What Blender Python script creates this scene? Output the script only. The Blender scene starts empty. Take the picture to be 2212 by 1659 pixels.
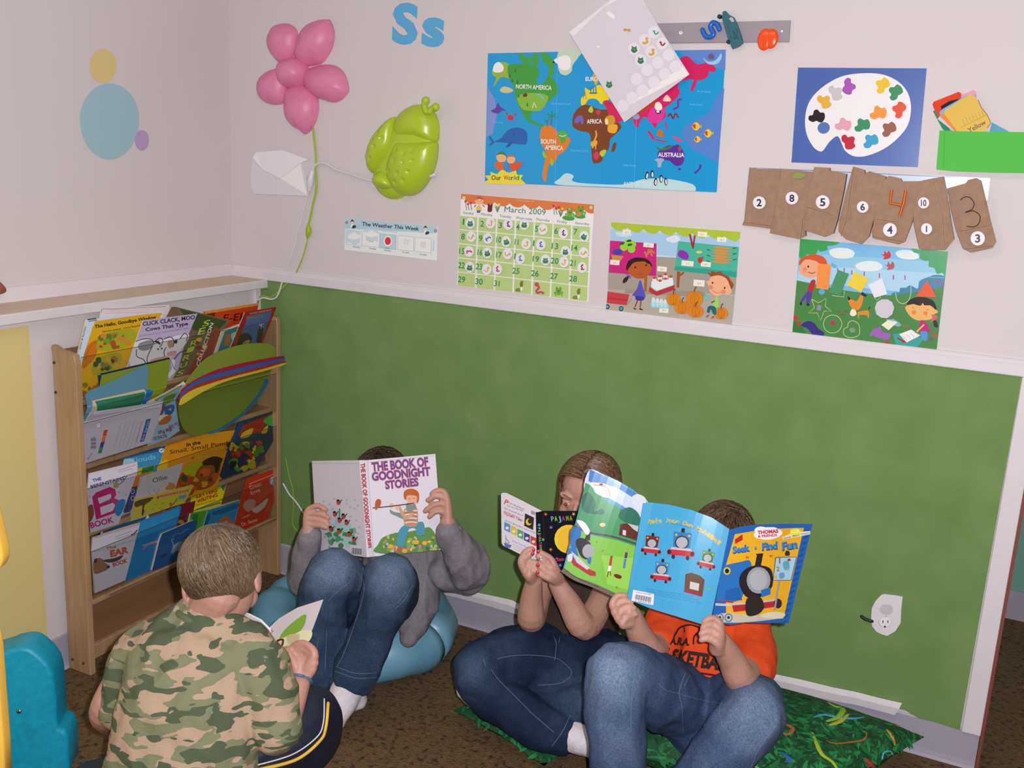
import bpy, bmesh, math, random
import numpy as np
from mathutils import Vector, Matrix, noise
from mathutils.bvhtree import BVHTree
from mathutils.geometry import tessellate_polygon
S = bpy.context.scene
COL = S.collection
# ---------------------------------------------------------------- camera
FOC, CX, CY = 2138.0, 1106.0, 829.5          # pixels of the 2212 x 1659 frame
C0 = Vector((2.3155, -2.5843, 1.4769))
yaw, pit, rol = -0.4492, -0.2278, 0.0525
FW = Vector((math.cos(pit)*math.sin(yaw), math.cos(pit)*math.cos(yaw), math.sin(pit)))
r0 = FW.cross(Vector((0, 0, 1))).normalized(); u0 = r0.cross(FW)
RX = r0*math.cos(rol)+u0*math.sin(rol); UP = u0*math.cos(rol)-r0*math.sin(rol)
cd = bpy.data.cameras.new('camera'); cam = bpy.data.objects.new('camera', cd); COL.objects.link(cam)
cd.sensor_width = 36; cd.lens = 36*FOC/2212; cd.clip_start = .02
m = Matrix((RX, UP, -FW)).transposed().to_4x4(); m.translation = C0; cam.matrix_world = m
S.camera = cam
# ---------------------------------------------------------------- light
S.view_settings.view_transform = 'Standard'; S.view_settings.look = 'None'
S.view_settings.gamma = 1; S.view_settings.use_curve_mapping = False
S.view_settings.exposure = 0.0
w = bpy.data.worlds.new('world'); S.world = w; w.use_nodes = True
w.node_tree.nodes['Background'].inputs[0].default_value = (1.0, .84, .70, 1)
w.node_tree.nodes['Background'].inputs[1].default_value = .22
def lamp(kind, name, loc, energy, col, size):
    l = bpy.data.lights.new(name, kind); o = bpy.data.objects.new(name, l); COL.objects.link(o)
    o.location = loc; l.energy = energy; l.color = col
    if kind == 'AREA': l.shape = 'RECTANGLE'; l.size, l.size_y = size
    else: l.shadow_soft_size = size
    return o
# the camera's own flash, just right of and above the lens
lamp('POINT', 'camera_flash', C0+RX*.05+UP*.032, 186, (.985, .965, 1.0), .012)
# the room's fluorescent ceiling fixture
lamp('AREA', 'ceiling_light', (1.6, -1.7, 2.5), 9, (1.0, .86, .68), (1.2, .6))
# ---------------------------------------------------------------- pixels to places
def ray(px, py): return FW+RX*((px-CX)/FOC)-UP*((py-CY)/FOC)
def P(px, py, D): return C0+ray(px, py)*D
class Plane:
    """a flat or bent surface in the room; pixels are cast on it"""
    def __init__(s, O, U, V, bend=None):
        s.O = Vector(O); s.U = Vector(U).normalized(); V = Vector(V); s.V = (V-s.U*V.dot(s.U)).normalized()
        s.N = s.U.cross(s.V)
        if s.N.dot(C0-s.O) < 0: s.N = -s.N
        s.raw = bend; s.vgrid = False; s.grid = 0; s.bend = bend and s.lbend
    def lbend(s, u, v):
        g = s.grid
        if not g: return s.raw(u, v)
        if s.vgrid: k = math.floor(v/g)*g; t = (v-k)/g; return s.raw(u, k)*(1-t)+s.raw(u, k+g)*t
        k = math.floor(u/g)*g; t = (u-k)/g; return s.raw(k, v)*(1-t)+s.raw(k+g, v)*t
    def uv(s, px, py):
        d = ray(px, py); h = 0
        for i in range(12 if s.bend else 1):
            t = ((s.O+s.N*h)-C0).dot(s.N)/d.dot(s.N); q = C0+d*t-s.O
            u, v = q.dot(s.U), q.dot(s.V)
            if s.bend: h = s.bend(u, v)
        return u, v
    def xyz(s, u, v, h=0):
        if s.bend: h = h+s.bend(u, v)
        return s.O+s.U*u+s.V*v+s.N*h
    def off(s, h): q = Plane(s.O+s.N*h, s.U, s.V, s.raw); q.vgrid = s.vgrid; q.grid = s.grid; return q
def plane3(a, b, c, bend=None, grid=.016):
    """a = corner, b along the width, c along the height; each (px, py, depth)"""
    a, b, c = P(*a), P(*b), P(*c); q = Plane(a, b-a, c-a, bend); q.grid = grid if bend else 0; return q
def wall(h=0): return Plane((0, -h, 0), (1, 0, 0), (0, 0, 1))
def xplane(x): return Plane((x, 0, 0), (0, 1, 0), (0, 0, 1))
# ---------------------------------------------------------------- colour and material
def lin(c):
    return c/12.92 if c <= .04045 else ((c+.055)/1.055)**2.4
GAIN = 1.12
def rgb(hx, g=GAIN):
    r = [min(.93, lin(int(hx[i:i+2], 16)/255)*g) for i in (0, 2, 4)]
    return (r[0], r[1], r[2], 1)
MATS = {}
def mat(name, hx='888888', rough=.7, g=GAIN, metal=0, spec=.5, bump=None, attr=False, trans=0, alpha=1, sub=0, coat=0, emit=0):
    if name in MATS: return MATS[name]
    m = bpy.data.materials.new(name); m.use_nodes = True; N = m.node_tree.nodes; L = m.node_tree.links
    b = N['Principled BSDF']; b.inputs['Base Color'].default_value = rgb(hx, g); b.inputs['Roughness'].default_value = rough
    b.inputs['Metallic'].default_value = metal; b.inputs['Specular IOR Level'].default_value = spec
    b.inputs['Transmission Weight'].default_value = trans; b.inputs['Alpha'].default_value = alpha
    b.inputs['Coat Weight'].default_value = coat
    if sub: b.inputs['Subsurface Weight'].default_value = sub; b.inputs['Subsurface Radius'].default_value = (.012, .005, .003); b.inputs['Subsurface Scale'].default_value = 1
    if attr:
        a = N.new('ShaderNodeVertexColor'); a.layer_name = 'Col'; L.new(a.outputs[0], b.inputs['Base Color'])
    if bump:
        sc, st = bump
        t = N.new('ShaderNodeTexCoord'); n = N.new('ShaderNodeTexNoise'); n.inputs['Scale'].default_value = sc; n.inputs['Detail'].default_value = 4
        L.new(t.outputs['Object'], n.inputs['Vector'])
        q = N.new('ShaderNodeBump'); q.inputs['Strength'].default_value = st; q.inputs['Distance'].default_value = .01
        L.new(n.outputs[0], q.inputs['Height']); L.new(q.outputs[0], b.inputs['Normal'])
    MATS[name] = m
    return m
def mottled(name, cols, scale, rough=.9, bump=.3, detail=4, stretch=(1, 1, 1), dist=0, const=False, g=GAIN, bscale=None, rot=(0, 0, 0)):
    """several colours broken up by noise; cols = [(pos, hex)]"""
    m = mat(name, cols[0][1], rough); N = m.node_tree.nodes; L = m.node_tree.links; b = N['Principled BSDF']
    t = N.new('ShaderNodeTexCoord'); mp = N.new('ShaderNodeMapping'); mp.inputs['Scale'].default_value = stretch; mp.inputs['Rotation'].default_value = rot
    n = N.new('ShaderNodeTexNoise'); n.inputs['Scale'].default_value = scale; n.inputs['Detail'].default_value = detail; n.inputs['Distortion'].default_value = dist
    r = N.new('ShaderNodeValToRGB'); e = r.color_ramp
    if const: e.interpolation = 'CONSTANT'
    while len(e.elements) < len(cols): e.elements.new(.5)
    for k, (p, c) in enumerate(cols): e.elements[k].position = p; e.elements[k].color = rgb(c, g)
    L.new(t.outputs['Object'], mp.inputs[0]); L.new(mp.outputs[0], n.inputs['Vector']); L.new(n.outputs[0], r.inputs[0]); L.new(r.outputs[0], b.inputs['Base Color'])
    if bump:
        n2 = N.new('ShaderNodeTexNoise'); n2.inputs['Scale'].default_value = bscale or scale*3; n2.inputs['Detail'].default_value = 3
        L.new(t.outputs['Object'], n2.inputs['Vector'])
        q = N.new('ShaderNodeBump'); q.inputs['Strength'].default_value = bump; q.inputs['Distance'].default_value = .01
        L.new(n2.outputs[0], q.inputs['Height']); L.new(q.outputs[0], b.inputs['Normal'])
    return m
PRINT = mat('print_satin', attr=True, rough=.45, spec=.35); PRINTG = mat('print_gloss', attr=True, rough=.22, spec=.5)
MATTE = mat('print_matte', attr=True, rough=.85, spec=.2)
# ---------------------------------------------------------------- objects
def tag(o, label=None, cat=None, group=None, kind=None):
    for k, v in (('label', label), ('category', cat), ('group', group), ('kind', kind)):
        if v: o[k] = v
    return o
def empty(name, loc, label, cat, group=None):
    o = bpy.data.objects.new(name, None); COL.objects.link(o); o.location = loc; o.empty_display_size = .05
    return tag(o, label, cat, group)
def mesh(name, V, F, material, parent=None, smooth=False, cols=None, origin=None, mi=None):
    """world-space vertices; cols = per-face hex/rgba for the print materials"""
    V = [Vector(v) for v in V]
    if parent is not None: org = Vector(parent.matrix_world.translation) if parent.parent is None else Vector(parent.get('wo', (0, 0, 0)))
    else: org = None
    if origin is None: origin = sum(V, Vector())/max(1, len(V))
    origin = Vector(origin)
    me = bpy.data.meshes.new(name); me.from_pydata([v-origin for v in V], [], F)
    ms = material if isinstance(material, (list, tuple)) else [material]
    for q in ms: me.materials.append(q)
    if mi: me.polygons.foreach_set('material_index', mi)
    if cols:
        ca = me.color_attributes.new('Col', 'FLOAT_COLOR', 'CORNER'); buf = []
        for p, c in zip(me.polygons, cols):
            c = rgb(c) if isinstance(c, str) else c
            buf += list(c)*p.loop_total
        ca.data.foreach_set('color', buf)
    if smooth: me.polygons.foreach_set('use_smooth', [True]*len(me.polygons))
    me.update()
    o = bpy.data.objects.new(name, me); COL.objects.link(o)
    if parent is not None:
        o.parent = parent; o.location = origin-world_of(parent)
    else: o.location = origin
    return o
def world_of(o):
    p = Vector(o.location)
    while o.parent: o = o.parent; p += o.location
    return p
def struct(o): o['kind'] = 'structure'; return o
def box(name, lo, hi, material, parent=None, bevel=0):
    bm = bmesh.new(); bmesh.ops.create_cube(bm, size=1)
    for v in bm.verts: v.co = Vector([(lo[i]+hi[i])/2+v.co[i]*(hi[i]-lo[i]) for i in range(3)])
    if bevel: bmesh.ops.bevel(bm, geom=bm.edges[:], offset=bevel, segments=3, affect='EDGES', profile=.5)
    bm.verts.ensure_lookup_table(); V = [v.co.copy() for v in bm.verts]; F = [[v.index for v in f.verts] for f in bm.faces]
    bm.free(); return mesh(name, V, F, material, parent)
def smooth_pts(pts, n=6, closed=True):
    """Catmull-Rom through the points (any dimension)"""
    pts = [np.array(p, float) for p in pts]; k = len(pts); out = []
    if k < 3: return [tuple(p) for p in pts]
    for i in range(k if closed else k-1):
        if closed: a, b, c, d = pts[i-1], pts[i], pts[(i+1) % k], pts[(i+2) % k]
        else: a, b, c, d = pts[max(0, i-1)], pts[i], pts[i+1], pts[min(k-1, i+2)]
        for j in range(n):
            t = j/n
            out.append(tuple(.5*(2*b+(c-a)*t+(2*a-5*b+4*c-d)*t*t+(3*b-a-3*c+d)*t**3)))
    if not closed: out.append(tuple(pts[-1]))
    return out
# ---------------------------------------------------------------- lettering
_TX = {}
def text_tris(body, bold=0., shear=0.):
    k = (body, bold, shear)
    if k in _TX: return _TX[k]
    cu = bpy.data.curves.new('t', 'FONT'); cu.body = body; cu.offset = bold; cu.resolution_u = 3; cu.shear = shear
    o = bpy.data.objects.new('t', cu); COL.objects.link(o); dg = bpy.context.evaluated_depsgraph_get()
    me = bpy.data.meshes.new_from_object(o.evaluated_get(dg)); bpy.data.objects.remove(o); bpy.data.curves.remove(cu)
    V = [(v.co.x, v.co.y) for v in me.vertices]; F = [tuple(p.vertices) for p in me.polygons]; bpy.data.meshes.remove(me)
    if V:
        x0 = min(v[0] for v in V); x1 = max(v[0] for v in V)
        V = [((x-x0)/max(1e-6, x1-x0), y/.7) for x, y in V]
    _TX[k] = (V, F); return V, F
def clip(P_, hull):
    """keep print inside its sheet"""
    for i in range(len(hull)):
        a, b = hull[i], hull[(i+1) % len(hull)]; ins = lambda p: (b[0]-a[0])*(p[1]-a[1])-(b[1]-a[1])*(p[0]-a[0])
        if all(ins(p) >= 0 for p in P_): continue
        out = []
        for j in range(len(P_)):
            p, q = P_[j-1], P_[j]; u, v = ins(p), ins(q)
            if (u >= 0) != (v >= 0): t = u/(u-v); out.append((p[0]+(q[0]-p[0])*t, p[1]+(q[1]-p[1])*t))
            if v >= 0: out.append(q)
        P_ = out
        if len(P_) < 3: return []
    return P_
# ---------------------------------------------------------------- printed surfaces
class Art:
    """sheet or cover: a solid sheet plus its print as thin coloured layers, one mesh"""
    def __init__(s, surf, view=(0, 0, 1), dh=1.5e-5):
        s.s = surf; s.view(*view); s.dh = dh; s.sh = []; s.k = 1; s.g = GAIN
    def view(s, x0, y0, sc): s.vx, s.vy, s.sc = x0, y0, sc; return s
    def uv(s, x, y): return s.s.uv(s.vx+x/s.sc, s.vy+y/s.sc)
    def raw(s, uvs, col): s.sh.append((uvs, None, col, s.k)); s.k += 1; return s
    def p(s, col, *a, sm=False):
        pts = list(zip(a[::2], a[1::2]))
        if sm: pts = smooth_pts(pts, 4)
        return s.raw([s.uv(*q) for q in pts], col)
    def b(s, col, *a): return s.p(col, *a, sm=True)
    def e(s, col, x, y, rx, ry=None, rot=0, n=18):
        ry = rx if ry is None else ry; c, q = math.cos(math.radians(rot)), math.sin(math.radians(rot)); a = []
        for i in range(n):
            t = i*2*math.pi/n; X, Y = rx*math.cos(t), ry*math.sin(t); a += [x+X*c-Y*q, y+X*q+Y*c]
        return s.p(col, *a)
    def ring(s, col, x, y, rx, ry, w, rot=0):
        c, q = math.cos(math.radians(rot)), math.sin(math.radians(rot)); a = []
        for i in range(25):
            t = i*2*math.pi/24; X, Y = rx*math.cos(t), ry*math.sin(t); a += [x+X*c-Y*q, y+X*q+Y*c]
        return s.l(col, w, *a, sm=False)
    def l(s, col, w, *a, sm=True):
        pts = list(zip(a[::2], a[1::2]))
        if sm and len(pts) > 2: pts = smooth_pts(pts, 4, False)
        L, R = [], []
        for i, q in enumerate(pts):
            a0 = pts[max(0, i-1)]; b0 = pts[min(len(pts)-1, i+1)]; dx, dy = b0[0]-a0[0], b0[1]-a0[1]; n = math.hypot(dx, dy) or 1
            L.append((q[0]-dy/n*w/2, q[1]+dx/n*w/2)); R.append((q[0]+dy/n*w/2, q[1]-dx/n*w/2))
        V = [s.uv(*q) for q in L+R]; n = len(L)
        s.sh.append((V, [(i, i+1, n+i+1, n+i) for i in range(n-1)], col, s.k)); s.k += 1; return s
    def r(s, col, x, y, w, h, rot=0):
        c, q = math.cos(math.radians(rot)), math.sin(math.radians(rot)); a = []
        for X, Y in ((-w/2, -h/2), (w/2, -h/2), (w/2, h/2), (-w/2, h/2)): a += [x+X*c-Y*q, y+X*q+Y*c]
        return s.p(col, *a)
    def t(s, body, x0, y0, x1, y1, h, col, bold=0., shear=0., up=None, arc=0):
        """baseline from (x0,y0) to (x1,y1), capital height h"""
        V, F = text_tris(body, bold, shear)
        if not V: return s
        n = math.hypot(x1-x0, y1-y0); ux, uy = up or ((y1-y0)/n*h, -(x1-x0)/n*h)
        out = []
        for a, b in V:
            k = arc*4*a*(1-a)
            out.append(s.uv(x0+(x1-x0)*a+ux*(b+k), y0+(y1-y0)*a+uy*(b+k)))
        s.sh.append((out, F, col, s.k)); s.k += 1; return s
    def build(s, name, outline=None, col='ffffff', thick=.0004, material=None, parent=None, label=None, cat=None, group=None, back=None, sm=False, grid=0):
        V, F, C = [], [], []
        if outline:
            pts = list(zip(outline[::2], outline[1::2]))
            if sm: pts = smooth_pts(pts, 5)
            o = [s.uv(*q) for q in pts]; s.sh.insert(0, (o, None, col, 0))
        bb = []
        hull = None
        if outline and len(outline) in (8, 10, 12) and not sm:
            q = s.sh[0][0]; n = len(q); cr = [(q[(i+1) % n][0]-q[i][0])*(q[(i+2) % n][1]-q[(i+1) % n][1])-(q[(i+1) % n][1]-q[i][1])*(q[(i+2) % n][0]-q[(i+1) % n][0]) for i in range(n)]
            if all(z > -1e-9 for z in cr): hull = q
            elif all(z < 1e-9 for z in cr): hull = q[::-1]
        for uvs, fc, c, k in s.sh:
            if hull and fc is None and k: uvs = clip(uvs, hull)
            if len(uvs) < 3: continue
            cc = rgb(c, s.g) if isinstance(c, str) else c
            vs = [(u, v, k*s.dh) for u, v in uvs]
            if fc is None: fc = tessellate_polygon([[Vector((u, v, 0)) for u, v in uvs]])
            if grid and s.s.bend:
                grid = s.s.grid or grid
                bm = bmesh.new(); bv = [bm.verts.new(q) for q in vs]
                for f in fc:
                    try: bm.faces.new([bv[i] for i in f])
                    except ValueError: pass
                us = [q[0] for q in vs]; lo, hi = min(us), max(us)
                for i in range(math.ceil(lo/grid), math.floor(hi/grid)+1):
                    bmesh.ops.bisect_plane(bm, geom=bm.verts[:]+bm.edges[:]+bm.faces[:], plane_co=(i*grid, 0, 0), plane_no=(1, 0, 0))
                if s.s.vgrid:
                    us = [q[1] for q in vs]; lo, hi = min(us), max(us)
                    for i in range(math.ceil(lo/grid), math.floor(hi/grid)+1):
                        bmesh.ops.bisect_plane(bm, geom=bm.verts[:]+bm.edges[:]+bm.faces[:], plane_co=(0, i*grid, 0), plane_no=(0, 1, 0))
                bm.verts.ensure_lookup_table(); bm.verts.index_update(); vs = [tuple(v.co) for v in bm.verts]; fc = [[v.index for v in f.verts] for f in bm.faces]; bm.free()
            n = len(V); V += [s.s.xyz(*q) for q in vs]
            for f in fc: F.append([n+i for i in f]); C.append(cc)
            if k == 0 and outline and thick:
                n = len(V); V += [s.s.xyz(q[0], q[1], -thick) for q in vs]
                for f in fc: F.append([n+i for i in f][::-1]); C.append(rgb(back, s.g) if back else cc)
        if outline and thick:
            o2 = o
            if grid and s.s.bend:
                o2 = []
                for i in range(len(o)):
                    a, b = o[i], o[(i+1) % len(o)]; m_ = max(1, int((abs(b[0]-a[0])+(abs(b[1]-a[1]) if s.s.vgrid else 0))/grid))
                    o2 += [(a[0]+(b[0]-a[0])*j/m_, a[1]+(b[1]-a[1])*j/m_) for j in range(m_)]
            n = len(V); q = len(o2); bc = rgb(back, s.g) if back else rgb(col, s.g)
            V += [s.s.xyz(u, v, 0) for u, v in o2]+[s.s.xyz(u, v, -thick) for u, v in o2]
            for i in range(q): j = (i+1) % q; F.append([n+i, n+j, n+q+j, n+q+i]); C.append(bc)
        ob = mesh(name, V, F, material or PRINT, parent, cols=C)
        return tag(ob, label, cat, group)
# ---------------------------------------------------------------- solid shapes
def tube_vf(pts, rad, n=10, sq=None, caps=True):
    """swept tube with round ends. rad: number or list. sq=(direction, factor) squashes the section along that direction"""
    pts = [Vector(p) for p in pts]; k = len(pts)
    rad = [rad]*k if isinstance(rad, (int, float)) else list(rad)
    V, F = [], []; T = []
    for i in range(k):
        t = (pts[min(k-1, i+1)]-pts[max(0, i-1)]); T.append(t.normalized() if t.length > 1e-9 else Vector((0, 0, 1)))
    a = Vector((0, 0, 1)) if abs(T[0].z) < .9 else Vector((1, 0, 0)); u = T[0].cross(a).normalized()
    rings = []
    def ring(c, t, u, r):
        v = t.cross(u); b = len(V)
        for j in range(n):
            q = 2*math.pi*j/n; d = (u*math.cos(q)+v*math.sin(q))*r
            if sq: s_ = Vector(sq[0]).normalized(); d -= s_*(d.dot(s_)*(1-sq[1]))
            V.append(c+d)
        rings.append(b)
    for i in range(k):
        u = (u-T[i]*u.dot(T[i])).normalized()
        if i == 0 and caps:
            for s_ in (.97, .75, .4): ring(pts[0]-T[0]*rad[0]*s_, T[0], u, rad[0]*math.sqrt(1-s_*s_))
        ring(pts[i], T[i], u, rad[i])
        if i == k-1 and caps:
            for s_ in (.4, .75, .97): ring(pts[i]+T[i]*rad[i]*s_, T[i], u, rad[i]*math.sqrt(1-s_*s_))
    for a_, b_ in zip(rings, rings[1:]):
        for j in range(n): F.append([a_+j, a_+(j+1) % n, b_+(j+1) % n, b_+j])
    F.append([rings[0]+j for j in range(n)][::-1]); F.append([rings[-1]+j for j in range(n)])
    return V, F
def tube(name, pts, rad, material, parent=None, n=8, sm=True, **kw):
    if sm and len(pts) > 2:
        if not isinstance(rad, (int, float)): rad = [q[0] for q in smooth_pts([(r_, 0) for r_ in rad], 6, False)]
        pts = smooth_pts([tuple(p) for p in pts], 6, False)
    V, F = tube_vf(pts, rad, n, **kw); return mesh(name, V, F, material, parent, smooth=True)
def ell_vf(c, ax, n=16, m_=10):
    """ellipsoid; ax = three vectors"""
    V, F = [], []; c = Vector(c); A = [Vector(a) for a in ax]
    for i in range(1, m_):
        t = math.pi*i/m_
        for j in range(n):
            q = 2*math.pi*j/n; V.append(c+A[0]*math.sin(t)*math.cos(q)+A[1]*math.sin(t)*math.sin(q)+A[2]*math.cos(t))
    V += [c+A[2], c-A[2]]; a, b = len(V)-2, len(V)-1
    for i in range(m_-2):
        for j in range(n): F.append([i*n+j, (i+1)*n+j, (i+1)*n+(j+1) % n, i*n+(j+1) % n])
    for j in range(n): F.append([a, j, (j+1) % n]); F.append([b, (m_-2)*n+(j+1) % n, (m_-2)*n+j])
    return V, F
def ell(name, c, ax, material, parent=None, n=16, m_=10):
    V, F = ell_vf(c, ax, n, m_); return mesh(name, V, F, material, parent, smooth=True)
def sph(c, r): return ell_vf(c, ((r, 0, 0), (0, r, 0), (0, 0, r)))
def join(vfs):
    V, F = [], []
    for v, f in vfs: n = len(V); V += list(v); F += [[n+i for i in q] for q in f]
    return V, F
def dome(name, surf, outline, H, material, parent=None, view=(0, 0, 1), base=0., pw=.5, rings=9, center=None, bumps=None, cen_off=0, flat=0.):
    """pillow shape over a traced outline; height profile H*(1-t^2)^pw above the surface"""
    vx, vy, sc = view; pts = smooth_pts(list(zip(outline[::2], outline[1::2])), 6)
    uv = [surf.uv(vx+x/sc, vy+y/sc) for x, y in pts]; n = len(uv)
    c = surf.uv(vx+center[0]/sc, vy+center[1]/sc) if center else (sum(q[0] for q in uv)/n, sum(q[1] for q in uv)/n)
    V, F = [], []
    def put(u, v, h):
        if bumps: h += bumps(u, v)
        V.append(surf.xyz(u, v, h))
    for q in uv: V.append(surf.xyz(q[0], q[1], 0))
    for i in range(rings):
        t = math.cos(math.pi/2*i/rings); h = base+H*max(0, 1-((t-flat)/(1-flat) if t > flat else 0)**2)**pw
        for u, v in uv: put(c[0]+(u-c[0])*t, c[1]+(v-c[1])*t, h)
    put(c[0], c[1], base+H)
    for i in range(rings):
        for j in range(n): F.append([i*n+j, i*n+(j+1) % n, (i+1)*n+(j+1) % n, (i+1)*n+j])
    a = len(V)-1
    for j in range(n): F.append([rings*n+j, rings*n+(j+1) % n, a])
    F.append(list(range(n))[::-1])
    return mesh(name, V, F, material, parent, smooth=True)
def remesh(V, F, voxel, smooth=6, fac=.5):
    """one continuous skin over all the given closed shapes"""
    me = bpy.data.meshes.new('r'); me.from_pydata([tuple(v) for v in V], [], F); me.update()
    bm = bmesh.new(); bm.from_mesh(me); bmesh.ops.recalc_face_normals(bm, faces=bm.faces[:]); bm.to_mesh(me); bm.free()
    o = bpy.data.objects.new('r', me); COL.objects.link(o)
    r = o.modifiers.new('r', 'REMESH'); r.mode = 'VOXEL'; r.voxel_size = voxel
    if smooth: q = o.modifiers.new('s', 'SMOOTH'); q.factor = fac; q.iterations = smooth
    dg = bpy.context.evaluated_depsgraph_get(); m2 = bpy.data.meshes.new_from_object(o.evaluated_get(dg))
    bpy.data.objects.remove(o); bpy.data.meshes.remove(me)
    V = np.empty(len(m2.vertices)*3); m2.vertices.foreach_get('co', V); V = V.reshape(-1, 3)
    N = np.empty(len(m2.vertices)*3); m2.vertices.foreach_get('normal', N); N = N.reshape(-1, 3)
    F = [tuple(p.vertices) for p in m2.polygons]; bpy.data.meshes.remove(m2)
    return V, F, N
def npmesh(name, V, F, material, parent, vcol=None):
    org = world_of(parent) if parent else Vector(V.mean(0)); V = V-np.array(org)
    me = bpy.data.meshes.new(name); me.from_pydata(V.tolist(), [], F); me.materials.append(material)
    me.polygons.foreach_set('use_smooth', [True]*len(me.polygons))
    if vcol is not None:
        ca = me.color_attributes.new('Col', 'FLOAT_COLOR', 'POINT'); ca.data.foreach_set('color', np.asarray(vcol, float).ravel())
    me.update(); o = bpy.data.objects.new(name, me); COL.objects.link(o)
    if parent: o.parent = parent; o.location = (0, 0, 0)
    else: o.location = org
    return o
# ================================================================ the room
M_WALL = mottled('wall_paint', [(0, 'ccc5c7'), (1, 'd2cacf')], 3, .65, .04, bscale=300)
M_TRIM = mottled('trim_paint', [(.3, 'd4ced4'), (.75, 'd8d2da')], 8, .5, .05, bscale=60)
M_LEDGE = mat('ledge_paint', 'cbb9a2', .6); M_VINYL = mat('vinyl_base', 'a09dac', .5)
M_YEL = mat('yellow_wall_paint', 'd2c283', .7)
M_FELT = mottled('green_board', [(.25, '6f9050'), (.5, '769757'), (.75, '7f9d60')], 9, .95, .35, bscale=700, g=1.0)
M_CARP = mottled('carpet', [(.3, '2e241e'), (.42, '553a28'), (.5, '5e512f'), (.58, '5c4230'), (.72, '7a5638')], 70, .98, .9, detail=5, bscale=260, g=1.45)
M_WOODT = mat('red_wood_edge', '7c4038', .6)
R = .03
struct(box('floor', (-.2, -3.4, -.05), (4.6, 2.2, 0), M_CARP))
struct(box('wall_back', (-.2, 0, 0), (2.445, .1, 2.7), M_WALL))
struct(box('wall_left', (-.2, -3.4, 0), (0, 0, 2.7), M_WALL))
wl = struct(box('wall_left_lower', (.0005, -3.4, 0), (.116, -.0005, 1.004), M_WALL))
box('painted_panel', (.1162, -3.2, .105), (.1168, -.885, .988), M_YEL, wl)
struct(box('wall_far', (2.2, 1.05, 0), (4.6, 1.12, 2.7), mat('teal_wall', '6fa395', .8)))
struct(box('baseboard_far', (2.2, 1.042, 0), (4.6, 1.0495, .105), M_VINYL))
struct(box('trim_1', (.0008, -3.4, 1.004), (.155, -.0008, 1.031), M_TRIM, bevel=.003))
box('ledge_top', (.0012, -3.39, 1.0312), (.150, -.012, 1.0318), M_LEDGE, bpy.data.objects['trim_1'])
def rail(name, a, b, axis):
    prof = [(0, 0), (.0115, 0), (.0125, .002), (.0125, .026), (.009, .031), (.009, .034), (.006, .0385), (0, .0385)]
    V, F = [], []; n = len(prof)
    for t in (a, b):
        for d, z in prof: V.append((t, -d-.0003, 1.030+z) if axis == 'x' else (d+.0003, t, 1.032+z))
    for i in range(n): j = (i+1) % n; F.append([i, j, n+j, n+i])
    F += [list(range(n))[::-1], list(range(n, 2*n))]
    return struct(mesh(name, V, F, M_TRIM))
rail('trim_2', .001, 2.445, 'x'); rail('trim_3', -3.4, -.013, 'y')
# green board
nb = []
random.seed(3)
bot = [(.117, .106)]+[(x, .113+random.uniform(-.003, .003)) for x in np.arange(.2, 1.85, .1)]+[(x, .106+.008*math.sin(x*40)+random.uniform(-.003, .003)) for x in np.arange(1.95, 2.36, .035)]+[(2.398, .098)]
pts = [(.117, 1.0295)]+bot+[(2.401, 1.0295)]
n = len(pts); V = [(x, -.0055, z) for x, z in pts]+[(x, -.0003, z) for x, z in pts]
F = [list(t) for t in tessellate_polygon([[Vector((x, z, 0)) for x, z in pts]])]+[[i, (i+1) % n, n+(i+1) % n, n+i] for i in range(n)]
tag(mesh('green_board', V, F, M_FELT), 'large green felt-textured board covering the lower back wall under the white rail', 'wall board')
struct(box('trim_4', (2.4015, -.016, .1), (2.446, -.0003, 1.0298), M_TRIM, bevel=.003))
struct(box('trim_5', (2.4462, -.016, 0), (2.4535, .1, 2.7), M_WOODT))
struct(box('trim_6', (.1162, -.034, .105), (.128, -.0065, 1.0035), M_TRIM, bevel=.002))
# vinyl baseboards with curled top edge
def base(name, a, b, axis, off):
    prof = [(0, 0), (.012, 0), (.006, .006), (.004, .02), (.004, .1), (.002, .104), (0, .104)]
    V, F = [], []; n = len(prof); k = 24
    for q in range(k+1):
        t = a+(b-a)*q/k
        for d, z in prof:
            if z > .09: z += .0015*math.sin(q*1.7)
            V.append((t, -d-off, z) if axis == 'x' else (d+off, t, z))
    for q in range(k):
        for i in range(n): j = (i+1) % n; F.append([q*n+i, q*n+j, (q+1)*n+j, (q+1)*n+i])
    F += [list(range(n))[::-1], list(range(k*n, (k+1)*n))]
    return struct(mesh(name, V, F, M_VINYL))
base('baseboard_back', .13, 2.445, 'x', .0003); base('baseboard_left', -3.4, -.035, 'y', .1163)
# loose white quarter-round strips lying on the vinyl base
def strip(pts, label):
    w_ = wall(.012); V, F = [], []; T = [w_.uv(x, y) for x, y in pts]
    n = len(T)//2; up, lo = T[:n], T[n:]
    for (a, b), (c, d) in zip(up, lo):
        m1 = .35
        V += [(a, -.0065, b), (a+(c-a)*m1, -.019, b+(d-b)*m1), (c, -.017, d), (c, -.0065, d-.001)]
    for i in range(n-1):
        for j in range(4): F.append([i*4+j, i*4+(j+1) % 4, i*4+4+(j+1) % 4, i*4+4+j])
    F += [[3, 2, 1, 0], [(n-1)*4+j for j in range(4)]]
    o = mesh('loose_trim_strip', V, F, M_TRIM); return tag(o, label, 'trim strip', 'loose trim strips along the baseboard')
strip([(950, 1266), (1022, 1280), (1070, 1290), (1105, 1298), (1140, 1318), (1170, 1330), (950, 1281), (990, 1290), (1060, 1309), (1100, 1321), (1130, 1330), (1170, 1341)], 'loose white trim strip on the baseboard between the blue cushion and the girl in brown')
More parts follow.
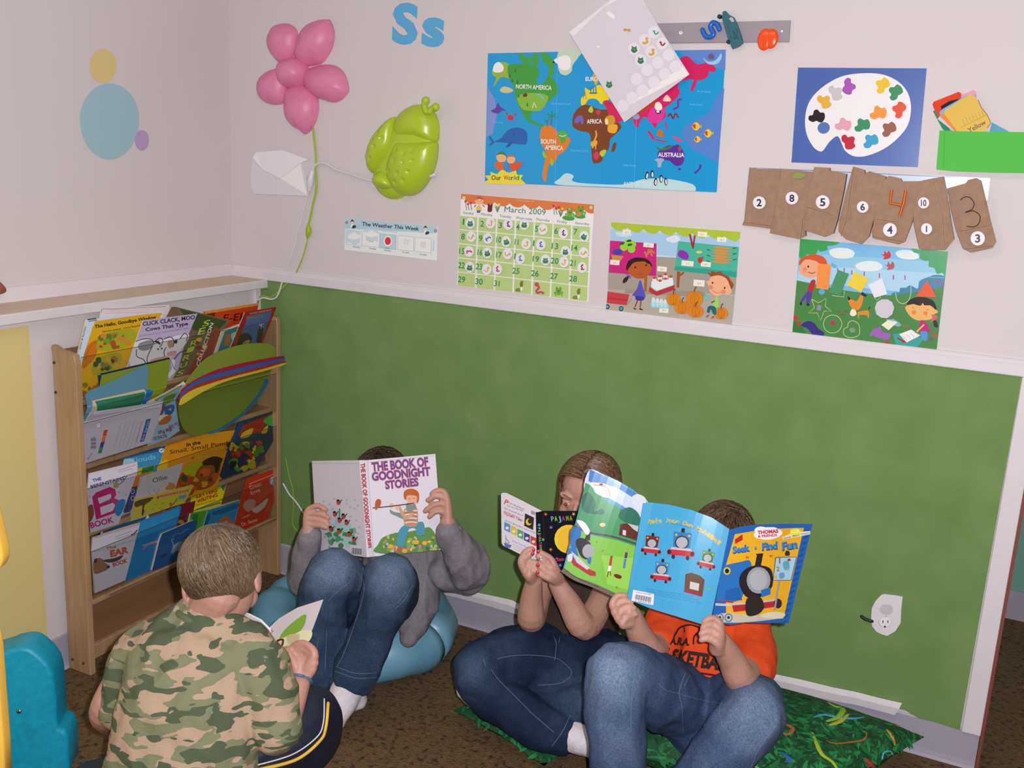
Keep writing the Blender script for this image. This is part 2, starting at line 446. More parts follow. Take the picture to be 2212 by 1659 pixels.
strip([(1300, 1368), (1350, 1381), (1400, 1393), (1300, 1385), (1350, 1398), (1400, 1410)], 'short visible white trim strip between the girl in brown and the boy in orange')
strip([(1600, 1441), (1648, 1453), (1730, 1470), (1800, 1487), (1850, 1497), (1900, 1510), (1948, 1521), (1600, 1462), (1648, 1474), (1730, 1497), (1800, 1512), (1850, 1521), (1900, 1534), (1933, 1543)], 'loose white trim strip with a sawn end right of the boy in orange')
# outlet plate
w0 = wall(.0065)
t = empty('wall_outlet', (2.19, -.007, .36), 'white duplex power outlet with hand-cut rounded cover low on the green board', 'power outlet')
a = Art(w0.off(.003), (1800, 1240, 3.959))
a.e('d9d6dc', 455, 305, 63, 50); a.e('c4bfc8', 455, 305, 58, 46); a.e('bdb8c0', 441, 412, 57, 46); a.e('e9e4ea', 443, 410, 52, 43)
for x in (424, 467): a.r('2a1418', x, 408, 8, 22)
a.e('4a1418', 441, 450, 9, 8); a.e('777777', 451, 362, 5, 4)
a.build('cover_plate', [330, 290, 365, 225, 410, 180, 435, 172, 530, 184, 593, 195, 582, 300, 576, 420, 530, 490, 460, 530, 425, 520, 370, 495, 335, 450, 322, 400], 'dcd8de', .003, PRINT, t)
tube('cord_stub', [w0.off(.006).xyz(*w0.uv(*q)) for q in ((1884, 1340), (1871, 1336), (1862, 1330))], .0045, mat('shadow_black', '14181c', .5), t)  # dark tube put in for the shadow left of the plate
# ================================================================ things on the walls
# --- painted shapes on the left wall
L0 = xplane(.0006)
for c, x, y, rx, ry, lab in (('d6c184', 223, 141, 29, 37, 'small yellow painted egg shape on the left wall above the blue one'),
                             ('9dbecb', 237, 258, 64, 82, 'large pale blue painted egg shape on the left wall'),
                             ('b39ac6', 307, 302, 15, 22, 'small lilac painted dot on the left wall right of the blue egg shape')):
    a = Art(L0); a.s = xplane(.0008 if c == '9dbecb' else .0011); n = 40; o = []
    for i in range(n):
        q = i*2*math.pi/n; o += [x+rx*math.cos(q), y+ry*math.sin(q)*(1.06 if math.sin(q) > 0 else .95)]
    a.build('painted_shape', o, c, .0003, MATTE, label=lab, cat='wall painting', group='painted shapes on the left wall')
# --- brown object at the left frame edge on the ledge
dome('wooden_block', xplane(.02), [-20, 598, 0, 612, 9, 624, 5, 633, -20, 636], .02, mat('red_brown', '8c4c3c', .6), pw=.4)
tag(bpy.data.objects['wooden_block'], 'small reddish brown block cut off by the left edge above the ledge', 'block')
# --- Ss
for ch, x0, y0, x1, h, lab in (('S', 1246, 322, 1447, 292, 'large capital blue letter painted high on the back wall'), ('s', 1478, 340, 1655, 293, 'small lower-case blue letter painted right of the capital one')):
    a = Art(wall(.0006), (500, 0, 3.606), 1e-4); a.t(ch, x0, y0, x1, y0+10, h if ch == 'S' else 292, '5ea9d8', .045)
    a.build('painted_letter', material=MATTE, label=lab, cat='painted letter', group='blue painted letters')
# --- flower lamp
W = wall(.0005); Z1 = (500, 0, 3.606)
PINK = mottled('pink_lamp_plastic', [(.3, 'd6789f'), (.7, 'dc86ac')], 20, .42, .08, bscale=250)
fl = empty('flower_lamp', W.xyz(*W.uv(640, 160)), 'pink five-petalled flower wall lamp with a lime green cord', 'lamp')
H = .045
for o, h in (([520, 270, 500, 220, 460, 190, 425, 183, 380, 186, 320, 215, 283, 300, 290, 370, 320, 430, 380, 495, 440, 490, 490, 430, 515, 360], .038),
          ([700, 500, 740, 460, 785, 380, 803, 300, 800, 230, 772, 160, 740, 152, 690, 156, 600, 190, 545, 260, 515, 360, 500, 450, 560, 520, 640, 515], .052),
          ([660, 755, 720, 780, 800, 800, 860, 780, 895, 745, 917, 700, 905, 630, 880, 570, 830, 520, 760, 502, 690, 508, 600, 540, 560, 600, 590, 690], .050),
          ([440, 690, 425, 760, 422, 850, 440, 930, 490, 990, 545, 1020, 578, 1048, 620, 1018, 655, 960, 678, 880, 680, 800, 665, 740, 620, 690, 520, 650], .050),
          ([400, 530, 340, 535, 270, 565, 220, 620, 207, 690, 225, 760, 280, 805, 350, 817, 410, 800, 440, 700, 440, 600], .042)):
    dome('petal', W, o, h, PINK, fl, Z1, pw=.62)
dome('flower_center', W, [490, 450, 420, 470, 390, 520, 390, 600, 420, 670, 480, 690, 550, 680, 600, 620, 610, 560, 590, 500, 550, 455], .064, PINK, fl, Z1, pw=.5)
LIME = mat('lime_cord', '98b71e', .4); WHT = mat('white_plastic', 'd5d3dc', .35)
def wpath(pts, view, h=.006):
    vx, vy, sc = view; s_ = wall(h); return [s_.xyz(*s_.uv(vx+x/sc, vy+y/sc)) for x, y in pts]
tube('lamp_cord', wpath([(636, 1000), (645, 1090), (655, 1180), (658, 1260), (657, 1320), (662, 1400), (662, 1460), (650, 1530), (632, 1600), (622, 1659), (598, 1760)], Z1), .0032, LIME, fl)
tube('cord_switch', wpath([(598, 1750), (600, 1800), (594, 1850)], Z1, .008), [.004, .009, .004], LIME, fl)
c1 = wpath([(594, 1850), (590, 1880), (560, 1990), (520, 2090), (480, 2160)], Z1, .007)+[Vector((.19, -.012, .985)), Vector((.165, -.012, .975)), Vector((.145, -.016, .978)), Vector((.128, -.018, .970)), Vector((.117, -.019, .962))]
tube('lamp_cord', c1, .0022, LIME, fl)
yy = [(617, 990), (625, 1030), (633, 1060), (634, 1095), (632, 1130), (640, 1145), (652, 1160)]
tube('lamp_cord', [P(x, y, 0) if 0 else wall(.01).xyz(*wall(.01).uv(x, y)) for x, y in yy], .0016, LIME, fl)
# --- green beetle lamp
GRN = mat('lime_lamp_plastic', 'aac32c', .3, spec=.5)
bl = empty('beetle_lamp', W.xyz(*W.uv(870, 320)), 'shiny lime green beetle-shaped wall lamp with dimpled wings and a white cord', 'lamp')
dome('body', W, [1120, 1330, 1115, 1400, 1140, 1480, 1200, 1535, 1270, 1552, 1340, 1535, 1420, 1450, 1560, 1300, 1605, 1110, 1622, 1000, 1600, 900, 1560, 850, 1500, 820, 1430, 818, 1350, 860, 1300, 920, 1200, 1100], .038, GRN, bl, Z1, pw=.45, center=(1400, 1080))
dome('head', W, [1290, 1080, 1270, 990, 1310, 900, 1370, 845, 1440, 815, 1510, 822, 1580, 870, 1615, 950, 1620, 1030, 1600, 1110, 1480, 1100, 1380, 1095], .050, GRN, bl, Z1, pw=.5)
dim1 = [W.uv(500+x/3.606, y/3.606) for x, y in ((1345, 1170), (1412, 1200), (1472, 1180), (1335, 1255), (1410, 1268), (1485, 1255), (1285, 1335), (1365, 1350), (1453, 1340), (1335, 1418), (1407, 1405))]
dim2 = [W.uv(500+x/3.606, y/3.606) for x, y in ((1208, 1000), (1192, 1048), (1228, 1078), (1155, 1095), (1175, 1142), (1120, 1120), (1118, 1170), (1137, 1236), (1088, 1250), (1100, 1180))]
dimp = lambda D: (lambda u, v: -sum(.006*math.exp(-((u-a)**2+(v-b)**2)/.0055**2) for a, b in D))
dome('tail', W, [1145, 1350, 1120, 1400, 1145, 1450, 1200, 1475, 1290, 1470, 1300, 1420, 1260, 1350, 1200, 1320], .050, GRN, bl, Z1, pw=.5)
dome('wing', W, [1290, 915, 1240, 930, 1170, 1000, 1110, 1090, 1075, 1190, 1072, 1270, 1095, 1330, 1130, 1350, 1190, 1300, 1250, 1220, 1290, 1120, 1300, 1000], .050, GRN, bl, Z1, pw=.38, rings=26, bumps=dimp(dim2))
dome('wing', W, [1325, 1095, 1400, 1090, 1500, 1095, 1600, 1105, 1614, 1160, 1600, 1270, 1560, 1380, 1500, 1470, 1430, 1520, 1360, 1522, 1290, 1470, 1245, 1400, 1235, 1330, 1250, 1240, 1290, 1150], .060, GRN, bl, Z1, pw=.34, rings=30, bumps=dimp(dim1))
for q in ([(1520, 870), (1505, 830), (1515, 785)], [(1545, 870), (1565, 845), (1590, 835)]):
    tube('antenna', wpath(q, Z1, .045), [.010, .009, .0125], GRN, bl)
tube('screw_peg', wpath([(1540, 1375), (1578, 1362)], Z1, .012), [.003, .006], WHT, bl)
tube('lamp_cord', wpath([(1120, 1410), (1060, 1400), (980, 1375), (900, 1348), (820, 1325), (770, 1295), (720, 1270), (680, 1270), (645, 1295), (625, 1340)], Z1, .014), .0034, WHT, bl)
tube('cord_switch', wpath([(628, 1335), (618, 1385), (612, 1430), (605, 1480)], Z1, .017), [.007, .0105, .0105, .006], WHT, bl)
tube('lamp_cord', wpath([(605, 1480), (570, 1600), (545, 1700), (500, 1870), (460, 2010), (420, 2110)], Z1, .009)+[Vector((.205, -.012, .99)), Vector((.18, -.013, .970)), Vector((.15, -.02, .972)), Vector((.135, -.024, .966)), Vector((.117, -.025, .958))], .003, WHT, bl)
tube('lamp_cord', [wall(.012).xyz(*wall(.012).uv(x, y)) for x, y in ((612, 1045), (625, 1068), (640, 1085), (660, 1115))], .003, WHT, bl)
tube('grommet', [Vector((.1172, -.022, .956)), Vector((.121, -.022, .956))], [.011, .009], mat('grey_rubber', '787f76', .6), bl, sm=False)
# --- envelope
a = Art(wall(.004), Z1)
a.p('e7e3ee', 165, 1230, 190, 1185, 400, 1170, 600, 1245, 540, 1265, 375, 1390, 330, 1365, 240, 1320)
a.p('f0edf5', 535, 1270, 370, 1382, 590, 1520); a.p('f4f2f8', 165, 1225, 190, 1190, 235, 1310); a.l('b9b4c2', 3, 165, 1235, 240, 1320, 330, 1365, 372, 1390, 540, 1268); a.l('c5c0cc', 2, 540, 1268, 590, 1520)
a.build('envelope', [150, 1360, 165, 1225, 190, 1185, 400, 1170, 600, 1240, 545, 1265, 608, 1500, 590, 1526, 170, 1508, 152, 1460], 'd9d5de', .003, MATTE, label='open white paper envelope taped to the wall below the pink flower lamp', cat='envelope')
# --- weather chart
Z3 = (720, 400, 3.6867)
a = Art(wall(.001), Z3)
a.p('aed0df', 97, 262, 827, 330, 822, 385, 95, 345)
for k, (x, y) in enumerate(((100, 355), (240, 368), (370, 385), (512, 398), (650, 412))):
    a.p('9fc4d6', x, y, x+132, y+12, x+130, y+130, x-1, y+117); a.p('f1f1f7' if k != 2 else 'b5d6e4', x+3, y+4, x+128, y+15, x+126, y+126, x+2, y+114)
a.p('dbe9f0', 790, 424, 822, 428, 818, 545, 786, 540); a.t('Saturday', 812, 522, 808, 440, 11, '8aa', up=(-14, 0)) if 0 else a.t('Saturday', 800, 522, 806, 442, 14, '7fa9c4')
a.t('The Weather This Week', 228, 322, 682, 362, 30, '17202a', .02)
a.t('cloudy weather this week all', 390, 369, 508, 379, 9, '7fa9d0')
a.e('f4ead2', 435, 445, 34, 44); a.e('d42a4e', 435, 445, 24, 31)
for x, y in ((580, 452), (717, 477)): a.r('c9d2c9', x, y, 38, 38, 5); a.r('dde3dd', x, y, 30, 30, 5)
for x, y in ((165, 405), (305, 388)):
    a.p('c3dce8', x-60, y-45, x+50, y-35, x+48, y+60, x-62, y+50)
    for dx, dy, r in ((-28, 4, 22), (0, -8, 26), (28, 4, 22), (0, 10, 24)): a.e('eef2f8', x+dx, y+dy, r, r*.8)
a.p('eef0f6', 240, 372, 262, 374, 255, 480, 235, 478)
for x, y, s_ in ((158, 488, 'Monday'), (285, 500, 'Tuesday'), (405, 515, 'Wednesday'), (548, 530, 'Thursday'), (690, 548, 'Friday')): a.t(s_, x, y+8, x+55, y+13, 12, '3a434d')
a.t('Cloudy', 148, 468, 185, 471, 9, '555e68'); a.t('Cloudy', 278, 449, 320, 453, 9, '555e68'); a.t('Sunny', 412, 503, 450, 506, 9, '555e68')
for x, y, f in ((152, 300, '3a2c28'), (735, 350, '3a2c28')):
    a.b('e6c9b4', x-14, y, x, y-12, x+14, y, x, y+14); a.b(f, x-16, y-5, x, y-28, x+16, y-6, x, y-14)
    a.b('f4f4f8', x-8, y+12, x+8, y+12, x+12, y+36, x-12, y+36); a.b('33302e', x+6, y+20, x+28, y+22, x+24, y+40, x-2, y+42)
a.e('8a6670', 107, 297, 11); a.e('f0e6ea', 107, 297, 4); a.e('8a6670', 815, 364, 12); a.e('d6b9c0', 815, 364, 6)
a.l('b9c6d4', 2, 95, 517, 820, 600)
a.build('weather_chart', [97, 262, 829, 330, 822, 602, 88, 517], 'e2e9f2', .001, PRINTG, label='long pale blue weekly weather chart with white squares left of the calendar', cat='chart')
# --- calendar
cal = empty('calendar', W.xyz(*W.uv(1130, 535)), 'light green and white laminated March 2009 calendar with round stickers', 'calendar')
a = Art(wall(.001), Z3)
a.p('ece7ee', 1018, 110, 2075, 180, 2030, 925, 985, 800)
a.p('d7783e', 1018, 68, 2078, 155, 2074, 190, 1016, 110)
for i in range(9):
    x = 1050+i*118; y = 103+i*9.6; a.b('d7783e', x, y-4, x+118, y+6, x+100, y+38, x+60, y+46, x+18, y+30)
a.t('My Giant Calendar Time', 1460, 125, 1600, 137, 14, 'f0b894')
for x in range(7):
    for y in range(5):
        u0, v0 = x/7, y/5
        def g(u, v): return (1003+u*1048-v*18+u*v*-6, 240+u*90+v*562+u*v*36)
        q = .006; A_ = [g(u0+q, v0+q), g(u0+1/7-q, v0+q), g(u0+1/7-q, v0+.2-q), g(u0+q, v0+.2-q)]
        a.p('b3cd85', *[c for k in A_ for c in k])
a.g = GAIN
a.t('March 2009', 1362, 212, 1690, 238, 46, '1f7d52')
for s_, x, y, x2, y2 in (('Sunday', 1036, 228, 1118, 234), ('Monday', 1178, 240, 1268, 247), ('Tuesday', 1325, 253, 1418, 262), ('Wednesday', 1454, 268, 1586, 280), ('Thursday', 1614, 281, 1724, 291), ('Friday', 1785, 297, 1862, 304), ('Saturday', 1926, 309, 2040, 319)): a.t(s_, x, y, x2, y2, 20, '2d7a5a')
for s_, x, y, w_ in (('1', 1030, 312, 12), ('2', 1170, 328, 28), ('3', 1316, 340, 26), ('4', 1455, 354, 26), ('5', 1606, 368, 26), ('6', 1760, 386, 28), ('7', 1914, 391, 28), ('8', 1018, 430, 28), ('9', 1158, 444, 28), ('10', 1298, 455, 38), ('11', 1444, 474, 30), ('1', 1590, 484, 10), ('13', 1738, 505, 52), ('14', 1896, 520, 48), ('15', 1002, 545, 42), ('16', 1147, 556, 40), ('17', 1296, 575, 44), ('1', 1440, 588, 10), ('19', 1587, 607, 50), ('20', 1733, 622, 60), ('21', 1884, 640, 44), ('22', 994, 658, 52), ('23', 1135, 668, 50), ('25', 1426, 702, 55), ('26', 1575, 722, 60), ('27', 1727, 744, 60), ('28', 1878, 764, 62), ('29', 993, 770, 56), ('30', 1131, 787, 58), ('31', 1281, 803, 42)):
    a.t(s_, x, y, x+w_, y+w_*.09, 46, '27885a', .015)
for x, y in ((1060, 140), (1760, 175)):
    for dx, dy in ((-5, -10), (15, 10), (36, 2)): a.l('3f8a4a', 5, x+dx+8, y+60, x+dx, y+dy+12); a.e('c22a5a', x+dx, y+dy, 9, 11)
for x, y in ((1308, 165), (1812, 200)): 
    for dx in (-18, -6, 8, 20): a.l('4d8a52', 6, x, y+50, x+dx, y)
    a.e('e8d44a', x+14, y-12, 9); a.e('e8d44a', x-14, y-4, 8)
a.b('e8b08c', 1130, 120, 1165, 95, 1200, 120, 1190, 145, 1165, 155, 1140, 145); a.b('b5542e', 1130, 118, 1165, 90, 1202, 118, 1165, 108); a.e('7a2a1a', 1152, 122, 3); a.e('7a2a1a', 1180, 122, 3)
a.b('e3c05a', 1145, 170, 1170, 160, 1180, 200, 1140, 200); a.p('4a66a8', 1145, 200, 1178, 200, 1168, 220, 1145, 220); a.l('b5542e', 8, 1135, 155, 1128, 175); a.l('b5542e', 8, 1190, 155, 1205, 172)
a.b('5a2320', 1232, 175, 1235, 142, 1250, 160, 1270, 145, 1268, 178, 1262, 210, 1232, 210)
def frog(a, x, y, s_, c='5fae3a'):
    a.b(c, x-22*s_, y+10*s_, x-24*s_, y-20*s_, x-14*s_, y-34*s_, x-6*s_, y-22*s_, x+6*s_, y-22*s_, x+14*s_, y-34*s_, x+24*s_, y-20*s_, x+22*s_, y+10*s_, x+14*s_, y+34*s_, x-14*s_, y+34*s_)
    a.l(c, 9*s_, x-12*s_, y+20*s_, x-34*s_, y+14*s_, x-22*s_, y+44*s_); a.l(c, 9*s_, x+12*s_, y+20*s_, x+34*s_, y+14*s_, x+22*s_, y+44*s_)
    a.b('b03a3a', x-16*s_, y-8*s_, x, y-2*s_, x+16*s_, y-8*s_, x, y+12*s_); a.e('1a1a1a', x-14*s_, y-24*s_, 3*s_); a.e('1a1a1a', x+14*s_, y-24*s_, 3*s_)
a.e('3f9a4a', 1875, 262, 50, 20, 5); a.e('3f9a4a', 1965, 248, 45, 18, 5); frog(a, 1885, 215, 1.0); frog(a, 1972, 200, 1.1, '58a63a'); a.b('c98a4a', 1940, 220, 1970, 215, 1975, 240, 1945, 250)
a.e('e8d9a4', 1043, 102, 14, 14); a.e('bcd8a8', 1043, 102, 11); a.e('bcd8a8', 2055, 178, 14)
for x, y in ((1485, 800), (1940, 860)):
    a.b('7d8a3c', x-34, y+34, x-20, y+20, x+8, y+22, x+14, y+42, x-6, y+48, x-26, y+46); a.b('e4e6e4', x+6, y+22, x+22, y+8, x+26, y+30, x+12, y+46)
    a.b('6f7a2a', x+2, y-14, x+14, y-38, x+30, y-30, x+28, y-8, x+22, y+10, x+8, y+8); a.b('e0c24a', x+28, y-22, x+46, y-14, x+28, y-12)
a.l('c6406a', 17, 1622, 790, 1640, 815, 1620, 840, 1628, 858, 1655, 850, 1680, 862); a.e('c6406a', 1622, 790, 17); frog(a, 1796, 840, .95)
for x in range(7):
    for y in range(1, 5): q = g((x+.02)/7, y/5); a.e('f2f0e8', q[0], q[1], 4)
a.build('calendar_sheet', [1018, 68, 2078, 155, 2030, 930, 985, 800], 'e6e2ea', .001, PRINTG, cal)
def sticker(x, y, kind, view, R_=36, parent=None, disc='e3e2ec', h=.005, rot=0):
    q = wall(h); a = Art(q, view); s_ = R_/36; o = []
    for i in range(20): t = i*math.pi/10; o += [x+R_*math.cos(t), y+R_*1.14*math.sin(t)]
    cc = {'f': '2f7a58', 'd': 'cfa23c', 'p': '6a2f80', 'b': '3f6db0', 'm': 'c03a68', 'r': 'a02238', 't': '4a8fa8'}.get(kind)
    c, w_ = math.cos(math.radians(rot)), math.sin(math.radians(rot))
    T_ = lambda *v: [z for X, Y in zip(v[::2], v[1::2]) for z in (x+(X*c-Y*w_)*s_, y+(X*w_+Y*c)*s_)]
    if kind == 'f':
        a.b(cc, *T_(-14, -20, -6, -12, 6, -12, 14, -20, 16, -4, 22, 10, 14, 22, 0, 26, -14, 22, -22, 10, -16, -4)); a.l('b8d6b0', 3*s_, *T_(-10, -2, 0, 4, 10, -2)); a.l(cc, 4*s_, *T_(-12, 18, -20, 28)); a.l(cc, 4*s_, *T_(12, 18, 20, 28))
    elif kind == 'd': a.b(cc, *T_(-22, 4, -12, 10, 2, 6, 4, -6, 0, -14, 6, -22, 14, -16, 24, -12, 13, -6, 14, 10, 6, 20, -12, 20)); a.b('f0e6c8', *T_(-8, 10, 4, 8, 6, 14, -4, 16))
    else: a.l(cc, 9*s_, *T_(2, -18, -6, -8, 2, 2, -6, 12, 8, 16, 16, 10)); a.e(cc, *T_(3, -18), 7*s_)
    return a.build('sticker', o, disc, .0006, PRINTG, parent)
for x, y, k, r_ in ((1090, 303, 'f', 0), (1251, 302, 'd', 0), (1392, 312, 'p', 0), (1521, 312, 'f', 5), (1668, 352, 'd', 60), (1832, 382, 'p', 0), (1998, 408, 'f', 30), (1098, 409, 'd', 30), (1230, 424, 'b', 60), (1376, 449, 'f', -20), (1536, 467, 'd', 0), (1652, 473, 'b', 0), (1848, 528, 'f', 0), (1994, 537, 'd', 40), (1080, 528, 'm', 90), (1225, 540, 'f', -10), (1388, 547, 'd', 60), (1488, 584, 't', 0), (1690, 596, 'f', 0), (1836, 612, 'd', 0), (1981, 656, 'r', 0), (1086, 653, 'f', 5), (1222, 670, 'd', 10), (1306, 669, 'm', 0)):
    sticker(x, y, k, Z3, 38, cal, rot=r_)
# --- world map
Z2 = (1020, 0, 3.6867)
a = Art(wall(.001), Z2)
a.p('7b8fd0', 122, 690, 180, 790, 200, 900, 160, 1070, 110, 1090); a.p('5f86cf', 1640, 400, 2020, 395, 2015, 560, 1700, 460)
a.p('5583cc', 2008, 700, 1950, 760, 1880, 900, 1700, 1000, 1660, 1060, 1740, 1180, 1960, 1300)
a.b('bfd3c0', 690, 410, 870, 405, 850, 450, 800, 520, 790, 570, 740, 600, 690, 560)
a.b('3f9e3c', 370, 425, 400, 425, 430, 460, 470, 445, 475, 500, 430, 520, 395, 490); a.b('3f9e3c', 545, 420, 600, 430, 640, 470, 655, 540, 640, 600, 600, 590, 610, 540, 560, 480); a.b('3f9e3c', 490, 425, 520, 430, 530, 500, 505, 540, 480, 520)
a.b('8fb53a', 160, 560, 200, 500, 290, 510, 300, 620, 230, 615, 170, 690, 190, 620, 165, 600)
a.b('3c9a3a', 290, 520, 400, 510, 520, 540, 530, 600, 510, 650, 560, 670, 610, 600, 660, 650, 690, 720, 660, 760, 620, 800, 560, 850, 520, 880, 470, 900, 470, 950, 530, 980, 570, 1010, 520, 1000, 440, 960, 390, 880, 350, 790, 330, 690, 290, 610)
a.b('7fb63a', 360, 770, 480, 740, 600, 760, 590, 820, 540, 880, 450, 880, 390, 860); a.p('3c9a3a', 540, 980, 590, 1010, 570, 1018)
for x, y in ((300, 600), (320, 640), (345, 560), (360, 650), (370, 760), (440, 830)): a.p('1f6a34', x-7, y+16, x, y-22, x+7, y+16)
a.b('efeaf4', 165, 560, 180, 510, 215, 495, 250, 530, 240, 570, 190, 578); a.b('efeaf6', 650, 480, 700, 450, 750, 440, 785, 470, 780, 540, 740, 560, 700, 545, 680, 510); a.e('1a1a30', 650, 494, 9, 8)
a.b('c9c48a', 220, 720, 250, 690, 300, 700, 328, 720, 300, 738, 250, 738); a.b('7d2018', 402, 765, 420, 742, 440, 752, 430, 772); a.l('e9f4ea', 6, 480, 860, 492, 815, 512, 858, sm=False); a.l('7fb8d8', 10, 510, 755, 545, 760, 575, 795)
a.b('5a3f9a', 150, 885, 185, 860, 205, 820, 225, 850, 275, 885, 240, 880, 205, 905); a.l('c2323c', 8, 270, 905, 285, 920); a.e('c92a30', 305, 938, 26, 22); a.e('c92a30', 275, 905, 10); a.e('c92a30', 345, 912, 10)
a.b('1d5fb0', 170, 1130, 230, 1100, 270, 1050, 320, 1020, 380, 1018, 430, 1045, 440, 1090, 430, 1145, 390, 1150, 330, 1145, 240, 1135); a.b('1d5fb0', 175, 1130, 150, 1095, 135, 1080, 140, 1110, 155, 1130, 132, 1160, 160, 1150); a.b('1a54a0', 300, 1135, 320, 1140, 290, 1170, 268, 1170); a.e('102a58', 332, 1068, 5)
a.b('d87b28', 560, 1010, 620, 1000, 665, 1030, 700, 1080, 780, 1100, 770, 1150, 730, 1210, 690, 1230, 660, 1290, 620, 1300, 600, 1360, 590, 1440, 575, 1445, 560, 1400, 575, 1300, 590, 1220, 555, 1150, 540, 1080)
a.l('7a4a28', 6, 628, 1000, 635, 930)
for dx, dy in ((-40, -20), (38, -22), (-30, 12), (40, 8), (0, -42)): a.l('1f8a5a', 8, 635, 925, 635+dx, 925+dy)
a.l('7a4a28', 5, 600, 1010, 598, 960)
for dx, dy in ((-28, -8), (24, -12), (-18, 12)): a.l('1f8a5a', 6, 598, 960, 598+dx, 960+dy)
a.b('4fae4a', 685, 1060, 700, 1040, 740, 1045, 760, 1065, 755, 1095, 690, 1098); a.l('f4f4f4', 5, 695, 1078, 720, 1086, 748, 1076); a.b('5fa03a', 700, 1100, 745, 1100, 740, 1130, 710, 1140); a.b('9ab82e', 570, 1200, 590, 1240, 580, 1260, 560, 1230); a.b('9ab82e', 630, 1260, 650, 1290, 640, 1320, 620, 1300)
a.b('d9a834', 960, 600, 990, 570, 1010, 620, 990, 680, 970, 650); a.b('ead21e', 870, 835, 870, 780, 900, 760, 900, 700, 940, 720, 1000, 680, 1040, 690, 1090, 760, 1080, 820, 1050, 800, 1030, 830, 990, 790, 930, 790, 900, 830)
for x in (946, 966, 986): a.l('3a7a9a', 9, x, 745, x, 690, sm=False)
a.l('3a7a9a', 12, 935, 742, 995, 742, sm=False); a.l('b06a4a', 5, 885, 790, 896, 700, 908, 790, sm=False)
a.b('7a3f20', 860, 850, 920, 835, 1010, 870, 1090, 880, 1150, 960, 1190, 1010, 1140, 1070, 1100, 1110, 1090, 1180, 1050, 1230, 1035, 1280, 1000, 1300, 960, 1290, 950, 1200, 945, 1120, 930, 1060, 850, 1040, 800, 1000, 810, 910); a.b('7a3f20', 1110, 1200, 1125, 1140, 1150, 1140, 1140, 1190, 1125, 1210)
a.b('6d63b8', 815, 960, 840, 925, 880, 925, 885, 985, 870, 990, 862, 965, 830, 985); a.b('b7c83a', 925, 880, 950, 845, 965, 880, 950, 900); a.b('c8385a', 985, 890, 1005, 875, 1025, 890, 1005, 918); a.b('c8385a', 965, 1240, 990, 1205, 1015, 1235, 990, 1275); a.b('b7c83a', 1015, 1220, 1040, 1195, 1070, 1200, 1040, 1250)
a.b('c43a24', 1045, 810, 1090, 800, 1130, 860, 1190, 940, 1180, 970, 1100, 980, 1085, 900, 1060, 850); a.b('cc1f5c', 1050, 810, 1095, 805, 1140, 850, 1195, 945, 1130, 975, 1090, 900)
a.l('e3a62e', 12, 985, 1040, 990, 1080, 970, 1130, 960, 1180); a.b('e3a62e', 950, 1130, 995, 1120, 990, 1160, 950, 1165); a.l('e3a62e', 8, 985, 1150, 985, 1190)
a.b('c9962a', 1055, 960, 1075, 925, 1120, 920, 1140, 960, 1120, 1000, 1080, 1000); a.b('f0dfa0', 1060, 950, 1080, 950, 1082, 985, 1062, 990); a.b('e0aa2e', 1085, 1000, 1140, 990, 1160, 1010, 1140, 1060, 1085, 1050)
a.b('d11f62', 1150, 900, 1300, 640, 1500, 480, 1640, 480, 1660, 460, 1720, 450, 1790, 510, 1880, 500, 1940, 540, 1930, 575, 1890, 570, 1880, 600, 1850, 630, 1790, 640, 1740, 630, 1700, 640, 1660, 650, 1640, 690, 1655, 740, 1610, 800, 1560, 840, 1530, 870, 1545, 920, 1510, 960, 1480, 975, 1460, 1020, 1430, 985, 1380, 930, 1340, 960, 1318, 1020, 1290, 985, 1270, 930, 1200, 960); a.b('d11f62', 1740, 720, 1755, 660, 1795, 610, 1780, 680, 1755, 725)
a.b('d9389a', 1430, 860, 1530, 860, 1530, 920, 1480, 980, 1400, 960); a.b('c54a1e', 1240, 960, 1300, 900, 1400, 830, 1480, 780, 1440, 840, 1340, 900)
a.b('efe9d8', 1455, 860, 1460, 825, 1485, 812, 1510, 835, 1510, 870, 1480, 880); a.b('22222a', 1460, 885, 1500, 882, 1500, 902, 1470, 905); a.e('efe9d8', 1480, 890, 14, 9); a.b('ecd9c0', 1520, 800, 1550, 755, 1585, 800, 1550, 808); a.e('8aa0c8', 1307, 930, 28, 22)
a.l('8a1f3a', 12, 1560, 930, 1580, 905, 1600, 945, 1620, 905, 1645, 940); a.l('7a2f9a', 16, 1600, 870, 1640, 850, 1640, 800, 1670, 790); a.l('c23a6a', 12, 1540, 970, 1545, 1010, 1560, 1030)
a.l('d11f62', 20, 1400, 1045, 1430, 1080, 1440, 1110); a.l('d11f62', 10, 1450, 1110, 1500, 1120, 1550, 1128); a.b('c9701e', 1470, 1075, 1490, 1030, 1520, 1050, 1515, 1090, 1485, 1085); a.b('d94a8a', 1590, 1085, 1640, 1095, 1680, 1130, 1640, 1125); a.l('c44a7a', 10, 1530, 1070, 1525, 1100)
for x, y, r_ in ((1785, 1007, 34), (1880, 1062, 34), (1795, 1110, 27)): a.b('e8c63e', x-r_, y, x, y-r_, x+r_*.9, y, x, y+r_); a.b('c94a1e', x-r_*.9, y-6, x-r_*.3, y-r_*.6, x-r_*.1, y, x-r_*.3, y+r_*.6); a.p('d9a52e', x+r_*.8, y, x+r_*1.3, y-r_*.5, x+r_*1.2, y+r_*.5)
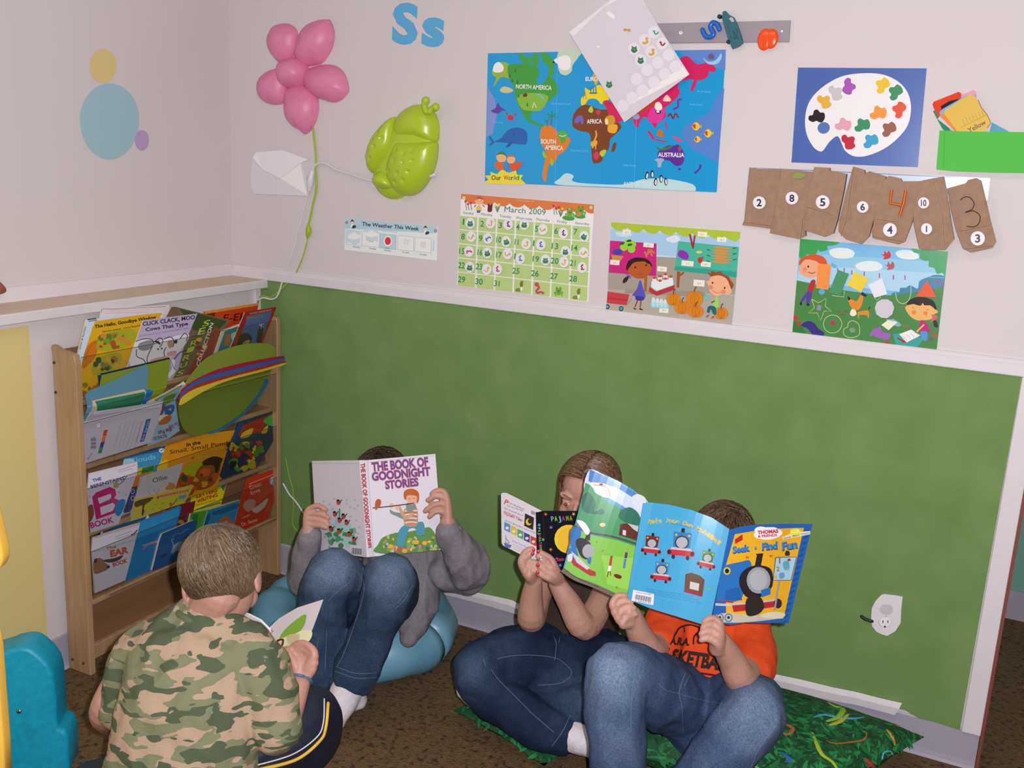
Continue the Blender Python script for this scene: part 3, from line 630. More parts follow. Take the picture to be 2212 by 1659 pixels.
a.b('5a2f96', 1490, 1200, 1560, 1160, 1610, 1160, 1640, 1150, 1680, 1200, 1690, 1260, 1670, 1310, 1620, 1320, 1570, 1280, 1490, 1270, 1480, 1230); a.b('4a7a3a', 1465, 1160, 1500, 1185, 1560, 1170, 1610, 1155, 1560, 1190, 1490, 1195); a.b('9a4a5a', 1640, 1180, 1660, 1160, 1670, 1190, 1650, 1205); a.b('5a2f96', 1640, 1340, 1665, 1342, 1650, 1358); a.l('5a2f96', 14, 1820, 1310, 1810, 1345, 1770, 1380)
a.b('9db2c9', 1470, 1265, 1500, 1260, 1530, 1270, 1510, 1300, 1505, 1330, 1480, 1330, 1475, 1290, 1455, 1275)
a.b('b9dae0', 680, 1470, 700, 1420, 750, 1380, 810, 1400, 800, 1440, 900, 1460, 1200, 1470, 1350, 1430, 1500, 1420, 1650, 1440, 1760, 1470, 1780, 1515, 1700, 1520, 1100, 1490)
for x, y, r_ in ((1393, 1398, 10), (1435, 1388, 0), (1462, 1448, 5), (1506, 1424, 0), (1544, 1446, -5)): a.e('1c2336', x, y, 14, 32, r_); a.e('d8dbe8', x+2, y+3, 8, 22, r_)
a.b('6a5a86', 1880, 450, 1900, 425, 1925, 440, 1925, 470, 1890, 470); a.b('9ac8ec', 1840, 460, 1880, 490, 1940, 480, 1985, 425, 1985, 470, 1950, 510, 1880, 510)
a.b('e6d63a', 110, 1460, 130, 1430, 105, 1400, 150, 1395, 150, 1370, 200, 1385, 240, 1350, 290, 1375, 350, 1360, 360, 1390, 405, 1395, 390, 1425, 415, 1450, 400, 1468)
a.b('d9622a', 180, 1300, 200, 1350, 250, 1350, 245, 1300, 215, 1290); a.b('e9b07a', 195, 1240, 230, 1225, 270, 1245, 265, 1285, 220, 1290, 200, 1270); a.b('3f7a3a', 195, 1235, 235, 1205, 275, 1240, 235, 1228); a.b('e9b07a', 280, 1260, 310, 1240, 345, 1260, 335, 1295, 295, 1300, 280, 1280); a.b('d9522a', 300, 1310, 330, 1300, 400, 1290, 370, 1345, 330, 1362, 305, 1345); a.b('3f8ac4', 250, 1300, 290, 1305, 285, 1350, 260, 1345); a.b('c9622a', 280, 1250, 310, 1232, 345, 1250, 310, 1246)
for s_, x, y, x2, y2, h in (('NORTH AMERICA', 350, 705, 634, 717, 34), ('SOUTH', 548, 1142, 668, 1147, 34), ('AMERICA', 582, 1190, 726, 1197, 34), ('EURO', 905, 645, 1002, 645, 32), ('AFRICA', 916, 985, 1036, 982, 34), ('AUSTRALIA', 1482, 1248, 1690, 1252, 34)): a.t(s_, x, y, x2, y2, h, 'f1eef2', .02)
a.t('ANTARCTICA', 1205, 1478, 1432, 1482, 30, 'd3e2ea', .02)
for s_, x, y, w_ in (('North Atlantic Ocean', 635, 832, 150), ('South Atlantic Ocean', 785, 1205, 140), ('Pacific Ocean', 160, 978, 90), ('Indian Ocean', 1205, 1322, 100), ('Pacific Ocean', 1735, 838, 100), ('Arctic Ocean', 1795, 735, 105)): a.t(s_, x, y, x+w_, y+4, 15, '74c4e8')
for s_, x, x2, c in (('Our', 155, 232, '5a4a2a'), ('W', 252, 290, 'c2502a'), ('o', 290, 312, '4a8a4a'), ('r', 314, 330, '5a3a7a'), ('l', 333, 339, '3a6a9a'), ('d', 345, 376, '5a8a2a')): a.t(s_, x, 1432, x2, 1433, 36, c, .02)
a.l('6ac0e6', 2, 685, 410, 662, 1470, sm=False); a.l('6ac0e6', 2, 1310, 960, 1290, 1500, sm=False)
a.build('world_map', [125, 425, 860, 408, 1610, 400, 2020, 395, 1947, 1532, 100, 1452], '1697d4', .001, PRINTG, label='bright blue illustrated world map poster with animals and continent names', cat='map')
# --- hanging clear sheet of stickers
SHV = Plane(wall(.02).xyz(*wall(.02).uv(1290, 170)), (1, 0, 0), (0, -.14, 1))
sh = empty('sticker_sheet', SHV.O, 'tilted white sheet in a clear sleeve with round stickers over the world map', 'paper sheet')
a = Art(SHV, (1200, 0, 4.096))
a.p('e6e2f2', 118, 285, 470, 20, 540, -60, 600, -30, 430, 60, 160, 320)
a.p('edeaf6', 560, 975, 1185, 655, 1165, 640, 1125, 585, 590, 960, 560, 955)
for x, y in ((870, 285), (943, 385), (790, 355), (845, 455), (693, 432), (753, 532), (1000, 487), (905, 555), (1060, 588), (812, 620), (965, 655), (718, 700), (870, 727), (770, 800), (680, 865), (595, 935)): a.e('e2deeb', x, y, 52, 54)
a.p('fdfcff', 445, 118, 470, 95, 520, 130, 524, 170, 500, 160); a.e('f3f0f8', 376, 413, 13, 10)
a.build('paper', [118, 285, 440, 20, 620, -120, 700, -130, 900, 215, 1185, 658, 610, 1082], 'd5d0db', .0008, PRINTG, sh)
def stick2(x, y, kind, rot=0):
    a = Art(SHV.off(.0012), (1200, 0, 4.096)); c, q = math.cos(math.radians(rot)), math.sin(math.radians(rot))
    T_ = lambda *v: [z for X, Y in zip(v[::2], v[1::2]) for z in (x+X*c-Y*q, y+X*q+Y*c)]
    if kind == 'f': a.b('2f7a52', *T_(-20, -28, -8, -18, 8, -18, 20, -28, 22, -4, 28, 14, 14, 28, 0, 34, -14, 28, -28, 14, -22, -4)); a.l('9cc89a', 4, *T_(-12, -2, 0, 6, 12, -2))
    elif kind == 'd': a.b('d3a93e', *T_(-26, 26, -24, 8, -6, 12, 8, 2, -2, -14, 8, -34, 22, -26, 32, -22, 20, -12, 26, 8, 18, 24, -4, 34))
    elif kind == 'k': a.b('c79a3a', *T_(-32, -4, -20, -16, 0, -8, 20, -12, 32, 2, 20, 16, 0, 6, -22, 12))
    else: a.l({'w': '4fa07a', 'r': 'a01f34'}[kind], 12, *T_(-24, -10, -10, -12, -8, 8, 6, 16, 18, 6, 26, -6))
    a.build('sticker', material=PRINTG, parent=sh)
for q in ((632, 266, 'k'), (885, 287, 'w'), (943, 385, 'r'), (795, 360, 'd'), (850, 460, 'd'), (696, 434, 'f'), (753, 532, 'f'), (474, 745, 'f')): stick2(*q)
# --- magnetic strip and magnets
Z8 = (1200, 0, 4.096)
a = Art(wall(.007), Z8); a.e('f0eaf0', 1108, 290, 16, 15); a.e('b9b4bc', 1110, 288, 8); a.e('f0eaf0', 2003, 276, 9, 9)
a.l('7d7480', 3, 1020, 380, 2065, 368, sm=False)
a.build('magnetic_strip', [820, 210, 920, 206, 2078, 180, 2065, 370, 1015, 382, 800, 384], '988f99', .0065, PRINT, label='grey metal magnet strip screwed to the upper wall', cat='magnetic strip')
w3 = wall(.0075)
def m3(pts, h): s_ = wall(h); return [s_.xyz(*s_.uv(1200+x/4.096, y/4.096)) for x, y in pts]
tag(tube('magnetic_letter', m3([(1450, 258), (1430, 215), (1390, 200), (1370, 235), (1385, 270), (1400, 300), (1375, 325), (1335, 325), (1310, 290), (1300, 265)], .0135), .0062, mat('blue_magnet', '1464c4', .25), sq=((0, 1, 0), .8)), 'blue plastic letter magnet on the grey metal strip', 'magnet')
car = empty('toy_car_magnet', m3([(1560, 270)], .008)[0], 'dark teal van-shaped magnet standing on end on the grey metal strip', 'magnet')
a = Art(wall(.018), Z8); a.p('b5adb8', 1535, 165, 1550, 150, 1572, 160, 1582, 190, 1560, 195); a.l('12343e', 5, 1590, 250, 1610, 280, 1600, 320, 1620, 350); a.t('Car', 1600, 345, 1580, 265, 22, '123a44', .02)
a.l('1b4a56', 4, 1545, 210, 1520, 215, 1560, 370, sm=False); a.l('1b4a56', 3, 1608, 215, 1650, 360, sm=False)
a.build('car_body', [1478, 105, 1500, 93, 1535, 130, 1575, 150, 1600, 200, 1640, 310, 1656, 380, 1620, 410, 1565, 433, 1545, 390, 1520, 330, 1495, 240, 1475, 170], '2b6470', .0105, PRINT, car)
for x, y in ((1458, 150), (1538, 373)):
    c_ = m3([(x, y)], .0076)[0]; tube('wheel', [c_, c_+Vector((0, -.009, 0))], [.0055, .0055], mat('dark_tyre', '22323a', .6), car, sm=False)
mg = empty('double_loop_magnet', m3([(1880, 350)], .008)[0], 'orange double-bubble magnet at the right end of the grey metal strip', 'magnet')
for i, (x, y, rx, ry) in enumerate(((1852, 350, 52, 75), (1908, 343, 50, 68))):
    c_ = m3([(x, y)], .0125)[0]; ell('bubble', c_, ((rx/4.096/700, 0, 0), (0, .005, 0), (0, 0, ry/4.096/700)), mat('orange_magnet', 'f0501e', .2), mg)
# --- market poster
Z4 = (1280, 460, 5.821)
a = Art(wall(.001), Z4)
a.p('a3c8ea', 225, 200, 1850, 330, 1845, 430, 1060, 550, 800, 525, 225, 350); a.b('d9e2f0', 920, 330, 1050, 280, 1100, 340, 1010, 375); a.b('c6daf0', 300, 240, 500, 260, 450, 300, 320, 290)
a.p('a39b90', 200, 520, 1840, 600, 1790, 1030, 190, 960); a.p('b0a89c', 190, 960, 1790, 1035, 1755, 1410, 170, 1235); a.p('999186', 420, 960, 1400, 990, 1450, 1060, 400, 1010)
a.p('96785a', 1060, 735, 1100, 735, 1090, 940, 1055, 938); a.p('96582e', 1062, 735, 1105, 738, 1088, 940, 1058, 938); a.l('96582e', 26, 1150, 745, 1095, 790, sm=False); a.p('a8622e', 640, 790, 690, 800, 680, 985, 645, 985, 650, 860)
for i in range(8):
    x = 235+i*232-(i > 3)*0; y = 120+i*17; x = 235+i*203
    a.b('abc23c', x, y, x+210, y+16, x+208, y+60, x+150, y+105+i*2, x+80, y+100, x+10, y+60)
a.p('abc23c', 235, 115, 1860, 238, 1858, 285, 232, 165)
a.p('c61f7c', 220, 348, 805, 383, 800, 795, 205, 750); a.p('48b49c', 1078, 355, 1842, 430, 1810, 810, 1030, 720); a.p('2fa08c', 1035, 670, 1818, 740, 1810, 810, 1028, 722)
for x, y in ((395, 430), (490, 455), (450, 380), (500, 395)): a.e('8fd03c', x, y, 48, 48)
for x, y in ((370, 385), (460, 350), (470, 400)): a.e('1e5a2e', x, y, 32, 15, -10)
a.e('3f3fa8', 315, 490, 62, 38); a.p('c98a4a', 232, 525, 390, 545, 340, 620, 255, 600)
for x, y, q in ((670, 520, 70), (700, 490, 100), (735, 510, 60), (755, 485, 40)): a.r('c97844', x, y, 24, 75, q-90)
for x, y, w_, h_, s_ in ((430, 240, 100, 60, '$3'), (705, 405, 130, 55, '$6'), (280, 622, 118, 62, '$5'), (875, 705, 120, 62, '$4'), (1382, 268, 120, 62, '$7'), (1625, 335, 118, 58, '$1'), (1195, 635, 150, 65, '$10'), (1425, 645, 125, 62, '$9'), (1340, 882, 140, 80, '$5'), (898, 1218, 115, 75, '$3')): a.r('efe9dc', x, y, w_, h_, 5); a.t(s_, x-20, y+14, x+22, y+16, 24, 'a9a3b0')
a.b('8a2fb0', 1075, 500, 1110, 465, 1180, 490, 1210, 540, 1195, 585, 1140, 580, 1080, 545); a.b('c23a2a', 1318, 585, 1345, 555, 1385, 570, 1380, 615, 1345, 630); a.b('2f8a3a', 1370, 560, 1395, 548, 1392, 570)
a.b('d8cf5a', 1300, 490, 1345, 475, 1385, 490, 1340, 512); a.r('9a2f3a', 1243, 350, 24, 170, -12); a.r('9a2f3a', 1275, 365, 22, 170, 8)
for i in range(6): x, y = 1620+(-8 if i % 2 else 14), 435+i*36; a.b('e08a3a', x-125, y-8, x-40, y-14, x+60, y, x+130, y+14, x+40, y+22, x-60, y+10); a.l('2f7a4a', 14, *( (x-130, y, x-175, y-14) if i % 2 else (x+125, y+14, x+178, y)), sm=False)
a.b('2a1614', 440, 720, 430, 650, 470, 590, 560, 565, 660, 570, 730, 620, 740, 680, 600, 640); a.b('b55a28', 455, 690, 520, 625, 620, 610, 700, 620, 740, 680, 735, 740, 690, 790, 600, 828, 510, 800, 455, 750); a.b('2a1614', 440, 700, 470, 590, 600, 560, 725, 620, 700, 640, 640, 600, 560, 610, 500, 640, 470, 680)
a.e('3a1614', 538, 684, 12); a.e('3a1614', 675, 657, 12); a.l('8a3a20', 4, 560, 770, 610, 775, 650, 755)
a.b('2a1a18', 380, 870, 400, 820, 460, 790, 440, 850, 400, 882); a.b('7a4fc0', 420, 765, 480, 790, 475, 825, 455, 800)
a.b('5a50c0', 600, 840, 640, 960, 668, 1050, 640, 1070, 545, 1060, 530, 1040, 500, 1035, 560, 950); a.b('333a9a', 548, 1040, 650, 1062, 630, 1100, 550, 1095); a.l('8a3f22', 14, 570, 1095, 535, 1180); a.l('8a3f22', 14, 610, 1100, 600, 1190); a.b('4a2a20', 512, 1190, 545, 1200, 548, 1216, 520, 1205); a.b('4a2a20', 592, 1195, 630, 1210, 630, 1222, 595, 1215); a.l('4a9ab0', 7, 500, 1070, 445, 1145)
a.p('c63a44', 190, 988, 465, 1025, 430, 1160, 180, 1130); a.l('a82f3a', 16, 185, 1070, 440, 1098, sm=False)
for x, y in ((188, 1178), (362, 1202)): a.e('12304a', x, y, 28, 31); a.e('5fc0e0', x, y, 15, 17); a.e('12304a', x, y, 5)
a.p('b82f3e', 715, 925, 800, 990, 1035, 905, 1030, 965, 810, 1042, 712, 990); a.p('dfe9f4', 745, 860, 1015, 830, 1020, 905, 810, 980, 738, 930)
for x, y in ((780, 815), (850, 795), (850, 850), (918, 770), (918, 825), (985, 800)): a.e('dfe9f4', x, y+35, 26, 50); a.e('c94a48', x, y, 23, 17)
a.p('8fd0d8', 730, 1130, 965, 1150, 960, 1200, 735, 1190)
for i in range(4): a.e('cfe6f0', 768+i*50, 1105+i*8, 24, 45); a.e('b9dcea', 770+i*50, 1145+i*6, 22, 30)
def pump(x, y, rx, ry):
    a.e('d98420', x, y, rx, ry)
    for k in (-.7, -.35, 0, .35, .7): a.ring('b96414', x+k*rx*.4, y, rx*abs(k)*1.0+4, ry*.97, 4)
    a.l('7a4a20', 14, x, y-ry+6, x+4, y-ry-30, x+26, y-ry-52)
pump(1020, 1085, 88, 76); pump(1285, 1080, 105, 98); pump(1130, 1190, 95, 78); pump(1300, 1240, 95, 72); pump(1620, 1262, 82, 72)
a.b('9a4a1e', 1450, 750, 1490, 760, 1500, 730, 1560, 745, 1600, 730, 1650, 770, 1710, 800, 1740, 850, 1775, 900, 1745, 950, 1700, 860, 1600, 790, 1500, 800); a.b('edb08a', 1430, 860, 1465, 850, 1500, 800, 1600, 785, 1690, 830, 1730, 920, 1755, 990, 1720, 1025, 1650, 1020, 1560, 1045, 1480, 990, 1455, 900); a.e('de8a76', 1490, 935, 30, 30); a.e('de8a76', 1648, 988, 28, 30); a.e('4a1f18', 1512, 878, 10, 14); a.e('4a1f18', 1665, 942, 10, 14); a.l('a84a3a', 5, 1510, 975, 1570, 1005, 1620, 995)
a.b('9ccf6a', 1550, 1050, 1580, 1050, 1585, 1180, 1500, 1180, 1540, 1110); a.l('5a5a3a', 14, 1540, 1105, 1495, 1125); a.b('1f6a6e', 1465, 1170, 1545, 1180, 1560, 1270, 1520, 1270, 1490, 1210, 1470, 1255, 1440, 1240); a.b('b82f48', 1430, 1300, 1465, 1275, 1462, 1295, 1440, 1310); a.b('b82f48', 1495, 1320, 1530, 1290, 1528, 1312, 1505, 1325); a.b('6ac0b8', 1405, 1040, 1440, 1030, 1460, 1080, 1430, 1100, 1405, 1080)
a.build('market_poster', [235, 112, 1860, 238, 1758, 1415, 168, 1240], 'b9dcf0', .001, PRINTG, label='poster of two children at an outdoor market stall with pumpkins and carrots', cat='poster')
# --- laundry poster
Z5 = (1660, 480, 5.027)
a = Art(wall(.001), Z5)
a.p('a9d2ea', 345, 420, 1930, 520, 1900, 800, 305, 640); a.p('8ec6e6', 345, 330, 1945, 440, 1930, 560, 335, 460)
a.b('dde8f4', 660, 310, 740, 280, 860, 285, 935, 330, 900, 385, 780, 395, 690, 370); a.b('dde8f4', 1380, 330, 1460, 300, 1580, 320, 1640, 380, 1560, 405, 1430, 390); a.b('dde8f4', 940, 470, 1040, 425, 1180, 430, 1240, 490, 1160, 530, 1010, 525)
a.b('3a9e52', 345, 180, 750, 212, 720, 250, 640, 260, 640, 300, 560, 320, 540, 300, 500, 370, 420, 350, 400, 390, 335, 380); a.b('3a9e62', 1950, 318, 1650, 300, 1550, 275, 1580, 330, 1640, 340, 1640, 390, 1700, 420, 1740, 420, 1740, 480, 1800, 500, 1830, 560, 1890, 550, 1925, 600)
a.b('3f86ac', 1340, 790, 1370, 760, 1420, 760, 1430, 715, 1490, 710, 1540, 685, 1620, 720, 1640, 640, 1720, 600, 1830, 570, 1925, 610, 1900, 800, 1500, 840)
a.p('4a8648', 305, 630, 700, 720, 1000, 765, 1300, 795, 1600, 760, 1905, 700, 1825, 1395, 258, 1208); a.p('2f7a3e', 340, 1090, 258, 1070, 258, 1208, 420, 1226, 380, 1160)
a.l('b0d8ec', 3, 1250, 570, 1910, 605, sm=False)
for x, y in ((752, 520), (822, 522), (905, 545), (1040, 560), (1205, 580), (1358, 598), (1482, 602)): a.r('b04a78', x, y, 12, 50, 2)
a.b('c8262a', 1218, 345, 1250, 350, 1265, 310, 1285, 340, 1305, 310, 1330, 350, 1320, 385, 1285, 400, 1245, 402, 1260, 375); a.b('b5525a', 1258, 458, 1290, 465, 1300, 425, 1325, 460, 1345, 425, 1368, 460, 1360, 500, 1320, 515, 1285, 515, 1300, 490)
a.b('5ab4e0', 685, 440, 710, 455, 745, 480, 720, 500, 690, 480)
a.b('d4532a', 335, 460, 340, 410, 420, 360, 520, 350, 600, 380, 640, 450, 600, 470, 540, 440, 430, 405, 360, 470); a.b('e9a884', 340, 480, 380, 420, 430, 405, 540, 440, 545, 560, 510, 595, 430, 605, 360, 570, 330, 530); a.e('2a2a1a', 432, 482, 9, 13); a.l('a8302e', 9, 430, 540, 470, 556, 510, 540); a.e('e08a7a', 395, 512, 24)
a.b('b52a34', 460, 640, 500, 625, 510, 660, 470, 770, 420, 755); a.b('54409a', 420, 755, 475, 768, 440, 890, 410, 880, 410, 820, 370, 870, 345, 860); a.e('223', 352, 885, 14, 18) if 0 else a.e('22283a', 352, 885, 14, 18); a.e('22283a', 430, 895, 18, 14)
a.e('5aa8e0', 580, 755, 34, 32)
a.l('d7e2a0', 5, 470, 835, 545, 875, 628, 825, 615, 910, 685, 970, 605, 965, 565, 1068, 530, 985, 435, 988, 500, 925, 470, 835, sm=False); a.ring('d7e2a0', 697, 1105, 100, 98, 5); a.l('d7e2a0', 5, 860, 1140, 870, 1090, 920, 1070, 980, 1110, 990, 1200, 960, 1240, 880, 1252, 820, 1220, 820, 1160, 860, 1140)
a.l('cfe0b0', 5, 690, 795, 820, 812, 825, 745, sm=False); a.l('dbe6c0', 5, 1380, 765, 1400, 850, 1460, 885, 1520, 850, 1545, 780, 1548, 690); a.l('dbe6c0', 4, 1150, 815, 1180, 850, 1220, 810, sm=False)
a.r('8a8ea0', 550, 930, 46, 56, 10); a.e('b0385a', 697, 1092, 28, 26); a.b('7a9a8a', 880, 1160, 920, 1145, 945, 1170, 930, 1195, 895, 1195)
a.b('d98a2e', 865, 850, 880, 830, 930, 850, 960, 855, 1000, 790, 1030, 800, 1020, 880, 980, 950, 910, 940); a.b('d98a2e', 970, 980, 1010, 965, 1080, 960, 1095, 1000, 1085, 1045, 1065, 1010, 990, 1010, 985, 1055, 970, 1020); a.b('1a1a20', 862, 805, 890, 830, 870, 850); a.b('22222a', 1020, 760, 1045, 775, 1070, 800, 1040, 805, 1005, 785); a.b('ece6d8', 885, 1000, 905, 945, 945, 955, 955, 1000, 920, 1020); a.l('22222a', 10, 1088, 950, 1103, 920)
for x, y in ((765, 970), (840, 970), (805, 1005)): a.r('8a4a4a', x, y, 50, 12, 12)
a.b('8a9ad0', 0, 0, 1, 0, 1, 1) if 0 else None
a.p('7fb8c8', 1275, 1060, 1360, 1050, 1440, 1110, 1400, 1130); a.b('7fb8c8', 1275, 1062, 1370, 1060, 1440, 1115, 1390, 1130); a.p('e9e9d2', 1225, 1115, 1300, 1062, 1400, 1085, 1305, 1172)
a.b('9a63b8', 1100, 1240, 1130, 1170, 1215, 1140, 1240, 1190, 1328, 1215, 1290, 1275, 1180, 1250, 1140, 1225); a.p('b82f50', 1185, 1325, 1300, 1288, 1325, 1342); a.b('3a2f86', 355, 1120, 420, 1075, 490, 1090, 540, 1150, 610, 1210, 560, 1240, 490, 1230, 430, 1160); a.e('c23a34', 298, 1036, 28, 28); a.e('c23a34', 332, 1102, 24, 24); a.e('c24a44', 1808, 1228, 20); a.e('8a3f8a', 1768, 1268, 17); a.e('a84a8a', 1838, 652, 18); a.e('a84a8a', 1898, 675, 18)
a.b('241a18', 1500, 890, 1540, 840, 1620, 812, 1720, 820, 1790, 855, 1820, 910, 1815, 960, 1700, 910, 1600, 900, 1520, 895); a.b('e8b06a', 1485, 930, 1520, 900, 1600, 885, 1680, 880, 1760, 905, 1820, 950, 1840, 980, 1800, 1000, 1770, 1050, 1690, 1065, 1600, 1060, 1530, 1010); a.b('241a18', 1500, 888, 1560, 830, 1660, 815, 1760, 835, 1815, 900, 1818, 950, 1760, 905, 1690, 900, 1675, 850, 1655, 905, 1560, 885); a.e('e8823a', 1580, 978, 24); a.e('e8823a', 1706, 988, 22); a.l('3a1a10', 4, 1562, 925, 1582, 938, sm=False); a.l('3a1a10', 4, 1720, 945, 1742, 952, sm=False)
a.b('3a2a34', 1790, 1060, 1830, 1080, 1840, 1140, 1800, 1130); a.b('c86a6a', 1770, 1000, 1840, 1030, 1760, 1085, 1780, 1040)
a.b('b8287a', 1650, 1070, 1700, 1080, 1755, 1170, 1720, 1195, 1640, 1180); a.l('e8b06a', 18, 1690, 1110, 1610, 1190); a.b('4f94d8', 1650, 1190, 1725, 1195, 1720, 1285, 1670, 1270); a.l('a8605a', 12, 1440, 1115, 1540, 1140)
a.p('3aa09a', 1350, 1220, 1420, 1200, 1690, 1260, 1610, 1370, 1390, 1345); a.p('eceaf0', 1420, 1215, 1550, 1165, 1650, 1230, 1500, 1305); a.p('b02f2a', 1400, 1245, 1500, 1300, 1470, 1312, 1398, 1262)
for k in range(4): a.l('8a8aa8', 3, 1450+k*45, 1235-k*14, 1490+k*42, 1262-k*16, 1500+k*40, 1290-k*17)
a.build('laundry_poster', [345, 180, 1952, 318, 1825, 1398, 258, 1210], '79b8e6', .001, PRINTG, label='poster of two children, a dog and washing hung on a line in a garden', cat='poster')
# cut-out shapes stuck on the laundry poster are its parts
lp = bpy.data.objects['laundry_poster']
for c, o in (('ee8a3a', [540, 448, 680, 460, 650, 735, 515, 715]), ('3a8c5a', [755, 518, 875, 562, 775, 800, 655, 758]), ('e3c82a', [935, 535, 1088, 620, 1005, 760, 855, 685]), ('dcdfee', [1085, 680, 1235, 610, 1290, 780, 1150, 822]), ('c8c2cf', [1155, 930, 1175, 870, 1230, 838, 1295, 838, 1345, 870, 1365, 930, 1345, 1000, 1290, 1042, 1225, 1038, 1170, 1000]), ('e0501e', [1725, 630, 1825, 815, 1600, 805])):
    Art(wall(.0045), Z5).build('paper_cutout', o, c, .0006, PRINT, lp)
# --- palette poster
Z7 = (1680, 120, 4.158)
a = Art(wall(.001), Z7)
a.b('e8e6f4', 245, 600, 265, 460, 330, 350, 450, 250, 600, 180, 800, 158, 960, 175, 1090, 240, 1170, 340, 1197, 470, 1170, 620, 1080, 740, 950, 840, 800, 900, 690, 905, 610, 860, 575, 790, 550, 735, 520, 728, 460, 780, 410, 850, 375, 860, 320, 820, 265, 720)
blob_ = [(-70, 30), (-66, -6), (-34, -14), (-22, -52), (8, -62), (34, -36), (68, -32), (76, 10), (52, 52), (20, 50), (0, 40), (-34, 50)]
for c, x, y, q, s_ in (('a552b8', 640, 275, 100, 1), ('c3c0c4', 520, 330, 60, 1), ('dfae44', 418, 408, 50, .95), ('241a1c', 348, 547, 0, 1), ('dd9fb4', 585, 620, 0, 1), ('2f8c5c', 755, 625, -20, 1), ('f5923a', 900, 515, -10, 1.05), ('dc4422', 1087, 490, -65, 1), ('e3c02e', 935, 270, -50, 1), ('2f8c5c', 1052, 332, -50, 1), ('90523e', 992, 662, -40, 1), ('bd1a3c', 636, 770, 60, 1), ('2f9cca', 830, 768, -30, 1)):
    c_, w_ = math.cos(math.radians(q))*s_, math.sin(math.radians(q))*s_; a.b(c, *[z for X, Y in blob_ for z in (x+X*c_-Y*w_, y+X*w_+Y*c_)])
a.e('5472b4', 413, 650, 56, 52, -20)
a.p('6f83bd', 1240, 112, 1335, 112, 1255, 1000, 1180, 996) if 0 else None
a.build('palette_poster', [183, 108, 1338, 115, 1258, 1003, 123, 960], '4a66ae', .001, PRINTG, label='dark blue poster with a white painter palette and coloured paint spots', cat='poster')
# --- colour cards in the green paper pocket
for k, (c, o, lab) in enumerate((('5fa4c4', [1900, 700, 1925, 600, 2090, 690, 2060, 720], 'pale blue colour card low behind the yellow card'),
    ('e09bb4', [1640, 360, 1755, 310, 1785, 325, 1785, 480, 1700, 640, 1560, 600], 'pink colour card tucked behind the yellow one in the wall pocket'),
    ('2f8a60', [1395, 500, 1460, 460, 1640, 640, 1560, 720, 1480, 660], 'green colour card low at the left of the wall pocket'),
    ('d9452a', [1390, 440, 1400, 415, 1625, 325, 1650, 340, 1640, 420, 1450, 560, 1405, 480], 'red colour card at the top left of the wall pocket'),
    ('2a2430', [1465, 455, 1540, 410, 1620, 390, 1700, 520, 1560, 600, 1480, 520], 'black colour card between the red and yellow ones in the wall pocket'),
    ('7fb0d8', [1450, 515, 1480, 480, 1700, 355, 1780, 350, 1800, 500, 1700, 640, 1560, 690], 'light blue colour card right behind the yellow card'),
    ('c9c6d6', [1435, 570, 1460, 540, 1600, 640, 1590, 690], 'white colour card at the lower left behind the orange edge'),
    ('e88a4a', [1452, 540, 1490, 520, 1750, 400, 1800, 600, 1680, 700, 1600, 690], 'orange colour card directly under the yellow card'))):
    Art(wall(.003+k*.0016), Z7).build('color_card', o, c, .0012, MATTE, label=lab, cat='card', group='colour cards in the wall pocket')
a = Art(wall(.017), Z7)
a.l('8a6f12', 4, 1640, 650, 1880, 530, sm=False); a.t('Yellow', 1720, 695, 1875, 612, 44, '3a2a10', .01)
for i in range(7): a.l('8a6f12', 3, 1660+i*28, 570-i*13, 1680+i*28, 620-i*13, sm=False)
a.l('7a5a1a', 8, 1800, 400, 1830, 470, 1880, 530, 1915, 605, 1880, 650, sm=False)
a.build('color_card', [1490, 520, 1500, 490, 1720, 350, 1755, 352, 1800, 400, 1830, 470, 1885, 530, 1918, 600, 1890, 650, 1780, 720, 1620, 690], 'd0a91a', .001, PRINT, label='yellow colour card with the word Yellow on top of the wall pocket', cat='card', group='colour cards in the wall pocket')
a = Art(wall(.022), Z7); a.g = 1.0
a.l('4aa84a', 5, 1500, 680, 1490, 1015, sm=False)
a.build('paper_pocket', [1455, 672, 1700, 682, 2260, 688, 2260, 1056, 1900, 1050, 1600, 1040, 1425, 1022], '5cc455', .019, MATTE, label='bright green paper pocket holding colour cards, cut by the right frame edge', cat='paper pocket')
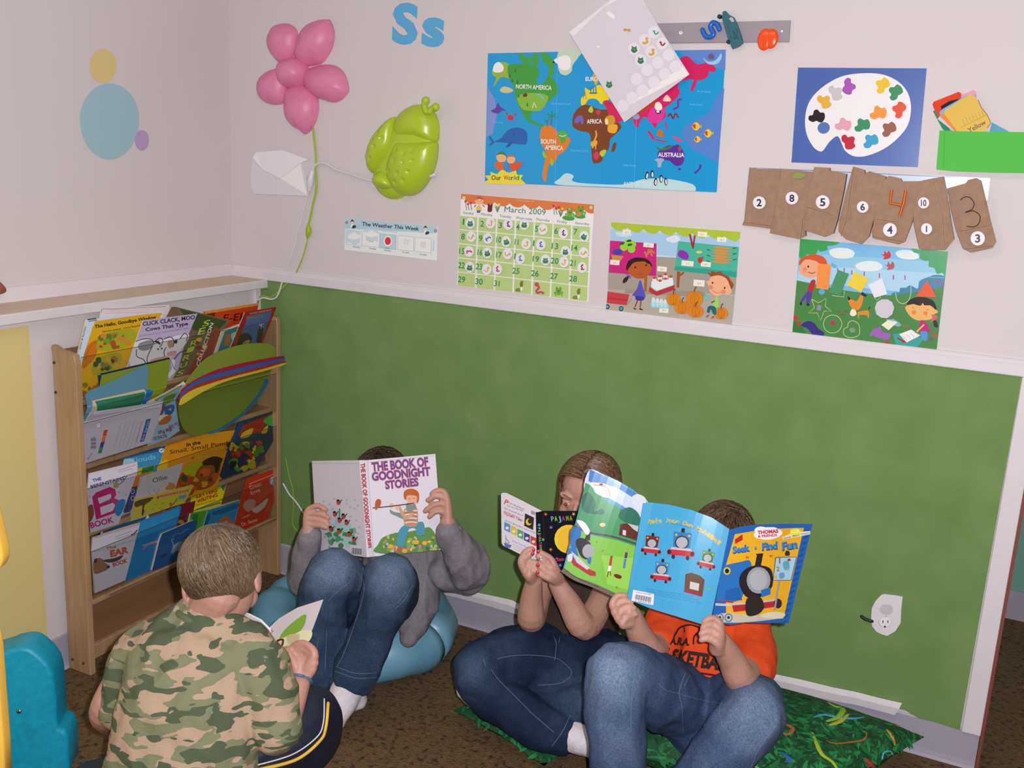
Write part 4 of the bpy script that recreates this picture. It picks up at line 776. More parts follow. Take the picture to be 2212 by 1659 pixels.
# --- whiteboard strip behind bags
Z6 = (1580, 340, 3.5)
a = Art(wall(.001), Z6); a.p('7f98b8', 165, 72, 620, 95, 1950, 160, 1945, 168, 620, 104, 170, 80); a.p('c3dcec', 1600, 150, 1940, 168, 1935, 290, 1700, 250)
a.build('laminated_strip', [130, 75, 620, 95, 1955, 158, 1935, 325, 1600, 330, 130, 200], 'c6d4e4', .0008, PRINTG, label='glossy pale blue laminated strip behind the row of brown paper bags', cat='laminated strip')
KR = mottled('kraft_paper', [(.3, '9c7d67'), (.7, 'a88771')], 60, .85, .25, bscale=120, g=1.0)
bags = (
 ([135, 75, 200, 85, 375, 88, 370, 130, 340, 330, 295, 540, 190, 525, 80, 512, 95, 480, 110, 330], .010, ((210, 342, 48, '2', .4),), [(90, 492, 300, 520)], 'first paper bag at the left end of the row, numbered 2'),
 ([370, 85, 480, 95, 620, 110, 590, 300, 555, 440, 560, 595, 510, 618, 290, 573, 325, 400, 350, 200], .020, ((457, 308, 48, '8', .4),), [(525, 610, 545, 450)], 'paper bag numbered 8 with a green spot near its top'),
 ([628, 72, 740, 78, 742, 100, 870, 125, 850, 250, 800, 480, 770, 575, 710, 602, 535, 545, 560, 400, 590, 200], .026, ((690, 338, 52, '5', .4),), [(570, 378, 770, 438)], 'wide paper bag numbered 5 with a horizontal crease'),
 ([920, 70, 1005, 95, 1010, 125, 1040, 105, 1170, 145, 1130, 300, 1060, 520, 1040, 600, 985, 656, 870, 620, 810, 560, 815, 480, 870, 250], .030, ((992, 375, 44, '6', .4),), [(930, 80, 870, 480), (870, 480, 830, 590)], 'crumpled paper bag numbered 6 in the middle of the row'),
 ([1190, 140, 1280, 160, 1290, 180, 1420, 180, 1400, 330, 1370, 480, 1310, 640, 1270, 658, 1070, 610, 1062, 560, 1100, 350, 1150, 180], .036, ((1198, 548, 52, '4', .4),), [(1100, 470, 1240, 490), (1070, 600, 1300, 640)], 'paper bag with a big brown 4 drawn above its round 4 label'),
 ([1415, 180, 1540, 155, 1605, 145, 1625, 250, 1660, 480, 1685, 620, 1620, 700, 1450, 700, 1420, 690, 1400, 600, 1375, 480, 1390, 330], .042, ((1453, 344, 42, '10', .5), (1475, 540, 42, '1', .12)), [(1530, 160, 1600, 420), (1600, 420, 1615, 660)], 'paper bag with two round labels, 10 above and 1 below'),
 ([1630, 235, 1770, 195, 1790, 170, 1850, 155, 1890, 175, 1920, 300, 1960, 480, 2003, 640, 1975, 685, 1815, 720, 1750, 690, 1700, 560, 1660, 400], .030, ((1862, 612, 54, '3', .36),), [(1730, 560, 1940, 520), (1770, 695, 1975, 670)], 'tilted paper bag with a large black 3 at the right end of the row'))
random.seed(5)
for o, h, labs, cr, lab in bags:
    s_ = wall(h); bg = empty('paper_bag', s_.xyz(*s_.uv(1580+o[0]/3.5, 340+o[1]/3.5)), lab, 'paper bag', 'numbered brown paper bags')
    # bag body: thick pouch with soft crumpled front
    pts = list(zip(o[::2], o[1::2])); fine = []
    for i in range(len(pts)):
        p0, p1 = pts[i], pts[(i+1) % len(pts)]; k = max(1, int(math.dist(p0, p1)/35))
        fine += [(p0[0]+(p1[0]-p0[0])*j/k, p0[1]+(p1[1]-p0[1])*j/k) for j in range(k)]
    uv = [s_.uv(1580+x/3.5, 340+y/3.5) for x, y in fine]; n = len(uv); cu = sum(q[0] for q in uv)/n; cv = sum(q[1] for q in uv)/n
    V, F = [], []; R_ = 8
    for u, v in uv: V.append(Vector((u, -h+min(h-.001, .02), v)))
    for i in range(R_):
        t = 1-i/R_
        for u, v in uv:
            U_, V_ = cu+(u-cu)*t, cv+(v-cv)*t; dp = noise.noise(Vector((U_*35, V_*22, h*90)))*.004+noise.noise(Vector((U_*90, V_*60, h*50)))*.0015
            V.append(Vector((U_, -h-(dp if i else -.0005), V_)))
    V.append(Vector((cu, -h, cv)))
    for i in range(R_):
        for j in range(n): F.append([i*n+j, i*n+(j+1) % n, (i+1)*n+(j+1) % n, (i+1)*n+j])
    for j in range(n): F.append([R_*n+j, R_*n+(j+1) % n, len(V)-1])
    F.append(list(range(n))[::-1]); mesh('bag_body', V, F, KR, bg)
    for x1, y1, x2, y2 in cr:
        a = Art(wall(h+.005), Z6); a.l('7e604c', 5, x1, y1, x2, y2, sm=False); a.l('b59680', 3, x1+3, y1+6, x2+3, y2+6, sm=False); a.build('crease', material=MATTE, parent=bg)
    for x, y, r_, s2, w_ in labs:
        a = Art(wall(h+.0065), Z6)
        q = [z for i in range(20) for z in (x+r_*math.cos(i*math.pi/10), y+r_*math.sin(i*math.pi/10))]
        a.t(s2, x-r_*w_, y+r_*.55, x+r_*w_, y+r_*.55, r_*1.1, '2a1f2c', .03); a.build('number_label', q, 'e2dfe8', .0006, PRINT, bg)
    if '8 with' in lab: Art(wall(h+.006), Z6).build('green_spot', [465, 150, 480, 122, 515, 115, 550, 130, 555, 145, 510, 158], '8a9a52', .0005, MATTE, bg, sm=True)
    if 'big brown' in lab:
        a = Art(wall(h+.0065), Z6); a.l('a84a1a', 24, 1212, 245, 1198, 345, 1285, 360, sm=False); a.l('a84a1a', 24, 1318, 250, 1300, 350, 1270, 445, sm=False); a.l('d98a4a', 6, 1212, 245, 1198, 345, 1285, 360, sm=False); a.l('d98a4a', 6, 1318, 250, 1300, 350, 1270, 445, sm=False); a.build('drawn_number', material=MATTE, parent=bg)
    if 'large black' in lab:
        a = Art(wall(h+.0065), Z6); a.l('2e2320', 6, 1730, 325, 1760, 300, 1805, 305, 1835, 350, 1815, 395, 1770, 415, 1830, 405, 1878, 440, 1870, 500, 1830, 525, 1778, 520); a.build('drawn_number', material=MATTE, parent=bg)
# tape pieces
for x0, y0, x1, y1, x2, y2, x3, y3 in ():
    pass
# ================================================================ bookcase and its books
WOOD = mottled('birch_wood', [(.3, 'a07f5c'), (.5, 'ad8b66'), (.7, 'b8956e')], 5, .45, .05, stretch=(4, 4, .5), dist=1.2, bscale=40, g=1.05)
WOODB = mottled('birch_panel', [(.3, '7f5c3e'), (.7, '8d6848')], 6, .5, .04, stretch=(1, .6, 3), dist=.8, bscale=40, g=1.05)
ACR = bpy.data.materials.new('clear_acrylic'); ACR.use_nodes = True
_n = ACR.node_tree.nodes; _l = ACR.node_tree.links; _n.remove(_n['Principled BSDF'])
_t = _n.new('ShaderNodeBsdfTransparent'); _g = _n.new('ShaderNodeBsdfGlossy'); _g.inputs['Roughness'].default_value = .12; _x = _n.new('ShaderNodeMixShader'); _x.inputs[0].default_value = .045
_t.inputs[0].default_value = (.93, .93, .93, 1)
_l.new(_t.outputs[0], _x.inputs[1]); _l.new(_g.outputs[0], _x.inputs[2]); _l.new(_x.outputs[0], _n['Material Output'].inputs[0])
EDGE = mat('acrylic_edge', '4a3f2e', .3)
XF = .217
bc = empty('book_display', (.17, -.415, 0), 'light birch display bookcase with four clear-fronted tiers in the corner', 'bookcase')
def panel(y0, y1, name='side_panel'):
    prof = [(.1305, .0005), (XF, .0005), (XF+.001, .895), (XF-.004, .915), (.16, .921), (.135, .931), (.125, .930), (.1305, .91)]
    bm = bmesh.new(); vs = [bm.verts.new((x, y0, z)) for x, z in prof]; f = bm.faces.new(vs)
    r = bmesh.ops.extrude_face_region(bm, geom=[f]); bmesh.ops.translate(bm, vec=(0, y1-y0, 0), verts=[g for g in r['geom'] if isinstance(g, bmesh.types.BMVert)])
    bmesh.ops.recalc_face_normals(bm, faces=bm.faces[:]); bmesh.ops.bevel(bm, geom=bm.edges[:], offset=.004, segments=3, affect='EDGES')
    bm.verts.ensure_lookup_table(); V = [v.co.copy() for v in bm.verts]; F = [[v.index for v in f.verts] for f in bm.faces]; bm.free(); return mesh(name, V, F, WOOD, bc)
p1 = panel(-.833, -.812); p2 = panel(-.034, -.0125)
for z in (.885, .805, .035):
    for x in ((.14,) if z > .1 else (.150, .192)): tube('screw_hole', [Vector((x, -.8335, z)), Vector((x, -.829, z))], [.004, .004], mat('dark_hole', '4a2c22', .8), p1, sm=False)
box('back_panel', (.130, -.812, .04), (.134, -.034, .915), WOODB, bc)
TZ = (.785, .607, .414, .222); TA = (.905, .727, .545, .363)
for k in range(4):
    z = TZ[k]; xf = .196 if k < 3 else .2155
    box('tier_shelf', (.134, -.811, z-.016), (xf, -.035, z), WOOD, bc, bevel=.004)
    y0, y1 = -.811, -.035
    nf = 14; V, F = [], []
    for i in range(nf+1):
        y = y0+(y1-y0)*i/nf; b_ = XF-.0035+(.0 if k else 0)
        V += [(b_, y, z-.012), (b_+.002, y, z-.012), (b_+.002, y, TA[k]), (b_, y, TA[k])]
    for i in range(nf):
        for j in range(4): F.append([i*4+j, i*4+(j+1) % 4, i*4+4+(j+1) % 4, i*4+4+j])
    F += [[3, 2, 1, 0], [nf*4+j for j in range(4)]]
    mesh('clear_panel', V, F, ACR, bc)
    box('panel_edge', (XF-.0036, -.811, TA[k]), (XF-.0014, -.035, TA[k]+.0009), EDGE, bc)
box('kick_board', (.134, -.811, .0), (.150, -.034, .045), WOOD, bc, bevel=.003)
for yy in (-.2,): box('back_rail', (.134, yy-.012, .045), (.139, yy+.012, .206), WOOD, bc)
ZT = (100, 640, 4.0963); ZB = (100, 920, 4.0963)
def lean(u, v):
    t = max(0, min(1, (v-.112)/.05)); return .034*t*t*(3-2*t)
def bplane(t, k, h=0):
    z = TZ[t]; return Plane((.209-.0085*k+h, 0, z), (0, 1, 0), (-.05, 0, 1))
CREAM = 'd9cdb4'
def book(t, k, view, o, col, label, art=None, thick=.004, name='book', cat='book', back=CREAM, grp=None, m=None):
    s_ = bplane(t, k); gr = 0
    if t == 1: s_ = Plane(s_.O, s_.U, s_.V, lean); s_.vgrid = True; gr = s_.grid = .02
    cov = Art(s_, view)
    if art: art(cov)
    c = empty(name, s_.xyz(*s_.uv(view[0]+o[0]/view[2], view[1]+o[1]/view[2])), label, cat, grp or 'picture books in the display bookcase')
    cov.build('cover', o, col, .0012, m or PRINTG, c, back=col, grid=gr)
    if thick > .002:
        cx_, cy_ = sum(o[::2])/len(o[::2]), sum(o[1::2])/len(o[1::2]); o2 = [ (cx_+(q-cx_)*.985 if i % 2 == 0 else cy_+(q-cy_)*.985) for i, q in enumerate(o)]
        Art(s_.off(-.0013), view).build('pages', o2, back, thick-.0013, MATTE, c, grid=gr)
    return c
def patch(a, rnd, x0, y0, x1, y1, cols, n=14, r=40):
    R_ = random.Random(rnd)
    for i in range(n):
        x, y = R_.uniform(x0, x1), R_.uniform(y0, y1); s_ = R_.uniform(.4, 1)*r; q = []
        for j in range(7): t = j*2*math.pi/7; q += [x+s_*R_.uniform(.6, 1.2)*math.cos(t), y+s_*R_.uniform(.6, 1.2)*math.sin(t)]
        a.b(R_.choice(cols), *q)
# ---- tier 1
def f(a):
    a.l('c03a4a', 4, 490, 140, 500, 112, 600, 112, 1060, 92); a.l('c9a8b4', 3, 560, 130, 800, 125, 1050, 112); a.l('c98a96', 3, 520, 150, 900, 140)
book(0, 4.6, ZT, [478, 165, 500, 90, 560, 100, 800, 92, 1090, 75, 1060, 780, 440, 880], 'd5cfd8', 'bundle of thin white papers standing behind the yellow picture book', f, .008)
def f(a):
    a.p('6d1d10', 1400, 138, 1500, 118, 1480, 230, 1400, 260); a.p('d08a2a', 1400, 135, 1880, 58, 1876, 80, 1400, 158); a.t('E-EK', 1560, 225, 1790, 205, 62, '3a1208', .01, shear=.25)
book(0, 4.2, ZT, [1395, 135, 1882, 58, 1870, 110, 1800, 560, 1380, 680], 'bd3a1a', 'orange-red book at the back right of the top tier under the cord hole', f, .006)
def f(a):
    a.b('d9a81c', 420, 255, 480, 215, 980, 150, 1010, 180, 960, 300, 860, 760, 320, 880, 300, 600, 350, 400); a.b('c9701c', 330, 520, 380, 420, 460, 390, 440, 520, 380, 600, 320, 640)
    a.b('a8a626', 500, 340, 780, 290, 740, 440, 460, 480); a.b('7d9a2e', 500, 350, 640, 320, 600, 380, 520, 430); a.b('a8a22a', 440, 560, 650, 500, 640, 640, 420, 700); patch(a, 4, 480, 340, 730, 460, ['b0502a', 'c98a3a', '5a7a2a', '8a5a2a'], 16, 34); patch(a, 5, 440, 540, 740, 650, ['b0602a', 'c9a03a', '3a4a2a', 'c96a2a', '5a7a5a'], 18, 34); patch(a, 9, 320, 780, 460, 880, ['4a6a2a', '8a7a1e', 'b0661c'], 8, 40)
    a.t('The Hello, Goodbye Window', 430, 282, 975, 195, 28, '1c1a18', .03, shear=.12); a.t('Norton Juster   Chris Raschka', 498, 320, 845, 262, 15, '3a3018', .01)
    a.l('b8331a', 3, 440, 400, 375, 470, 340, 560); a.b('c8d8ec', 355, 225, 420, 215, 330, 520, 300, 640, 283, 520); a.t('Juster & Raschka', 300, 470, 352, 270, 16, '4a3a6a', .01); a.l('12182a', 9, 362, 208, 440, 196, sm=False); a.l('12182a', 6, 372, 222, 450, 210, sm=False)
book(0, 3.0, ZT, [358, 205, 1045, 128, 870, 770, 310, 905, 284, 520], 'd4d3e6', 'yellow picture book titled with Hello at the near end of the top tier', f, .010)
def f(a):
    a.p('3f4a2a', 1180, 110, 1600, 220, 1500, 320, 1300, 300); a.p('8e3a36', 1500, 260, 1560, 330, 1440, 560, 1240, 770, 1200, 760, 1400, 400)
    patch(a, 11, 1330, 350, 1450, 560, ['b0502e', '2f5a9a', '3a8a5a', 'c9a03a', '7a2a2a'], 14, 26)
    for s_, x, y, sz in (('S', 1410, 255, 60), ('E', 1370, 330, 70), ('R', 1300, 430, 60), ('P', 1285, 440, 1), ('I', 1270, 485, 55), ('R', 1235, 555, 55), ('U', 1205, 620, 50), ('S', 1180, 690, 50)):
        if sz > 5: a.t(s_, x-35, y+20, x+30, y+4, sz, '2a3a1a', .06, up=(-sz*.1+24, -sz)); a.t(s_, x-33, y+18, x+28, y+2, sz*.9, 'a4b84a', .02, up=(-sz*.1+24, -sz*.9))
    a.t('COLLECTION', 1350, 620, 1480, 240, 28, 'dcd6d2', .02)
book(0, 2.4, ZT, [1060, 190, 1110, 95, 1140, 92, 1635, 215, 1600, 260, 1440, 620, 1230, 790, 1040, 800], '6f5a48', 'open brownish book with green block letters leaning in the top tier', f, .006)
def f(a):
    a.t('CLICK CLACK, MOO', 855, 262, 1318, 200, 34, '2a1e36', .03, shear=.1); a.t('Cows That Type', 880, 310, 1255, 255, 30, '2a1e36', .03, shear=.1); a.t('by Doreen Cronin  pictures by Betsy Lewin', 830, 356, 1260, 285, 14, '6a5f78')
    a.b('dedbe8', 790, 400, 900, 380, 1000, 390, 1250, 330, 1220, 440, 1080, 560, 900, 600, 740, 610); a.b('8a8a92', 820, 420, 900, 390, 950, 400, 940, 450, 880, 480, 820, 470)
    for q in ([790, 400, 860, 378, 930, 382, 960, 420, 1000, 395], [960, 400, 1000, 370, 1030, 385, 1020, 430, 1000, 450], [940, 440, 910, 500, 890, 560, 905, 600], [1040, 380, 1100, 360, 1130, 400, 1120, 450], [1180, 380, 1220, 330, 1250, 350, 1240, 400], [800, 470, 800, 530, 860, 560, 880, 600], [1130, 560, 1180, 500, 1240, 480], [1060, 450, 1040, 500, 1060, 560]): a.l('221c2a', 7, *q)
    a.b('2a2430', 940, 400, 990, 395, 1010, 430, 970, 410); a.b('2a2430', 1120, 400, 1160, 385, 1150, 420); a.b('b98a74', 1070, 410, 1110, 390, 1125, 430, 1090, 460); a.b('cf9a9a', 930, 560, 1060, 530, 1080, 560, 940, 600); a.b('cf9a9a', 1070, 500, 1150, 480, 1140, 520, 1080, 530); a.e('5a5a62', 988, 468, 9); a.e('5a5a62', 1022, 462, 9)
    a.b('e6e4ea', 1100, 560, 1140, 570, 1130, 640, 1150, 660, 1100, 720, 1070, 700, 1110, 640); a.l('221c2a', 4, 1100, 560, 1130, 640, 1150, 660, 1100, 715)
book(0, 1.6, ZT, [860, 212, 1338, 152, 1225, 420, 1170, 640, 1100, 760, 640, 860], 'b9a9cf', 'lilac picture book with black cow drawings in the top tier', f, .008)
def f(a): a.p('2f7a84', 1580, 310, 1700, 262, 1630, 470, 1500, 540); a.p('a8662a', 1590, 340, 1640, 325, 1620, 430, 1570, 440); a.b('8fc0d8', 1640, 330, 1690, 320, 1670, 390, 1640, 380)
book(0, 1.3, ZT, [1560, 302, 1712, 244, 1640, 560, 1450, 640], 'c9c2b8', 'small teal and cream book left of the bear book in the top tier', f, .008)
def f(a):
    a.p('4a5f94', 1785, 172, 2000, 132, 1880, 440, 1660, 520); a.b('3a2620', 1690, 420, 1720, 340, 1790, 330, 1820, 380, 1780, 440, 1700, 480); a.b('3a2620', 1860, 400, 1880, 290, 1920, 280, 1900, 400); a.b('a87a5a', 1740, 410, 1790, 385, 1800, 410, 1750, 430); a.t('Bears', 1775, 210, 1920, 182, 30, '7a6a4a', .03)
    for q in ((1880, 260, 1930, 240), (1900, 290, 1905, 235), (1885, 245, 1925, 275)): a.l('c9c4a8', 4, *q)
    a.t('AN EARLY READER BOOK', 1800, 160, 1995, 125, 12, 'd9a890')
book(0, .6, ZT, [1760, 140, 2038, 94, 1890, 470, 1800, 620, 1560, 690, 1620, 480], '8e1f2a', 'dark blue red-bordered book with a brown bear, far end of the top tier', f, .006)
# ---- tier 2
def f(a): a.l('121a3c', 16, 480, 692, 660, 650, 870, 600, 1090, 548); a.l('9a9ac0', 4, 490, 700, 880, 610); a.p('1a2450', 455, 700, 490, 695, 470, 800, 430, 820)
book(1, 3.4, ZT, [455, 700, 500, 675, 1095, 543, 1095, 590, 960, 990, 420, 1150], '93a52c', 'lime green booklet with a navy spiral top edge behind the pale blue card', f, .004)
book(1, 2.6, ZT, [342, 880, 372, 838, 600, 745, 790, 650, 885, 600, 905, 650, 890, 830, 860, 1100, 350, 1250], '6aa3c4', 'bent pale blue sheet of card at the near end of the second tier', None, .001, back='6aa3c4', name='paper_sheet', cat='paper')
def f(a): a.p('2f7a5c', 430, 930, 870, 845, 850, 1000, 440, 1080)
book(1, 1.9, ZT, [405, 925, 860, 822, 880, 835, 850, 1100, 400, 1200], 'c8b89a', 'dark green book with cream edges in front of the pale blue card', f, .005)
book(1, 2.1, ZT, [875, 828, 942, 828, 900, 1100, 800, 1110], '1f74b8', 'bright blue book corner right of the green book in the second tier', None, .004)
def f(a): a.l('7a8a2e', 14, 960, 925, 1200, 790); a.l('9a3a2a', 6, 980, 930, 1110, 870)
book(1, 1.5, ZT, [890, 935, 1215, 752, 1240, 800, 1100, 1000, 900, 1000], 'd8d2c6', 'cream notebook page lying slanted above the upside-down book', f, .003)
def f(a):
    a.b('6a4a6a', 1000, 960, 1060, 940, 1030, 1040, 990, 1040); a.b('5f8a3a', 1040, 900, 1140, 860, 1120, 920, 1050, 960); a.b('2f5aa0', 1050, 980, 1130, 960, 1120, 1030, 1060, 1060); a.b('c9a03a', 1080, 1000, 1105, 990, 1100, 1015); a.b('d9cabc', 1000, 1060, 1080, 1050, 1060, 1100, 1000, 1110); a.b('b0602e', 1060, 1060, 1110, 1060, 1080, 1120, 1000, 1140, 1000, 1110)
    a.t('Two Times', 1165, 1105, 1080, 1150, 34, '7a2228', .02, up=(8, 34)); a.t('the', 1170, 1160, 1110, 1185, 20, '7a2228', .02, up=(6, 22)) if 0 else None
    a.t('the Fun', 1110, 1160, 985, 1195, 40, '7a2228', .03, up=(8, 36)); a.t('BONUS!', 1060, 1220, 945, 1248, 30, '7a2228', .02, up=(8, 28))
book(1, .9, ZT, [1015, 905, 1195, 800, 1180, 1190, 1090, 1255, 900, 1330, 900, 1200], '8fb0cc', 'light blue picture book placed upside down beside the green foam disc', f, .005)
def f(a):
    a.p('c9ccd8', 420, 1005, 1025, 930, 1010, 985, 420, 1060); a.l('8a8796', 3, 415, 1060, 1010, 985, sm=False)
    for i, (c, y) in enumerate((('d03a34', 1185), ('e0742a', 1240), ('4a3a9a', 1290), ('3a8a4a', 1340))): a.p(c, 512-i*14, y, 545-i*14, y-5, 531-i*14, y+48, 498-i*14, y+52)
    for i in range(10): a.r('4a4656', 416+(i % 2)*2-i*0, 1250+i*11, 46, 3+(i % 3)*2, -6)
    a.p('2a4f9a', 885, 1090, 925, 1082, 865, 1280, 828, 1290); a.t('Early Step Into', 858, 1275, 912, 1105, 20, 'b9c4e0')
    for x, n in ((600, 12), (640, 12), (672, 11), (710, 10), (742, 9), (780, 9)): a.t('a story of reading and words for all children here', x, 1360-n, x+70, 1110, 9, '8a8698')
    a.t('Harper School', 800, 1280, 850, 1110, 13, 'b04a4a'); a.e('d9d6e0', 466, 1140, 22, 30); a.l('6a667a', 4, 450, 1130, 466, 1110, 482, 1130, 480, 1160, 456, 1165); a.t('$3.99', 370, 1445, 410, 1390, 14, '6a667a')
book(1, .1, ZT, [395, 1025, 1030, 930, 1020, 1000, 925, 1295, 345, 1480, 336, 1130], 'bdb7c8', 'white book shown from the back with a barcode and colour bars in the second tier', f, .006)
# foam discs bent under the clear panel
FO = lambda x, h=0: Plane((x+h, 0, TZ[1]), (0, 1, 0), (-.12, 0, 1))
def foam(o, col, lab, x, H=.004):
    q = FO(x) if x < .21 else xplane(x); gr = 0
    if lab.startswith('upper'): q = Plane((.186, 0, TZ[1]), (0, 1, 0), (0, 0, 1), lean); q.vgrid = True; gr = q.grid = .02
    Art(q, ZT).build('foam_disc', o, col, H, MATTE, label=lab, cat='foam disc', group='coloured foam discs folded into the second tier', sm=True, grid=gr)
foam([1240, 800, 1300, 680, 1450, 530, 1700, 435, 1900, 415, 2010, 440, 2030, 520, 1990, 640, 1960, 720, 1700, 800, 1400, 850], '7d8b34', 'upper olive green foam disc behind the bookcase panel', .196)
foam([1210, 820, 1290, 760, 1400, 700, 1550, 640, 1800, 580, 2090, 530, 2100, 545, 1900, 610, 1600, 700, 1380, 800, 1210, 900, 1190, 870], 'a01f3a', 'red foam disc edge right below the upper olive disc', .2255, .003)
foam([1200, 860, 1280, 780, 1400, 720, 1600, 660, 1850, 600, 2095, 550, 2103, 565, 1900, 635, 1600, 720, 1380, 820, 1200, 910, 1185, 890], '3d5a9a', 'blue foam disc edge between the two red ones', .2280, .003)
foam([1195, 895, 1290, 810, 1450, 745, 1700, 680, 1900, 625, 2108, 575, 2112, 590, 1900, 650, 1600, 735, 1380, 835, 1195, 925], 'a3301e', 'lower red-orange foam disc edge just above the front olive disc', .2305, .003)
foam([1185, 940, 1210, 890, 1310, 825, 1480, 765, 1700, 700, 1900, 650, 2110, 590, 2100, 610, 1900, 670, 1600, 750, 1380, 850, 1200, 960], 'c9b43a', 'thin yellow foam disc edge bordering the front olive disc', .2330, .003)
foam([1400, 900, 1800, 780, 1960, 730, 1930, 830, 1820, 980, 1700, 1090, 1560, 1180, 1440, 1215, 1420, 1100], '2f6f9a', 'blue foam disc peeking out along the lower right of the front olive disc', .199)
foam([1172, 1000, 1185, 930, 1240, 870, 1380, 810, 1600, 742, 1850, 675, 1950, 665, 1930, 740, 1880, 850, 1760, 1000, 1640, 1100, 1480, 1190, 1330, 1232, 1240, 1200, 1190, 1110], '75852c', 'large front olive green foam disc sagging in the second tier', .203)
# ---- tier 3
def f(a):
    a.p('3a5f9a', 705, 250, 1060, 175, 1050, 215, 690, 285); a.t('READY-TO-READ', 725, 262, 985, 208, 20, '1a2a5a', .02); a.t('Clouds', 740, 335, 970, 290, 44, '7fc0e0', .01); a.e('dfe2ea', 1022, 218, 26, 20); a.l('2a2a3a', 6, 1010, 225, 1035, 208)
    a.b('9fd0ea', 680, 300, 760, 290, 780, 330, 690, 350); a.b('dce6f0', 860, 170, 1060, 140, 1060, 170, 900, 200)
book(2, 2.2, ZB, [705, 205, 1068, 140, 1050, 240, 950, 640, 600, 720], '3f8fc0', 'blue easy reader with the word Clouds behind the monkey-brown tier rail', f, .004)
def f(a): a.p('2f7a3a', 850, 372, 955, 345, 950, 400, 840, 425); a.p('c9762e', 770, 440, 930, 410, 900, 560, 760, 580)
book(2, 1.7, ZB, [800, 378, 958, 345, 955, 380, 890, 640, 740, 660], 'b4b02a', 'narrow green and yellow book left of the small grey book', f, .004)
def f(a):
    a.b('a3401c', 1180, 430, 1330, 400, 1300, 600, 1150, 600); a.b('d8b41e', 1000, 330, 1070, 300, 1060, 400, 980, 400); a.b('a3a020', 1230, 360, 1400, 310, 1380, 440, 1230, 430); a.b('8a4a1c', 1360, 360, 1540, 320, 1480, 520, 1300, 560); a.b('3a2210', 1390, 310, 1480, 270, 1560, 290, 1540, 340, 1500, 440, 1480, 350, 1390, 350); a.b('c05a24', 1380, 380, 1450, 380, 1430, 440, 1350, 440); patch(a, 21, 1050, 420, 1500, 560, ['5a7a2a', 'b0521c', '2a4a2a', 'c98a1c', '6a2a14'], 18, 34)
    a.l('c8c8a0', 2, 1000, 400, 1200, 330, 1640, 190, sm=False); a.t('In the', 1240, 182, 1365, 158, 30, '1c120c', .03, shear=.15); a.t('Small, Small Pond', 1092, 250, 1608, 165, 36, '1c120c', .0, shear=.15); a.t('Denise Fleming', 1390, 268, 1600, 210, 12, 'a05a1a'); a.e('b03a1a', 1295, 284, 10)
book(2, 1.2, ZB, [1080, 118, 1240, 90, 1690, 35, 1610, 280, 1500, 560, 960, 720, 985, 400], 'cf8a1a', 'orange-yellow picture book with a frog pond title in the third tier', f, .005)
def f(a):
    a.p('8f2a1c', 1730, 0, 2000, -110, 1900, 60, 1700, 90); a.p('243a70', 1700, -20, 1760, -40, 1640, 200, 1590, 220); a.b('3f9a34', 1930, -60, 2110, -140, 2080, 0, 1960, -10); a.b('b8a02a', 1740, 60, 1830, 20, 1800, 90, 1720, 110); a.b('b8a02a', 1900, 60, 1960, -10, 1950, 60)
    patch(a, 31, 1620, 140, 1920, 380, ['12202a', '7a1f24', '1f3a2a', '2a2a5a', 'a89a2a', '4a7a2a', '5a1a3a', 'b02a20'], 40, 46); patch(a, 32, 1640, 160, 1880, 330, ['c9b03a', '3f7a3a', '8a1a2a'], 14, 22)
book(2, .5, ZB, [1700, -30, 2128, -172, 2105, -60, 2000, 150, 1880, 350, 1700, 420, 1560, 470, 1535, 440, 1600, 230], '26304a', 'dark multicoloured picture book slanting at the far end of the third tier', f, .003)
def f(a):
    a.p('d8d2e0', 380, 425, 805, 318, 800, 440, 370, 565); a.l('7a7486', 3, 365, 565, 800, 445, sm=False); a.t('THE', 412, 500, 490, 478, 28, '2a3a8a', .03); a.t('BERENSTAINS\'', 395, 553, 700, 470, 28, '2a3a8a', .03)
    a.p('b41f6a', 405, 630, 440, 590, 560, 540, 610, 560, 620, 610, 600, 640, 650, 660, 665, 710, 610, 770, 440, 830); a.p('c4bfd2', 455, 640, 570, 600, 575, 630, 560, 650, 470, 690); a.p('c4bfd2', 475, 720, 590, 680, 610, 700, 590, 750, 485, 790)
    a.t('BOOK', 395, 905, 600, 850, 48, 'a8246a', .03); a.b('2a78b8', 610, 700, 660, 650, 700, 660, 680, 740, 640, 800, 610, 770); a.b('7a4a2a', 370, 720, 410, 700, 420, 790, 380, 850); a.b('a88a5a', 595, 510, 630, 500, 640, 540, 600, 550); a.l('3a5a2a', 6, 640, 520, 680, 490, 715, 440)
    a.l('a83a4a', 3, 635, 395, 770, 350, 790, 345); a.l('3f7ab0', 3, 640, 410, 760, 378)
    for x, y in ((640, 580), (700, 600), (690, 690), (380, 620)): a.l('5a4a6a', 4, x, y, x+10, y+18)
book(2, .2, ZB, [372, 420, 806, 312, 812, 400, 780, 480, 640, 868, 392, 948, 362, 560], 'bdb8cc', 'white alphabet book with a big magenta B in the third tier', f, .006, back='b03050')
def f(a):
    for y in (580, 640): a.ring('b8b8cc', 765, y, 14, 20, 5)
book(2, 1.0, ZB, [752, 545, 808, 530, 790, 640, 740, 760, 690, 770], '3a3a70', 'narrow navy spine beside the big magenta letter book', f, .003)
def f(a): a.t('Ollie', 945, 505, 1075, 468, 40, '46464a', .005); a.b('b8783e', 1050, 560, 1100, 505, 1140, 520, 1130, 560); a.b('b8783e', 1080, 510, 1095, 500, 1140, 545); a.l('8a8694', 5, 845, 450, 780, 640, sm=False)
for _ in (0,):
    def g(a):
        f0(a)
        for q in ([900, 570, 915, 610], [950, 560, 975, 600], [1000, 560, 975, 600], [960, 620, 1000, 610]): a.l('5a5a62', 3, *q)
    f0 = f
